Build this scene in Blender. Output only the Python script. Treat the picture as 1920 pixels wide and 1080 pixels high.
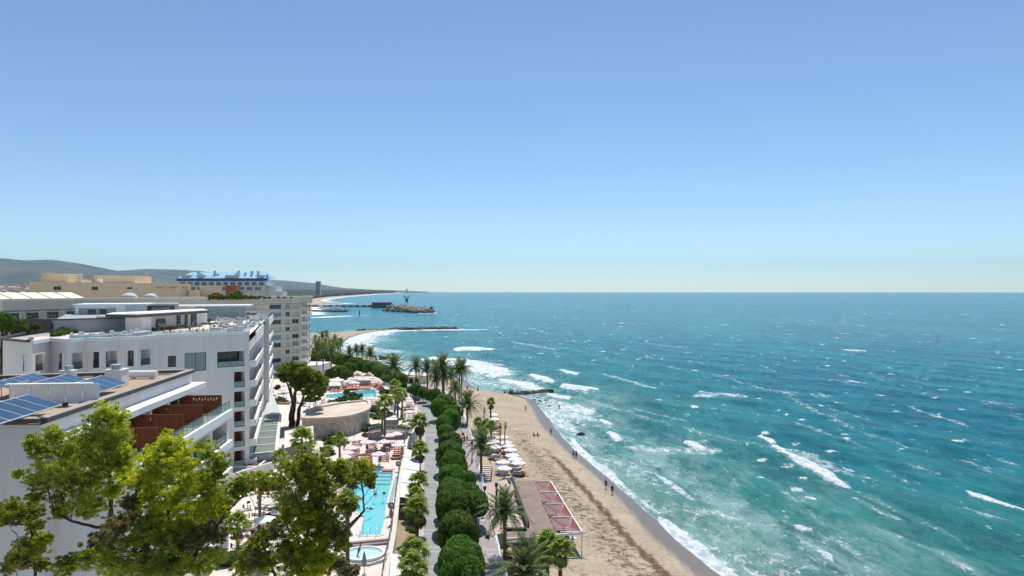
import bpy, math, random
import numpy as np
from mathutils import Vector, Matrix
random.seed(7); rng = np.random.default_rng(7)
for _o in list(bpy.data.objects): bpy.data.objects.remove(_o)
S = bpy.context.scene
COL = S.collection
F, HC = 1280.0, 36.0            # focal length in px of the 1920 wide photo, eye height over the sea
# ------------------------------------------------------------------ camera
cd = bpy.data.cameras.new('camera'); cam = bpy.data.objects.new('camera', cd); COL.objects.link(cam)
cam.location = (0, 0, HC); cam.rotation_euler = (math.radians(90), 0, 0)
cd.sensor_width = 36; cd.lens = 24; cd.shift_y = 6/1920; cd.clip_start = .5; cd.clip_end = 60000
S.camera = cam
# ------------------------------------------------------------------ sky and sun
SUN_EL, SUN_AZ = math.radians(64), math.radians(9)     # azimuth from +Y towards +X
w = bpy.data.worlds.new('World'); S.world = w; w.use_nodes = True
wn = w.node_tree.nodes; wl = w.node_tree.links
bg = wn['Background']; sky = wn.new('ShaderNodeTexSky'); sky.sky_type = 'NISHITA'
sky.sun_disc = False; sky.sun_elevation = SUN_EL; sky.sun_rotation = SUN_AZ
sky.altitude = 2000; sky.air_density = 1.0; sky.dust_density = .6; sky.ozone_density = 1.6
vm = wn.new('ShaderNodeVectorMath'); vm.operation = 'MULTIPLY'; vm.inputs[1].default_value = (.96, 1.115, 1.15)      # white balance of the picture
wl.new(sky.outputs[0], vm.inputs[0]); wl.new(vm.outputs[0], bg.inputs[0]); bg.inputs[1].default_value = .107
sd = bpy.data.lights.new('sun', 'SUN'); so = bpy.data.objects.new('sun', sd); COL.objects.link(so)
sd.energy = 4.2; sd.angle = math.radians(.53); sd.color = (1, .95, .87)
_s = Vector((math.sin(SUN_AZ)*math.cos(SUN_EL), math.cos(SUN_AZ)*math.cos(SUN_EL), math.sin(SUN_EL)))
so.rotation_euler = _s.to_track_quat('Z', 'Y').to_euler(); so.location = (40, 60, 200)
S.view_settings.view_transform = 'Standard'; S.view_settings.look = 'None'
S.view_settings.exposure = .2; S.view_settings.gamma = 1; S.view_settings.use_curve_mapping = False
S.render.engine = 'CYCLES'
S.cycles.max_bounces = 6; S.cycles.diffuse_bounces = 3; S.cycles.glossy_bounces = 3; S.cycles.transmission_bounces = 5
S.cycles.transparent_max_bounces = 8; S.cycles.volume_bounces = 0; S.cycles.caustics_reflective = False; S.cycles.caustics_refractive = False
S.cycles.use_denoising = True; S.cycles.sample_clamp_direct = 0; S.cycles.sample_clamp_indirect = 6

# ------------------------------------------------------------------ survey: a sight line of the photo meets a level plane
def G(px, py, z=0.0):
    Y = F*(HC-z)/(py-546.0)
    return ((px-960.0)*Y/F, Y)
def G3(px, py, z=0.0):
    x, y = G(px, py, z); return (x, y, z)

# ------------------------------------------------------------------ materials
def nd(nt, t, **k):
    n = nt.nodes.new(t)
    for a, v in k.items():
        if a in n.inputs.keys(): n.inputs[a].default_value = v
        else: setattr(n, a, v)
    return n
def c4(c): return (c[0], c[1], c[2], 1)
def M(name, col, rough=.7, col2=None, scale=2.0, detail=4, bump=0, bscale=None, metal=0, spec=.4, island=0, stretch=None, alpha=None, trans=0, coat=0):
    m = bpy.data.materials.new(name); m.use_nodes = True; nt = m.node_tree
    p = nt.nodes['Principled BSDF']; p.inputs['Roughness'].default_value = rough
    p.inputs['Metallic'].default_value = metal; p.inputs['Specular IOR Level'].default_value = spec
    if col2 is None: col2 = tuple(c*.86 for c in col)
    tc = nd(nt, 'ShaderNodeTexCoord'); vec = tc.outputs['Object']
    if stretch:
        mp = nd(nt, 'ShaderNodeMapping'); mp.inputs['Scale'].default_value = stretch
        nt.links.new(vec, mp.inputs[0]); vec = mp.outputs[0]
    n = nd(nt, 'ShaderNodeTexNoise', Scale=scale, Detail=detail, Roughness=.6); nt.links.new(vec, n.inputs['Vector'])
    r = nd(nt, 'ShaderNodeMapRange'); r.inputs[1].default_value = .35; r.inputs[2].default_value = .65
    nt.links.new(n.outputs['Fac'], r.inputs[0])
    mx = nd(nt, 'ShaderNodeMix', data_type='RGBA'); mx.inputs[6].default_value = c4(col); mx.inputs[7].default_value = c4(col2)
    nt.links.new(r.outputs[0], mx.inputs[0]); out = mx.outputs[2]
    if island:
        g = nd(nt, 'ShaderNodeNewGeometry'); mm = nd(nt, 'ShaderNodeMapRange')
        mm.inputs[3].default_value = 1-island; mm.inputs[4].default_value = 1+island
        nt.links.new(g.outputs['Random Per Island'], mm.inputs[0])
        hs = nd(nt, 'ShaderNodeHueSaturation'); nt.links.new(mm.outputs[0], hs.inputs['Value']); nt.links.new(out, hs.inputs['Color']); out = hs.outputs[0]
    nt.links.new(out, p.inputs['Base Color'])
    if bump:
        n2 = nd(nt, 'ShaderNodeTexNoise', Scale=bscale or scale*4, Detail=5); nt.links.new(vec, n2.inputs['Vector'])
        b = nd(nt, 'ShaderNodeBump', Strength=bump, Distance=.1); nt.links.new(n2.outputs['Fac'], b.inputs['Height']); nt.links.new(b.outputs[0], p.inputs['Normal'])
    if alpha is not None: p.inputs['Alpha'].default_value = alpha
    if trans: p.inputs['Transmission Weight'].default_value = trans
    if coat: p.inputs['Coat Weight'].default_value = coat
    return m
def leafM(name, a, b, scale=.6, trans=.35):
    """foliage: diffuse plus a little light passing through, tone differing from leaf to leaf"""
    m = M(name, a, .55, b, scale, 3, island=.35, spec=.25); nt = m.node_tree; p = nt.nodes['Principled BSDF']
    src = p.inputs['Base Color'].links[0].from_socket
    t = nd(nt, 'ShaderNodeBsdfTranslucent'); hs = nd(nt, 'ShaderNodeHueSaturation'); hs.inputs['Value'].default_value = 1.8; hs.inputs['Saturation'].default_value = 1.1
    oi = nd(nt, 'ShaderNodeObjectInfo'); mr = nd(nt, 'ShaderNodeMapRange'); mr.inputs[3].default_value = .78; mr.inputs[4].default_value = 1.22; nt.links.new(oi.outputs['Random'], mr.inputs[0]); mh = nd(nt, 'ShaderNodeMapRange'); mh.inputs[3].default_value = .485; mh.inputs[4].default_value = .512; nt.links.new(oi.outputs['Random'], mh.inputs[0])
    h0 = nd(nt, 'ShaderNodeHueSaturation'); nt.links.new(mr.outputs[0], h0.inputs['Value']); nt.links.new(mh.outputs[0], h0.inputs['Hue']); nt.links.new(src, h0.inputs['Color']); src = h0.outputs[0]; nt.links.new(src, p.inputs['Base Color'])
    nt.links.new(src, hs.inputs['Color']); nt.links.new(hs.outputs[0], t.inputs[0])
    ms = nd(nt, 'ShaderNodeMixShader'); ms.inputs[0].default_value = trans
    nt.links.new(p.outputs[0], ms.inputs[1]); nt.links.new(t.outputs[0], ms.inputs[2])
    nt.links.new(ms.outputs[0], nt.nodes['Material Output'].inputs[0]); return m

# ------------------------------------------------------------------ mesh building
class MB:
    def __init__(s): s.v = []; s.f = []
    def add(s, vs, fs):
        k = len(s.v); s.v += [tuple(a) for a in vs]; s.f += [tuple(k+i for i in f) for f in fs]; return s
    def box(s, c, d, rz=0, top=1.0):
        x, y, z = c; a, b, h = d[0]/2, d[1]/2, d[2]/2; ca, sa = math.cos(rz), math.sin(rz); vs = []
        for dz, t in ((-h, 1), (h, top)):
            for ex, ey in ((-a, -b), (a, -b), (a, b), (-a, b)):
                ex *= t; ey *= t; vs.append((x+ex*ca-ey*sa, y+ex*sa+ey*ca, z+dz))
        return s.add(vs, [(3,2,1,0),(4,5,6,7),(0,1,5,4),(1,2,6,5),(2,3,7,6),(3,0,4,7)])
    def beam(s, p, q, wd, ht):
        """bar of rectangular section from p to q"""
        p, q = Vector(p), Vector(q); d = (q-p).normalized(); up = Vector((0,0,1)) if abs(d.z) < .95 else Vector((0,1,0))
        r = d.cross(up).normalized()*wd/2; u = r.cross(d).normalized()*ht/2
        vs = [p-r-u, p+r-u, p+r+u, p-r+u, q-r-u, q+r-u, q+r+u, q-r+u]
        return s.add(vs, [(0,1,2,3),(7,6,5,4),(1,0,4,5),(2,1,5,6),(3,2,6,7),(0,3,7,4)])
    def prism(s, poly, z0, z1):
        n = len(poly); a = sum(poly[i][0]*poly[(i+1)%n][1]-poly[(i+1)%n][0]*poly[i][1] for i in range(n))
        if a < 0: poly = poly[::-1]
        vs = [(x, y, z0) for x, y in poly]+[(x, y, z1) for x, y in poly]
        return s.add(vs, [tuple(range(n))[::-1], tuple(range(n, 2*n))]+[(i, (i+1)%n, n+(i+1)%n, n+i) for i in range(n)])
    def tube(s, pts, rad, n=6, cap=True):
        pts = [Vector(p) for p in pts]; k = len(s.v); m = len(pts)
        for i, p in enumerate(pts):
            d = (pts[min(i+1, m-1)]-pts[max(i-1, 0)]).normalized(); a = d.orthogonal().normalized() if abs(d.z) < .9 else Vector((1,0,0)); 
            a = (a-d*a.dot(d)).normalized(); b = d.cross(a); r = rad[i] if hasattr(rad, '__len__') else rad
            for j in range(n):
                t = 2*math.pi*j/n; s.v.append(tuple(p+a*math.cos(t)*r+b*math.sin(t)*r))
        for i in range(m-1):
            for j in range(n): s.f.append((k+i*n+j, k+i*n+(j+1)%n, k+(i+1)*n+(j+1)%n, k+(i+1)*n+j))
        if cap: s.f.append(tuple(k+j for j in range(n))[::-1]); s.f.append(tuple(k+(m-1)*n+j for j in range(n)))
        return s
    def cyl(s, c, r, h, n=12, r2=None):
        return s.tube([(c[0], c[1], c[2]), (c[0], c[1], c[2]+h)], [r, r if r2 is None else r2], n)
    def wallline(s, pts, z0, z1, t):
        """wall of thickness t along an open line of points"""
        for a, b in zip(pts[:-1], pts[1:]): s.beam((a[0], a[1], (z0+z1)/2), (b[0], b[1], (z0+z1)/2), t, z1-z0)
        return s
    def ico(s, c, r, n=8, k=5, jit=0, sq=(1,1,1)):
        vs = [(c[0], c[1], c[2]-r*sq[2])]; 
        for i in range(1, k):
            ph = -math.pi/2+math.pi*i/k
            for j in range(n):
                t = 2*math.pi*(j+.5*(i%2))/n; q = r*(1+random.uniform(-jit, jit))
                vs.append((c[0]+q*sq[0]*math.cos(ph)*math.cos(t), c[1]+q*sq[1]*math.cos(ph)*math.sin(t), c[2]+q*sq[2]*math.sin(ph)))
        vs.append((c[0], c[1], c[2]+r*sq[2])); L = len(vs)-1; fs = []
        for j in range(n):
            fs.append((0, 1+(j+1)%n, 1+j)); fs.append((L, L-n+j, L-n+(j+1)%n))
            for i in range(k-2):
                a = 1+i*n; fs.append((a+j, a+(j+1)%n, a+n+(j+1)%n, a+n+j))
        return s.add(vs, fs)
    def mesh(s, name, mat, smooth=False):
        me = bpy.data.meshes.new(name); me.from_pydata(s.v, [], s.f); me.materials.append(mat)
        if smooth: me.polygons.foreach_set('use_smooth', [True]*len(me.polygons))
        me.update(); return me
    def obj(s, name, mat, parent=None, smooth=False, **k):
        return link(name, s.mesh(name, mat, smooth), parent, **k)
def link(name, data, parent=None, loc=None, rz=None, label=None, cat=None, group=None, kind=None):
    o = bpy.data.objects.new(name, data); COL.objects.link(o)
    if parent is not None: o.parent = parent
    if loc is not None: o.location = loc
    if rz is not None: o.rotation_euler = (0, 0, rz)
    if label: o['label'] = label
    if cat: o['category'] = cat
    if group: o['group'] = group
    if kind: o['kind'] = kind
    return o
def thing(name, label, cat, loc=(0,0,0), rz=0, group=None):
    return link(name, None, None, loc, rz, label, cat, group)
def dup(root, loc, rz=0, label=None, sc=None, group=None):
    r = root.copy(); COL.objects.link(r); r.location = loc; r.rotation_euler = (0, 0, rz)
    if label: r['label'] = label
    if group: r['group'] = group
    if sc: r.scale = (sc, sc, sc) if not hasattr(sc, '__len__') else sc
    for ch in KIDS.setdefault(root.name, list(root.children)):
        c = ch.copy(); COL.objects.link(c); c.parent = r
        for g in KIDS.setdefault(ch.name, list(ch.children)):
            d = g.copy(); COL.objects.link(d); d.parent = c
    return r
KIDS = {}
class Proto:
    """first placing moves the thing itself, later ones copy it"""
    def __init__(s, root): s.r = root; s.used = False
    def put(s, loc, rz=0, label=None, sc=None, group=None):
        if s.used: return dup(s.r, loc, rz, label, sc, group)
        s.used = True; r = s.r; r.location = loc; r.rotation_euler = (0, 0, rz)
        KIDS.setdefault(r.name, list(r.children))
        if label: r['label'] = label
        if group: r['group'] = group
        if sc: r.scale = (sc, sc, sc) if not hasattr(sc, '__len__') else sc
        return r
ORD = ['first','second','third','fourth','fifth','sixth','seventh','eighth','ninth','tenth','eleventh','twelfth','thirteenth','fourteenth','fifteenth','sixteenth','seventeenth','eighteenth','nineteenth','twentieth','twenty-first','twenty-second','twenty-third','twenty-fourth','twenty-fifth','twenty-sixth','twenty-seventh','twenty-eighth','twenty-ninth','thirtieth','thirty-first','thirty-second','thirty-third','thirty-fourth','thirty-fifth','thirty-sixth']
def npmesh(name, V, Fq, mat, smooth=False, attrs=None):
    """fast mesh from numpy arrays, Fq an (n,3|4) index array"""
    me = bpy.data.meshes.new(name); n, k = Fq.shape
    me.vertices.add(len(V)); me.vertices.foreach_set('co', np.ascontiguousarray(V, dtype=np.float32).ravel())
    me.loops.add(n*k); me.loops.foreach_set('vertex_index', np.ascontiguousarray(Fq, dtype=np.int32).ravel())
    me.polygons.add(n); me.polygons.foreach_set('loop_start', np.arange(0, n*k, k, dtype=np.int32))
    me.materials.append(mat)
    if smooth: me.polygons.foreach_set('use_smooth', np.ones(n, dtype=bool))
    for a, arr in (attrs or {}).items():
        at = me.attributes.new(a, 'FLOAT', 'POINT'); at.data.foreach_set('value', np.ascontiguousarray(arr, dtype=np.float32).ravel())
    me.update(calc_edges=True); return me
def vnoise(x, y, seed=0):
    """smooth value noise in 0..1"""
    r = np.random.default_rng(seed).random((256, 256)); xi = np.floor(x).astype(int); yi = np.floor(y).astype(int)
    fx = x-xi; fy = y-yi; fx = fx*fx*(3-2*fx); fy = fy*fy*(3-2*fy); a = xi & 255; b = yi & 255; a1 = (xi+1) & 255; b1 = (yi+1) & 255
    return (r[a,b]*(1-fx)+r[a1,b]*fx)*(1-fy)+(r[a,b1]*(1-fx)+r[a1,b1]*fx)*fy
def fbm(x, y, seed=0, o=4):
    t = 0; a = .5
    for i in range(o): t = t+a*vnoise(x*2**i+i*17.3, y*2**i+i*9.1, seed+i); a /= 2
    return t/(1-.5**o)
def seg_dist(X, Y, pts):
    d = np.full(X.shape, 1e9)
    for (x0, y0), (x1, y1) in zip(pts[:-1], pts[1:]):
        dx, dy = x1-x0, y1-y0; t = np.clip(((X-x0)*dx+(Y-y0)*dy)/(dx*dx+dy*dy+1e-9), 0, 1)
        d = np.minimum(d, np.hypot(X-x0-t*dx, Y-y0-t*dy))
    return d
def inside(X, Y, poly):
    r = np.zeros(X.shape, bool); n = len(poly)
    for i in range(n):
        x0, y0 = poly[i]; x1, y1 = poly[(i+1) % n]
        if y0 == y1: continue
        c = ((y0 > Y) != (y1 > Y)) & (X < (x1-x0)*(Y-y0)/(y1-y0)+x0); r ^= c
    return r
# ================================================================== coast line on the sea level
SHORE_PX = [(1345,1080),(1290,1035),(1232,983),(1170,925),(1120,880),(1078,845),(1042,808),(1020,775),(1000,750),(965,739),(925,733),(890,728),(872,712),(850,706),
            (800,700),(760,694),(735,688),(715,679),(690,669),(655,665),(638,656),(641,645),(655,634),(680,626),(705,621.5),(742,618.6),(744,617.2),(705,618.6),(660,621),(632,623.5),(600,625)]
SHORE = [(38, 10), (33, 40)]+[G(*p) for p in SHORE_PX]
LANDP = SHORE+[(-330, 600), (-900, 640), (-900, 10)]
def near_wrap(X, Y):
    d = seg_dist(X, Y, SHORE); return np.where(inside(X, Y, LANDP), d, -d)
# promenade and terrace lines (plan survey)
PROM_Z, TER_Z = 3.0, 5.0
PROM_L = [(-3.5,30),(-6.8,55)]+[G(x, y, PROM_Z) for x, y in ((795,1080),(795,1000),(795,900),(797,840),(797,800),(790,775),(778,755),(766,738),(752,722),(735,710),(712,698),(690,688),(650,676),(610,664),(590,652),(575,642))]
PROM_R = [(5.5,30),(2.5,55)]+[G(x, y, PROM_Z) for x, y in ((947,1080),(927,1000),(908,920),(896,870),(884,820),(873,783),(862,762),(848,744),(828,730),(800,716),(770,703),(735,693),(690,682),(650,670),(615,658),(600,648))]
TER_R = [(-7.4,30),(-10.5,55)]+[G(x, y, TER_Z) for x, y in ((726,1080),(741,1000),(752,900),(765,822),(783,800),(784,780),(780,760),(772,746),(752,733),(736,722),(716,712),(692,702),(660,692),(625,683),(590,675))]

def sand_mat():
    m = bpy.data.materials.new('beach_sand'); m.use_nodes = True; nt = m.node_tree; L = nt.links.new; p = nt.nodes['Principled BSDF']
    tc = nd(nt, 'ShaderNodeTexCoord'); n1 = nd(nt, 'ShaderNodeTexNoise', Scale=.12, Detail=8, Roughness=.65); L(tc.outputs['Object'], n1.inputs['Vector'])
    n2 = nd(nt, 'ShaderNodeTexNoise', Scale=1.6, Detail=8, Roughness=.75); L(tc.outputs['Object'], n2.inputs['Vector'])
    mx = nd(nt, 'ShaderNodeMix', data_type='RGBA'); mx.inputs[6].default_value = (.47,.38,.275,1); mx.inputs[7].default_value = (.33,.26,.185,1)
    r1 = nd(nt, 'ShaderNodeMapRange'); r1.inputs[1].default_value = .42; r1.inputs[2].default_value = .72; L(n1.outputs[0], r1.inputs[0]); L(r1.outputs[0], mx.inputs[0])
    # trodden footprints and scattered weed
    r2 = nd(nt, 'ShaderNodeMapRange'); r2.inputs[1].default_value = .48; r2.inputs[2].default_value = .68; r2.inputs[4].default_value = .62; L(n2.outputs[0], r2.inputs[0])
    m2 = nd(nt, 'ShaderNodeMix', data_type='RGBA'); m2.inputs[7].default_value = (.15,.115,.08,1); L(mx.outputs[2], m2.inputs[6]); L(r2.outputs[0], m2.inputs[0])
    a = nd(nt, 'ShaderNodeAttribute', attribute_name='wrack'); ad = nd(nt, 'ShaderNodeMath', operation='MULTIPLY_ADD'); ad.inputs[1].default_value = 1.15
    sb = nd(nt, 'ShaderNodeMath', operation='SUBTRACT'); sb.inputs[1].default_value = .5; n5 = nd(nt, 'ShaderNodeTexNoise', Scale=.9, Detail=9, Roughness=.85); L(tc.outputs['Object'], n5.inputs['Vector']); s5 = nd(nt, 'ShaderNodeMath', operation='SUBTRACT'); s5.inputs[1].default_value = .5; L(n5.outputs[0], s5.inputs[0]); s6 = nd(nt, 'ShaderNodeMath', operation='MULTIPLY'); s6.inputs[1].default_value = 4.6; L(s5.outputs[0], s6.inputs[0]); L(a.outputs['Fac'], ad.inputs[0]); L(s6.outputs[0], ad.inputs[2])
    r3 = nd(nt, 'ShaderNodeMapRange'); r3.inputs[1].default_value = .3; r3.inputs[2].default_value = .75; L(ad.outputs[0], r3.inputs[0])
    m3 = nd(nt, 'ShaderNodeMix', data_type='RGBA'); m3.inputs[7].default_value = (.115,.06,.032,1); L(m2.outputs[2], m3.inputs[6]); L(r3.outputs[0], m3.inputs[0])
    wt = nd(nt, 'ShaderNodeAttribute', attribute_name='wet')
    m4 = nd(nt, 'ShaderNodeMix', data_type='RGBA'); m4.inputs[7].default_value = (.17,.135,.105,1); L(m3.outputs[2], m4.inputs[6]); L(wt.outputs['Fac'], m4.inputs[0])
    L(m4.outputs[2], p.inputs['Base Color'])
    rr = nd(nt, 'ShaderNodeMapRange'); rr.inputs[3].default_value = .9; rr.inputs[4].default_value = .28; L(wt.outputs['Fac'], rr.inputs[0]); L(rr.outputs[0], p.inputs['Roughness'])
    b = nd(nt, 'ShaderNodeBump', Strength=.5, Distance=.25); L(n2.outputs[0], b.inputs['Height']); L(b.outputs[0], p.inputs['Normal']); return m
def build_beach():
    ys = np.concatenate([np.arange(20, 260, 1.0), np.arange(260, 680, 3.0)]); xs = np.concatenate([np.arange(-330, -60, 3.0), np.arange(-60, 52, .8)])
    X, Y = np.meshgrid(xs, ys, indexing='ij'); X = X+.0; Y = Y+.0
    d = near_wrap(X, Y)
    Z = np.where(d > 0, 1.5*(1-np.exp(-d/11.0)), np.maximum(d*.12, -4.0))
    Z += (fbm(X*.25, Y*.25, 3, 5)-.5)*.35*np.clip(d/8, 0, 1)
    far = Y > 480; Z = np.where(far & (d > 0), Z*.7, Z)
    w1 = np.exp(-((d-(6.3+1.2*fbm(X*.06, Y*.03, 11)))/.62)**2)*np.clip((158-Y)/18, 0, 1)
    w2 = .44*np.exp(-((d-(9.2+3*fbm(X*.08, Y*.04, 12)))/2.8)**2)*np.clip((185-Y)/25, 0, 1)
    w3 = .3*np.exp(-((d-(16+4*fbm(X*.05, Y*.03, 13)))/1.0)**2)
    wet = np.clip(1-(d-(1.2+2.2*fbm(X*.05, Y*.05, 5)))/.9, 0, 1)
    nx, ny = X.shape; idx = np.arange(nx*ny).reshape(nx, ny)
    Fq = np.stack([idx[:-1,:-1], idx[1:,:-1], idx[1:,1:], idx[:-1,1:]], -1).reshape(-1, 4)
    keep = (d[:-1,:-1] > -45).ravel(); Fq = Fq[keep]
    me = npmesh('beach', np.stack([X, Y, Z], -1).reshape(-1, 3), Fq, sand_mat(), True, {'wrack': np.clip(w1+w2+w3, 0, 1), 'wet': wet})
    link('beach', me, kind='structure')
build_beach()
def beach_z(x, y):
    d = float(near_wrap(np.array([x]), np.array([y]))[0]); return 1.5*(1-math.exp(-max(d, 0)/11.0))

# ================================================================== sea
def sea_mat():
    m = bpy.data.materials.new('sea_water'); m.use_nodes = True; nt = m.node_tree; L = nt.links.new; p = nt.nodes['Principled BSDF']
    tc = nd(nt, 'ShaderNodeTexCoord'); O = tc.outputs['Object']
    def noise(scale, det, st=(1,1,1), rot=0, rough=.6):
        mp = nd(nt, 'ShaderNodeMapping'); mp.inputs['Scale'].default_value = st; mp.inputs['Rotation'].default_value = (0,0,rot); L(O, mp.inputs[0])
        n = nd(nt, 'ShaderNodeTexNoise', Scale=scale, Detail=det, Roughness=rough); L(mp.outputs[0], n.inputs['Vector']); return n.outputs[0]
    def rng_(s, a, b, c=0, d=1):
        r = nd(nt, 'ShaderNodeMapRange'); r.interpolation_type = 'SMOOTHSTEP'
        for i, v in enumerate((a, b, c, d)): r.inputs[i+1].default_value = v
        L(s, r.inputs[0]); return r.outputs[0]
    def math_(op, a, b):
        n = nd(nt, 'ShaderNodeMath', operation=op)
        for i, v in enumerate((a, b)):
            if isinstance(v, (int, float)): n.inputs[i].default_value = v
            else: L(v, n.inputs[i])
        return n.outputs[0]
    def mix(f, a, b):
        n = nd(nt, 'ShaderNodeMix', data_type='RGBA'); L(f, n.inputs[0])
        for i, v in ((6, a), (7, b)):
            if isinstance(v, tuple): n.inputs[i].default_value = c4(v)
            else: L(v, n.inputs[i])
        return n.outputs[2]
    sh = nd(nt, 'ShaderNodeAttribute', attribute_name='shallow').outputs['Fac']  # shallow water tint, plus brightening by glints farther out
    fo = nd(nt, 'ShaderNodeAttribute', attribute_name='foam').outputs['Fac']
    hz = nd(nt, 'ShaderNodeAttribute', attribute_name='crest').outputs['Fac']
    patch = noise(.012, 5, (1,.35,1), .3)
    col = mix(rng_(patch, .35, .65), (.001,.15,.235), (.0015,.21,.27))
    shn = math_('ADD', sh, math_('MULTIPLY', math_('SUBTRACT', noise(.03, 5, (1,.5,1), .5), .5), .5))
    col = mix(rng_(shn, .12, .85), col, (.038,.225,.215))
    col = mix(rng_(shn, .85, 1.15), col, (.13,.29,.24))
    rip = noise(.085, 11, (1,.36,1), .3, .80)
    col = mix(rng_(rip, .40, .56, .55, 0), col, (.001,.065,.10))
    col = mix(rng_(rip, .53, .68, 0, .65), col, (.03,.27,.27))
    col = mix(rng_(hz, .5, 1.0, 0, .5), col, (.03,.27,.27))
    # foam: strong where the attribute is high, broken into lace where it is low
    lace = noise(.55, 8, (1,.55,1), .6, .72); fine = noise(2.3, 6, (1,.5,1), .9, .75)
    vo = nd(nt, 'ShaderNodeTexVoronoi', Scale=.35); vo.feature = 'DISTANCE_TO_EDGE'
    wob = nd(nt, 'ShaderNodeTexNoise', Scale=.5, Detail=4); L(O, wob.inputs['Vector']); ws = nd(nt, 'ShaderNodeVectorMath', operation='MULTIPLY_ADD'); ws.inputs[1].default_value = (4,4,4)
    L(wob.outputs['Color'], ws.inputs[0]); L(O, ws.inputs[2]); L(ws.outputs[0], vo.inputs['Vector'])
    net = rng_(vo.outputs['Distance'], 0, .28, .3, 0)
    k = math_('ADD', math_('ADD', math_('MULTIPLY', fo, 1.12), math_('MULTIPLY', math_('SUBTRACT', lace, .5), 2.6)), math_('MULTIPLY', math_('SUBTRACT', fine, .5), 1.9))
    k = math_('ADD', k, math_('MULTIPLY', net, .6)); k = math_('MULTIPLY', k, rng_(fo, .015, .16))
    foam = rng_(k, .42, 1.05)
    # stray wind caps far out
    capn = noise(.10, 6, (1,.26,1), .25, .68); capf = noise(1.1, 5, (1,.5,1), .25, .7)
    sel = noise(.03, 3, (1,.5,1), 1.0)
    caps = rng_(math_('ADD', math_('ADD', capn, math_('MULTIPLY', capf, .30)), math_('MULTIPLY', sel, .35)), 1.015, 1.06, 0, .8)
    foam = math_('MAXIMUM', foam, caps)
    fl = noise(.75, 3, (1,.42,1), .3, .55); fl2 = noise(.04, 5, (1,.5,1), .6, .7)
    glint_flecks = rng_(math_('ADD', fl, math_('MULTIPLY', fl2, .5)), .94, 1.03, 0, .62)  # small foam and sun glints, both put into the colour as white specks
    foam = math_('MAXIMUM', foam, glint_flecks)
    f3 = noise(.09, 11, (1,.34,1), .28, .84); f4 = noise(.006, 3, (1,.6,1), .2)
    foam = math_('MAXIMUM', foam, rng_(math_('ADD', f3, math_('MULTIPLY', f4, .22)), .69, .765, 0, .7))  # finer specks far out, again sun glitter painted as white
    mk = nd(nt, 'ShaderNodeAttribute', attribute_name='milk').outputs['Fac']; milk = rng_(math_('ADD', math_('MULTIPLY', fo, .7), math_('MULTIPLY', mk, rng_(noise(.10, 9, (1,.4,1), .55, .76), .38, .66))), .05, .85, 0, .68)
    col = mix(milk, col, (.34,.52,.49))
    fcol = mix(rng_(noise(.9, 7, (1,.6,1), .5, .75), .38, .60), (.50,.60,.63), (.86,.88,.89)); col = mix(foam, col, fcol); L(col, p.inputs['Base Color'])  # darker mottles: shadows in the foam put into its colour
    L(rng_(foam, 0, 1, .17, .8), p.inputs['Roughness']); p.inputs['IOR'].default_value = 1.333; p.inputs['Specular IOR Level'].default_value = .06
    b1 = noise(.14, 5, (1,.45,1), .35, .6); b2 = noise(.62, 7, (1,.45,1), .3, .72); b3 = noise(3.2, 4, (1,.6,1), .1, .6)
    bu = nd(nt, 'ShaderNodeBump', Strength=1, Distance=1.9); L(b1, bu.inputs['Height'])
    bv = nd(nt, 'ShaderNodeBump', Strength=1, Distance=.95); L(b2, bv.inputs['Height']); L(bu.outputs[0], bv.inputs['Normal'])
    bw = nd(nt, 'ShaderNodeBump', Strength=1, Distance=.10); L(b3, bw.inputs['Height']); L(bv.outputs[0], bw.inputs['Normal'])
    L(bw.outputs[0], p.inputs['Normal']); return m
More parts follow.
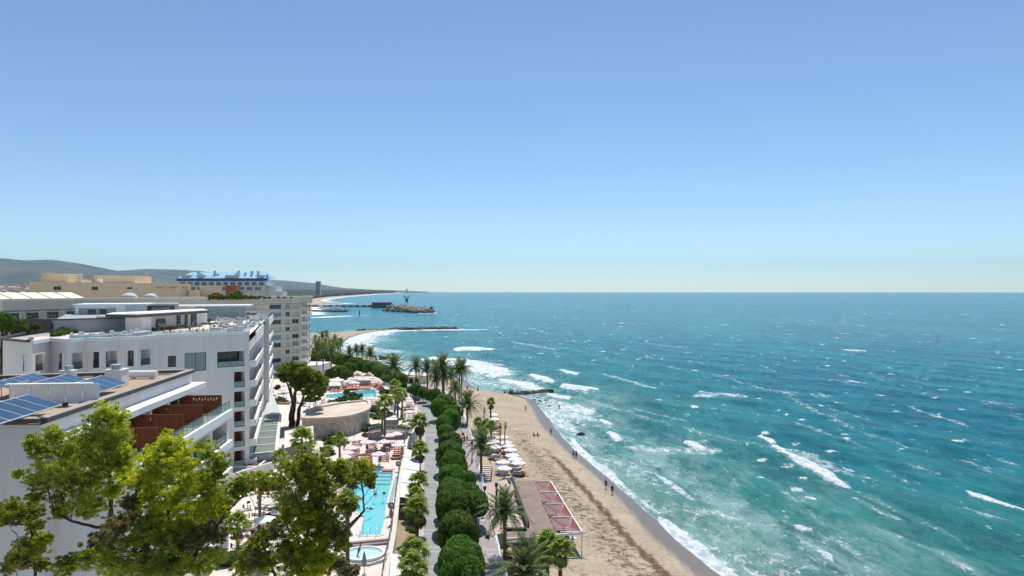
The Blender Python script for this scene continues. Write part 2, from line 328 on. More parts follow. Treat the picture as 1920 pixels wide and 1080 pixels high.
# breaking waves and foam fields, surveyed on the sea surface: (line, half width m, strength)
BREAK = [
 ([(850,656),(880,654),(925,655)], 9, 1.0), ([(806,672),(850,676),(885,684),(915,694),(946,706)], 9, .95), ([(870,700),(900,705),(930,708)], 10, .42),
 ([(945,713),(975,720),(1012,733)], 4.5, 1.0), ([(1000,704),(1018,711),(1035,719)], 2.6, 1.05), ([(1056,724),(1085,729),(1122,732)], 3.6, 1.1),
 ([(1052,693),(1082,702)], 2.6, .8), ([(1030,738),(1066,748)], 2.2, .9), ([(1040,752),(1075,772),(1100,790)], 5.5, .62), ([(1025,752),(1045,790),(1075,812)], 4, .6),
 ([(1070,760),(1105,772)], 3.5, .8), ([(1126,786),(1141,796)], 1.3, 1.05), ([(1143,812),(1160,828)], 1.1, 1.15), ([(1180,838),(1230,846),(1290,846),(1350,838)], 3, .5),
 ([(1288,826),(1305,834),(1322,843)], 1.3, 1.3), ([(1453,838),(1475,850),(1500,864),(1545,888),(1592,912)], 1.3, 1.25), ([(1470,840),(1510,852),(1560,880)], 2.4, .5),
 ([(1424,812),(1440,822),(1450,829)], 1.0, .9), ([(1072,822),(1082,842),(1110,866),(1140,888),(1170,912)], .95, 1.3), ([(1170,912),(1200,935),(1235,962)], .5, .6),
 ([(1238,970),(1262,992),(1300,1026),(1345,1065),(1372,1085)], 1.25, 1.3), ([(1236,893),(1268,915),(1302,941)], .9, .62), ([(1150,862),(1220,900),(1250,925)], 3.4, .36), ([(1180,930),(1250,965)], 2.2, .34),
 ([(1489,984),(1505,988),(1522,992)], .6, 1.15), ([(1812,918),(1850,932),(1925,956)], .8, 1.1), ([(1300,742),(1345,738),(1400,741)], 4, .55), ([(1290,958),(1340,964),(1400,975)], 1.6, .5),
 ([(1420,975),(1480,960)], 1.2, .3), ([(1330,938),(1400,940)], 1.8, .42), ([(1540,760),(1640,790)], 1.2, .3), ([(1490,790),(1560,815)], 1.3, .42), ([(1185,765),(1290,790)], 1.0, .42), ([(1580,655),(1625,658)], 4, .8),
 ([(640,655),(648,642),(668,632),(700,625),(735,621)], 17, .95), ([(668,650),(700,656),(745,661)], 9, .55), ([(735,621),(800,619.5),(860,619),(915,619)], 7, .95), ([(715,676),(760,686),(800,690)], 10, .55),
 ([(880,712),(930,722),(985,732)], 6, .50), ([(870,690),(960,712),(1010,728)], 8, .30), ([(820,668),(890,662)], 9, .28), ([(1190,850),(1240,880)], 3, .3), ([(1120,800),(1180,850),(1260,880)], 5, .22),
 ([(1700,870),(1760,890)], .9, .36), ([(1560,1000),(1640,1060)], .8, .34), ([(1600,930),(1700,975)], .8, .34), ([(1850,850),(1920,875)], .9, .36), ([(1640,870),(1700,900)], .8, .3),
 ([(1250,1000),(1330,1040),(1390,1085)], 2.2, .42), ([(588,596),(620,594),(655,592)], 14, .9), ([(660,592),(700,591)], 8, .4), ([(792,588),(812,586)], 12, .8), ([(735,574),(770,576),(800,581)], 14, .7)]
BREAK += [([(1040,735),(1150,765),(1260,800),(1440,838)],1.6,.27),([(1590,912),(1700,960),(1800,1010)],.9,.3),([(1330,700),(1470,738),(1590,800),(1750,850)],1.6,.29),([(1180,640),(1300,655)],3,.3),
 ([(1060,870),(1150,930),(1240,1000)],1.5,.5),([(1640,990),(1760,1040),(1850,1085)],.8,.3),([(1500,1010),(1560,1050)],.8,.5),([(1130,700),(1230,730)],1.6,.5),([(1700,760),(1820,800)],1.2,.45),([(960,640),(1040,655)],4,.4)]
BREAK_W = [([G(*q) for q in L_], hw, st) for L_, hw, st in BREAK]
_rc = random.Random(21)
for _ in range(320):            # wind caps, broadside to the swell, also white in place of sun glitter
    _y = 115*(1700/115)**(_rc.random()**.8); _x = _y*math.tan(math.radians(_rc.uniform(-6, 38)))
    if _x < 45 and _y < 330: continue
    _l = _rc.uniform(.8, 3.2)*(1+_y/420); _a = math.radians(_rc.gauss(112, 14)); BREAK_W.append(([(_x, _y), (_x+_l*math.cos(_a), _y-_l*math.sin(_a)*.6)], _rc.uniform(.2, .6)*(1+_y/170), _rc.uniform(.5, .95)))
FAR_SHORE_PX = [(585,590),(586,572),(600,571),(640,569.5),(645,569),(610,566.5),(598,563.5),(608,560.5),(640,556.5),(700,552),(735,550.2),(765,548.9),(795,547.5)]
FAR_SHORE = [G(*q) for q in FAR_SHORE_PX]
def build_sea():
    th = np.radians(np.concatenate([np.linspace(-80, -26, 14), np.linspace(-25.5, 40, 640), np.linspace(41, 85, 14)]))
    nr = 860; r = 62*(24000/62)**(np.linspace(0, 1, nr)); T, R = np.meshgrid(th, r, indexing='ij'); X = R*np.sin(T); Y = R*np.cos(T)
    dn = -near_wrap(X, Y)                                   # metres off the near shore
    wx = X+6*fbm(X*.03, Y*.03, 21); wy = Y+6*fbm(X*.03, Y*.03, 22)
    near = np.clip(1-(R-150)/620, 0, 1)
    def wave(lx, ang, amp, seed, ph=0):
        ca, sa = math.cos(ang), math.sin(ang); u = (wx*ca+wy*sa)/lx*2*math.pi+ph+9*fbm(X*.011, Y*.007, seed)*2; s = (np.sin(u)+1)/2
        return amp*(s**1.7*2-1)
    Z = wave(23, math.radians(24), .30, 31)*(.55+.9*fbm(X*.012, Y*.012, 40))+wave(9.5, math.radians(48), .16, 32, 1)+wave(4.3, math.radians(-8), .06, 33, 2)+wave(2.6, math.radians(35), .035, 34, 3)
    crest = np.clip((Z+.5)/1.1, 0, 1); Z = Z*np.clip((dn+1)/14, .06, 1)*np.clip(1.15-R/620, .0, 1)
    foam = np.zeros(X.shape); wob = (fbm(X*.2, Y*.2, 51)-.5)*2; wob2 = (fbm(X*.15, Y*.15, 52)-.5)*2
    for line, hw, st in BREAK_W:
        xs = [q[0] for q in line]; ys = [q[1] for q in line]; pad = hw*7+6
        k = (X > min(xs)-pad) & (X < max(xs)+pad) & (Y > min(ys)-pad) & (Y < max(ys)+pad)
        if not k.any(): continue
        (ax, ay), (bx, by) = line[0], line[-1]; L2 = (bx-ax)**2+(by-ay)**2
        t = np.clip(((X[k]-ax)*(bx-ax)+(Y[k]-ay)*(by-ay))/L2, 0, 1); hh = hw*(.28+.95*np.sqrt(np.clip(4*t*(1-t), 0, 1)))*(.7+.75*fbm(X[k]*.25, Y[k]*.25, 57))
        d = seg_dist(X[k]+3*hw*.2*wob[k], Y[k]+5*hw*.2*wob2[k], line); e = np.clip(1.2-d/hh*.8, 0, 1)
        f = st*e*e*(3-2*e); back = .40*(st > .8)*np.clip(1.25-d/(hh*3.2), 0, 1)**1.3*np.clip(.3+1.5*wob[k], 0, 1.2); f = np.maximum(f, back); foam[k] = np.maximum(foam[k], f); Z[k] += .7*min(hw, 2.5)/2.5*f*(st > .9)*np.clip(dn[k]/6, 0, 1)
    sw = np.exp(-np.clip(dn, 0, None)/1.0)*.95*(dn > -4)*np.clip(.45+1.1*fbm(X*.04, Y*.04, 61), 0, 1)     # swash edge
    surf = np.exp(-(np.clip(dn-5, 0, None)/15)**2)*.52*np.clip(1.9*fbm(X*.035, Y*.035, 62)-.45, 0, 1)
    outer = np.exp(-(np.clip(dn-12, 0, None)/46)**2)*.17*np.clip(2.6*fbm(X*.03, Y*.02, 63)-.75, 0, 1)
    foam = np.maximum(foam, np.maximum(np.maximum(sw, surf), outer)*(Y < 640))
    cf = np.clip((crest-.60)/.25, 0, 1)*np.clip(fbm(X*.05, Y*.03, 71)*3.2-1.45, 0, 1)*.34*near; foam = np.maximum(foam, cf)
    df = seg_dist(X, Y, FAR_SHORE); foam = np.maximum(foam, 1.1*np.exp(-(df/(10+Y*.011))**2))
    ox = np.clip((X-20-.15*(Y-100))/120, 0, 1)
    sh = np.exp(-(np.clip(dn, 0, None)/62))*1.05*np.clip(1.15-(Y-150)/700, .25, 1)+.55*np.clip((150-Y)/100, 0, 1)*(1-ox*.55)
    sh = sh+.34*np.clip((Y-350)/400, 0, 1)*np.clip((500-X-.1*Y)/700, 0, 1)*np.clip((9000-Y)/6000, 0, 1)+.22*np.exp(-((Y-430)/210)**2)*np.clip((260-X)/260, 0, 1)  # extra turquoise far out: brightening by sun glints put into the tint
    a, b = X.shape; idx = np.arange(a*b).reshape(a, b); Fq = np.stack([idx[:-1,:-1], idx[:-1,1:], idx[1:,1:], idx[1:,:-1]], -1)
    dq = np.maximum(dn[:-1,:-1], dn[1:,1:]); Fq = Fq[(dq > -9) | (Y[:-1,:-1] > 640)].reshape(-1, 4)
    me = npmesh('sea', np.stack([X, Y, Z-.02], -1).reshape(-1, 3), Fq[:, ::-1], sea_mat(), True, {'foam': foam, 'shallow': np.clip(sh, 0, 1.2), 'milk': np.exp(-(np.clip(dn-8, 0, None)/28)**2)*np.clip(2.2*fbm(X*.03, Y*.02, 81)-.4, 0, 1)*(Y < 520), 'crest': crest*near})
    link('sea', me, kind='structure')
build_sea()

# ================================================================== far coast and hills
m_farland = M('far_scrub', (.03,.05,.025), .95, (.09,.09,.055), .004, 8)
m_hill = M('hill_scrub', (.035,.055,.035), .95, (.12,.11,.08), .0013, 9)
m_farsand = M('far_sand', (.48,.40,.29), .95, scale=.01)
_flp = FAR_SHORE+[(-2500, 19500), (-15000, 19500), (-15000, 650), (-330, 600)]
MB().prism([(-900,20),(-900,640),(-330,600)]+FAR_SHORE+[(-2500,19500),(-16000,19500),(-16000,20)], -1.5, 1.6).obj('coast_plain', m_farsand, kind='structure')
def hill(name, ridge, Yr, depth, seed, base=0, rough=.22):
    """range of hills: ridge profile given as metres across and metres up, running away from the crest on both sides"""
    xs = np.linspace(ridge[0][0], ridge[-1][0], 260); top = np.interp(xs, [q[0] for q in ridge], [q[1] for q in ridge])
    t = np.linspace(-1, 1, 44); X, Tt = np.meshgrid(xs, t, indexing='ij'); Y = Yr+Tt*depth
    sh = np.where(Tt < 0, 1-np.abs(Tt)**1.25, 1-np.abs(Tt)**1.6); n = fbm(X/1500+seed, Y/1500, seed, 6)-.5
    Z = top[:, None]*np.clip(sh+rough*n*2.4*(1-np.exp(-np.abs(Tt)*6)), 0, 1.0)+base
    a, b = X.shape; idx = np.arange(a*b).reshape(a, b); Fq = np.stack([idx[:-1,:-1], idx[1:,:-1], idx[1:,1:], idx[:-1,1:]], -1).reshape(-1, 4)
    link(name, npmesh(name, np.stack([X, Y, Z], -1).reshape(-1, 3), Fq, m_hill, True), kind='structure')
def rid(pts, Y): return [((x-960)*Y/F, (546-y)*Y/F+HC) for x, y in pts]
hill('hills', rid([(-260,470),(-120,478),(0,484),(25,487),(50,488.5),(92,486.5),(120,490),(150,494),(185,502),(215,508),(245,508),(290,516),(350,530),(430,546)], 14500), 14500, 3600, 5)
hill('hills', rid([(-260,500),(-60,497),(0,499),(40,503),(75,501),(110,508),(150,513),(200,519),(250,527),(300,536),(350,546)], 10500), 10500, 1500, 23)
hill('hills', rid([(120,520),(200,508),(240,505.5),(275,503.5),(310,504.5),(345,506),(400,511),(440,516),(500,524),(530,525.5),(560,528),(590,531),(620,537),(650,541),(700,545)], 18500), 18500, 2800, 9)
hill('hills', rid([(440,540),(480,533),(520,528.5),(545,530),(580,533),(625,539),(660,538.5),(700,541),(760,543),(800,545)], 21500), 21500, 1800, 14, -34)
def haze():
    m = bpy.data.materials.new('haze'); m.use_nodes = True; nt = m.node_tree; nt.nodes.remove(nt.nodes['Principled BSDF'])
    v = nd(nt, 'ShaderNodeVolumePrincipled'); v.inputs['Color'].default_value = (.55,.79,1,1); v.inputs['Density'].default_value = 2.6e-5; v.inputs['Anisotropy'].default_value = .0
    nt.links.new(v.outputs[0], nt.nodes['Material Output'].inputs['Volume'])
    o = MB().box((3000, 11300, 546), (50000, 26600, 1104)).obj('haze', m, kind='stuff'); return o
haze()
# ================================================================== building materials
m_white = M('white_render', (.76,.73,.69), .8, (.67,.64,.61), .5, 7, bump=.06, bscale=6, stretch=(1,1,.14))
m_white2 = M('white_paint', (.83,.82,.80), .7, (.76,.75,.74), .8)
m_cap = M('brown_coping', (.10,.08,.075), .6)
m_dark = M('dark_frame', (.022,.022,.025), .45)
m_glass = M('window_glass', (.03,.04,.05), .06, spec=.9)
m_glassc = M('curtained_glass', (.17,.24,.26), .12, (.25,.33,.35), 3, stretch=(6,6,.2), spec=.8)
m_rail = M('glass_balustrade', (.42,.62,.58), .08, spec=.7, alpha=.42)
m_wood = M('red_brown_shutter', (.17,.05,.025), .6, (.12,.035,.02), 3, stretch=(8,8,.3))
m_rust = M('rust_screen', (.31,.10,.04), .75, (.21,.065,.028), 1.6, stretch=(5,5,.4))
m_roof = M('roof_gravel', (.46,.35,.24), .95, (.38,.28,.19), .8, 7)
m_beige = M('beige_render', (.66,.60,.49), .85, (.59,.54,.44), .4, 5)
m_cream = M('cream_render', (.80,.66,.46), .85, (.72,.58,.40), .3, 6)
m_cornice = M('cream_coping', (.84,.77,.63), .8, (.76,.69,.56), .6)
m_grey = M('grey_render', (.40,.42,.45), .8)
m_ltgrey = M('pale_grey_paint', (.60,.62,.63), .7)
m_bluelt = M('pale_blue_roof', (.34,.58,.76), .5, (.29,.52,.71), .3)
m_bluedk = M('deep_blue_fascia', (.005,.12,.34), .5)
m_red = M('terracotta', (.36,.13,.08), .85)
m_shut = M('pale_shutter', (.55,.53,.47), .7, (.5,.48,.42), 1, stretch=(.2,.2,12))
m_panelg = M('solar_glass', (.018,.045,.09), .15, (.03,.065,.12), 1.5, spec=.8)
m_alu = M('aluminium', (.62,.64,.66), .4, metal=.4)
m_greyroof = M('grey_green_glass_roof', (.15,.19,.155), .45, (.18,.22,.185), .5)
m_pool = None
def lerp(a, b, t): return (a[0]+(b[0]-a[0])*t, a[1]+(b[1]-a[1])*t)
class Wall:
    """upright wall from p to q (left to right as seen from outside) between z0 and z1 with real openings"""
    def __init__(s, p, q, z0, z1):
        s.p, s.q, s.z0, s.z1 = p, q, z0, z1; s.L = math.dist(p, q); s.d = ((q[0]-p[0])/s.L, (q[1]-p[1])/s.L); s.n = (s.d[1], -s.d[0]); s.h = []
    def at(s, u, z, out=0): return (s.p[0]+s.d[0]*u+s.n[0]*out, s.p[1]+s.d[1]*u+s.n[1]*out, z)
    def hole(s, u0, u1, z0, z1, dep): s.h.append((u0, u1, z0, z1, dep)); return s
    def into(s, mb, back=True):
        us = sorted({0, s.L}|{u for h in s.h for u in h[:2]}); zs = sorted({s.z0, s.z1}|{z for h in s.h for z in h[2:4]})
        for a, b in zip(us[:-1], us[1:]):
            for c, e in zip(zs[:-1], zs[1:]):
                mu, mz = (a+b)/2, (c+e)/2
                if any(h[0] < mu < h[1] and h[2] < mz < h[3] for h in s.h): continue
                mb.add([s.at(a,c), s.at(b,c), s.at(b,e), s.at(a,e)], [(0,1,2,3)])
        for u0, u1, z0, z1, dp in s.h:
            A = [s.at(u0,z0), s.at(u1,z0), s.at(u1,z1), s.at(u0,z1)]; B = [s.at(u0,z0,-dp), s.at(u1,z0,-dp), s.at(u1,z1,-dp), s.at(u0,z1,-dp)]
            f = [(0,4,5,1),(1,5,6,2),(2,6,7,3),(3,7,4,0)]
            if back: f.append((4,5,6,7))
            mb.add(A+B, [t[::-1] if t != (4,5,6,7) else t for t in f])
    def bar(s, mb, u0, u1, z0, z1, out, th):
        """block lying along the wall, its outer face at out and th thick"""
        P = [s.at(u0,z0,out), s.at(u1,z0,out), s.at(u1,z1,out), s.at(u0,z1,out), s.at(u0,z0,out-th), s.at(u1,z0,out-th), s.at(u1,z1,out-th), s.at(u0,z1,out-th)]
        mb.add(P, [(0,1,2,3),(5,4,7,6),(4,0,3,7),(1,5,6,2),(3,2,6,7),(4,5,1,0)])
    def window(s, parent, u0, u1, z0, z1, dep, mull=1, fm=None, gm=None, t=.07, cut=True, name='window', trans=0):
        if cut: s.hole(u0, u1, z0, z1, dep)
        f = MB(); o = -dep+.09
        s.bar(f, u0, u0+t, z0, z1, o, .06); s.bar(f, u1-t, u1, z0, z1, o, .06)
        s.bar(f, u0+t, u1-t, z0, z0+t, o, .06); s.bar(f, u0+t, u1-t, z1-t, z1, o, .06)
        for k in range(1, mull+1):
            c = u0+(u1-u0)*k/(mull+1); s.bar(f, c-t/2, c+t/2, z0+t, z1-t, o-.005, .05)
        fo = f.obj(name, fm or m_dark, parent)
        g = MB(); s.bar(g, u0+t*.6, u1-t*.6, z0+t*.6, z1-t*.6, o-.03, .02); g.obj('pane', gm or m_glass, fo); return fo
    def railing(s, parent, u0, u1, z0, h, out, glass=True, step=.14):
        f = MB(); s.bar(f, u0, u1, z0+h-.05, z0+h, out, .05); s.bar(f, u0, u1, z0+.05, z0+.09, out, .04)
        n = max(1, int((u1-u0)/(1.6 if glass else step)))
        for k in range(n+1):
            c = u0+.02+(u1-u0-.04)*k/n; w_ = .02 if glass else .011; s.bar(f, c-w_, c+w_, z0, z0+h-.05, out-.005, .03)
        fo = f.obj('railing', m_dark, parent)
        if glass: g = MB(); s.bar(g, u0+.03, u1-.03, z0+.1, z0+h-.06, out-.015, .012); g.obj('pane', m_rail, fo)
        return fo

# ================================================================== land behind everything
m_pave = M('terrace_paving', (.70,.63,.57), .75, (.60,.54,.48), .5, 6)
m_sandy = M('dry_ground', (.36,.28,.20), .95, (.24,.19,.13), .3, 8)
_gr = [(-330,20)]+[(-330,590)]+[G(x, y, 2.4) for x, y in ((583,640),(600,664),(660,682),(720,700),(780,722),(820,735))]+[G(862,770,2.4), G(884,830,2.4), G(905,920,2.4), G(925,1000,2.4), (-1.2,75), (2.2,55), (5,20)]
MB().prism(_gr, -1, 2.4).obj('ground', m_sandy, kind='structure')
# terrace block with its retaining wall
_tp = TER_R+[(-150,330),(-150,30)]
ter = MB().prism(_tp, 2.2, TER_Z).obj('terrace', m_pave, kind='structure')

# promenade: sheet, kerbs, pale crossing bands, coping wall and railing
m_asph = M('promenade_paving', (.30,.305,.31), .85, (.26,.262,.268), .35, 6)
m_mauve = M('mauve_paving', (.36,.30,.30), .8, (.32,.27,.27), .6, 6)
m_band = M('pale_stone_band', (.52,.50,.49), .8)
m_kerb = M('kerb_stone', (.52,.45,.41), .8)
def ribbon(mb, A, B, z): 
    k = len(mb.v); n = len(A)
    mb.v += [(x, y, z) for x, y in A]+[(x, y, z) for x, y in B]
    for i in range(n-1): mb.f.append((k+i, k+n+i, k+n+i+1, k+i+1))
    return mb
def dens(line, n=140):
    """resample to n points evenly along its length"""
    L = [0]; 
    for a, b in zip(line[:-1], line[1:]): L.append(L[-1]+math.dist(a, b))
    xs = np.interp(np.linspace(0, L[-1], n), L, [q[0] for q in line]); ys = np.interp(np.linspace(0, L[-1], n), L, [q[1] for q in line]); return list(zip(xs, ys))
def at_y(line, y):
    ys = [q[1] for q in line]; return float(np.interp(y, ys, [q[0] for q in line]))
Ys = np.concatenate([np.linspace(30, 260, 116), np.linspace(264, 440, 40)])
PL = [(at_y(PROM_L, y), y) for y in Ys]; PR = [(at_y(PROM_R, y), y) for y in Ys]
prom = ribbon(MB(), PL, PR, PROM_Z); 
k_ = len(prom.v); prom = MB(); ribbon(prom, PL, PR, PROM_Z)
ribbon(prom, [(x, y) for x, y in PR], [(x+.02, y) for x, y in PR], PROM_Z)
pm = prom.obj('promenade', m_asph, kind='structure')
mid = [(a[0]+(b[0]-a[0])*.52, a[1]) for a, b in zip(PL, PR)]
ribbon(MB(), mid, [(x-.15, y) for x, y in PR], PROM_Z+.004).obj('mauve_walk', m_mauve, pm)
kb = MB()
for a, b in zip(PL[:-1], PL[1:]): kb.beam((a[0]-.35, a[1], PROM_Z-.1), (b[0]-.35, b[1], PROM_Z-.1), .7, .44)
kb.obj('kerb', m_kerb, pm)
wl_ = MB()
for a, b in zip(PR[:-1], PR[1:]):
    if a[1] < 330: wl_.beam((a[0], a[1], 1.6), (b[0], b[1], 1.6), .4, 3.1)
wl_.obj('coping_wall', m_white2, pm)
y = 42.0; i = 0
m_bandme = {}
while y < 300:
    for off in (0, 1.55):
        yy = y+off; xl, xr = at_y(PROM_L, yy)+.05, at_y(PROM_R, yy)-.25
        MB().add([(xl,yy-.13+.5,PROM_Z+.008),(xr,yy-.13-.5,PROM_Z+.008),(xr,yy+.13-.5,PROM_Z+.008),(xl,yy+.13+.5,PROM_Z+.008)], [(0,1,2,3)]).obj('stone_band', m_band, pm)
    y += 6.3
y = 58
for yy in np.arange(60, 170, 8.5):      # square drain plates in the mauve walk
    xr = at_y(PROM_R, yy)-2.2
    MB().box((xr, yy, PROM_Z+.012), (1.0, .8, .02), .1).obj('plate', M('weathered_plate', (.24,.21,.21), .8) if 'weathered_plate' not in bpy.data.materials else bpy.data.materials['weathered_plate'], pm)

# ================================================================== near apartment block with solar roof
near = thing('apartment_building', 'white block nearest the camera, gravel roof with solar panels and rust-red terrace screens', 'building')
N1, N2, N3, N4 = (-36.1,52.4), (-39.9,85.0), (-59.0,78.7), (-61.0,52.0); ZR = 26.1
wb = MB()
Wf = Wall(N4, N1, 5, ZR-.35); Wf.into(wb)
Ws = Wall(N1, N2, 5, ZR-.35)
for k, (u0, u1) in enumerate(((3,6.4),(8,12),(14.5,18.5),(20,23.2),(25,28.6))):
    Ws.window(near, u0, u1, 21.5, 24.2, .25, mull=2)
for u in (7.2, 13.2, 19.2, 24.1, 30): Ws.bar(wb, u-.3, u+.3, 21.4, 24.6, .5, .6)
Ws.into(wb); Wall(N2, N3, 5, ZR-.35).into(wb); Wall(N3, N4, 5, ZR-.35).into(wb)
wb.obj('wall', m_white, near)
MB().add([(N1[0],N1[1],ZR-.35),(N2[0],N2[1],ZR-.35),(N3[0],N3[1],ZR-.35),(N4[0],N4[1],ZR-.35)], [(0,1,2,3)]).obj('roof', m_roof, near)
cp = MB(); cz = ZR-.02
for a, b in ((N4,N1),(N1,N2),(N2,N3),(N3,N4)): cp.beam((a[0],a[1],cz), (b[0],b[1],cz), .9, .3)
cp.obj('coping', m_cap, near)
tc_ = MB()
for a, b in ((N4,N1),(N1,N2),(N2,N3)): tc_.beam((a[0],a[1],cz+.19), (b[0],b[1],cz+.19), .85, .06)
tc_.obj('coping_top', M('coping_stone', (.40,.34,.30), .85), near)
# sloping white canopy slab out from the wall
cs = MB(); a0, a1, b0, b1 = Ws.at(-.6, 0, 0), Ws.at(33.4, 0, 0), Ws.at(-.6, 0, 1.6), Ws.at(33.4, 0, 1.6)
cs.prism([a0[:2], b0[:2], b1[:2], a1[:2]], 24.25, 24.62); cs.prism([Ws.at(-.6,0,1.4)[:2], b0[:2], b1[:2], Ws.at(33.4,0,1.4)[:2]], 24.0, 24.25); cs.obj('canopy_slab', m_white2, near)
# stepped lower floors toward the sea
Q1, Q2 = (-30.6,54.5), (-34.1,82.2); zt = 21.35
Wl = Wall(Q1, Q2, 5, zt); lw = MB(); Le = Wl.L
flz = [18.05, 14.75, 11.45, 8.15]
for z0 in flz:
    for u0, u1 in ((1.2,7.0),(8.2,14.0),(15.2,20.6),(21.6,27.1)):
        Wl.hole(u0, u1, z0, z0+2.35, 2.2)
        W2 = Wall(Wl.at(u0,0,-2.14)[:2], Wl.at(u1,0,-2.14)[:2], z0, z0+2.35)
        W2.window(near, .3, (u1-u0)*.55, z0+.02, z0+2.2, .0, mull=1, cut=False, fm=m_dark)
        W2.window(near, (u1-u0)*.58, (u1-u0)-.2, z0+.02, z0+2.2, .0, mull=2, cut=False, fm=m_wood, gm=m_wood)
        Wl.railing(near, u0, u1, z0, 1.0, -.1, glass=True)
Wl.into(lw); Wall((-60,52.9), Q1, 5, zt).into(lw)
Wall(Q2, N2, 5, zt).into(lw)
lw.obj('wall', m_white, near)
for z0 in [zt-.0]+[z-.3 for z in flz]:
    pb = MB(); Wl.bar(pb, -.2, Le+.2, z0-.45, z0+.45 if z0 == zt else z0+.35, .42, .42); pb.obj('parapet', m_white2, near)
MB().add([(Q1[0],Q1[1],zt+.02),(Q2[0],Q2[1],zt+.02),(N2[0],N2[1],zt+.02),(N1[0],N1[1],zt+.02)], [(0,1,2,3)]).obj('terrace_floor', m_roof, near)
Wl.railing(near, 0, Le, zt+.45, 1.0, .1)
# rust-red screens with a pierced zigzag, between the terraces
def screen(u, L, h=2.25):
    A = Vector(Wl.at(u, zt, -.55)); B = Vector(Wl.at(u+.25, zt, -.55-L)); W3 = Wall(A[:2], B[:2], zt+.05, zt+h); W3 = Wall(B[:2], A[:2], zt+.05, zt+h)
    mb = MB(); n = int(L/.33)
    for k in range(n):
        if .3 < k/n < .92:
            W3.hole(L*(k+.1)/n, L*(k+.42)/n, zt+h-.62+.12*(k % 2), zt+h-.36+.12*(k % 2), .04)
    W3.into(mb, back=False); o = mb.obj('rust_screen', m_rust, near)
    pl = MB()
    for k in range(0, n+1, 3): W3.bar(pl, max(0, W3.L*k/n-.03), min(W3.L, W3.L*k/n+.03), zt+.05, zt+h, .03, .06)
    W3.bar(pl, 0, W3.L, zt+h, zt+h+.05, .04, .09); pl.obj('frame', m_rust, o)
for u, L in ((27.0,5.0),(20.0,5.6),(14.2,5.0),(7.6,5.2)): screen(u, L)
# roof plant
def solar(label, hi0, hi1, z, n, drop=.85, run=2.5):
    t = thing('solar_array', label, 'solar array', (0,0,0), 0, 'solar arrays on the near roof')
    a, b = Vector((hi0[0], hi0[1], z)), Vector((hi1[0], hi1[1], z)); d = (b-a).normalized(); r = Vector((-d.y, d.x, 0)) 
    if r.x < 0: r = -r
    dn = r*run+Vector((0,0,-drop)); nrm = d.cross(dn).normalized(); nrm = nrm if nrm.z > 0 else -nrm; w_ = (b-a).length/n
    for k in range(n):
        p = a+d*w_*k; g = .07
        c = [p+d*g+dn*.03, p+d*(w_-g)+dn*.03, p+d*(w_-g)+dn*.97, p+d*g+dn*.97]
        fr = [p+d*.01, p+d*(w_-.01), p+d*(w_-.01)+dn, p+d*.01+dn]
        fo = MB().add([q for q in fr]+[q-nrm*.08 for q in fr], [(0,1,2,3),(7,6,5,4),(0,4,5,1),(1,5,6,2),(2,6,7,3),(3,7,4,0)]).obj('panel', m_alu, t)
        MB().add([q+nrm*.012 for q in c], [(0,1,2,3)]).obj('pane', m_panelg, fo)
    s = MB()
    for k in range(n+1):
        p = a+d*w_*k*(1-.02); s.beam(p-nrm*.1, (p.x, p.y, ZR-.34), .06, .06); s.beam(p-nrm*.12, p+dn-nrm*.12, .06, .06)
    s.obj('stand', m_alu, t)
solar('long solar array of dark blue panels at the near left corner of the gravel roof', (-40.6,57.2), (-39.3,46.6), 27.35, 6, drop=.9, run=2.7)
solar('solar array beside the tall white chimney on the gravel roof', (-42.0,69.9), (-40.9,62.7), 27.4, 4)
solar('solar array in the middle of the gravel roof, between two others', (-46.4,71.2), (-44.9,63.0), 27.4, 5)
solar('solar array farthest back on the gravel roof', (-50.6,72.0), (-48.9,64.2), 27.4, 5)
solar('short solar array half hidden behind the roof plant enclosure', (-55.0,69.0), (-53.6,62.0), 27.3, 4)
pe = thing('plant_enclosure', 'white panelled roof plant enclosure with open pipes at its left end', 'plant enclosure')
e = MB(); 
for k in range(5):
    x0 = -44.2+k*1.42; e2 = MB().box((x0+.7, 60.7+k*.16, ZR+.72), (1.36, .08, 1.75), .11); e2.obj('panel', m_white2, pe)
MB().box((-44.9, 62.2, ZR+.72), (.08, 2.8, 1.75), .1).obj('panel', m_ltgrey, pe)
MB().box((-41.3, 60.95, ZR+1.63), (7.2, .6, .1), .11).obj('lid', m_white2, pe)
ft = MB()
for k in range(6): ft.box((-44.1+k*1.4, 60.5+k*.155, ZR-.2), (.35, .3, .3))
ft.obj('feet', m_dark, pe)
pp = MB()
for k in range(3): pp.tube([(-48.5+k*1.3, 60.5, ZR-.3), (-48.5+k*1.3, 60.5, ZR+1.0+.2*k), (-46.5+k*.6, 61.2, ZR+1.0+.2*k)], .14, 8)
pp.box((-48.2, 61.6, ZR+.45), (2.4, 1.6, .9)); pp.obj('pipes', m_alu, pe)
def chimney(loc, sz, label, louv=False):
    t = thing('chimney', label, 'chimney', loc, .1)
    MB().box((0,0,sz[2]/2), sz).obj('shaft', m_white2, t)
    c = MB(); c.box((0,0,sz[2]+.06), (sz[0]+.15, sz[1]+.15, .12)); c.obj('cap', m_white2, t)
    l = MB()
    for k in range(3): l.box((0,0,sz[2]+.24+k*.17), (sz[0]*.62, sz[1]*.62, .06))
    for ex in (-1, 1): l.box((ex*sz[0]*.24, 0, sz[2]+.36), (.06,.4,.6))
    l.obj('louvres', m_alu if not louv else m_white2, t)
chimney((-42.6,73.6,ZR-.35), (1.7,1.7,1.75), 'tallest white chimney on the gravel roof, right of the solar panels')
chimney((-47.4,73.0,ZR-.35), (1.1,1.1,1.7), 'slim white chimney standing among the solar panels')
chimney((-50.4,65.0,ZR-.35), (1.0,1.0,1.5), 'squat white chimney with broad louvres near the plant enclosure', True)
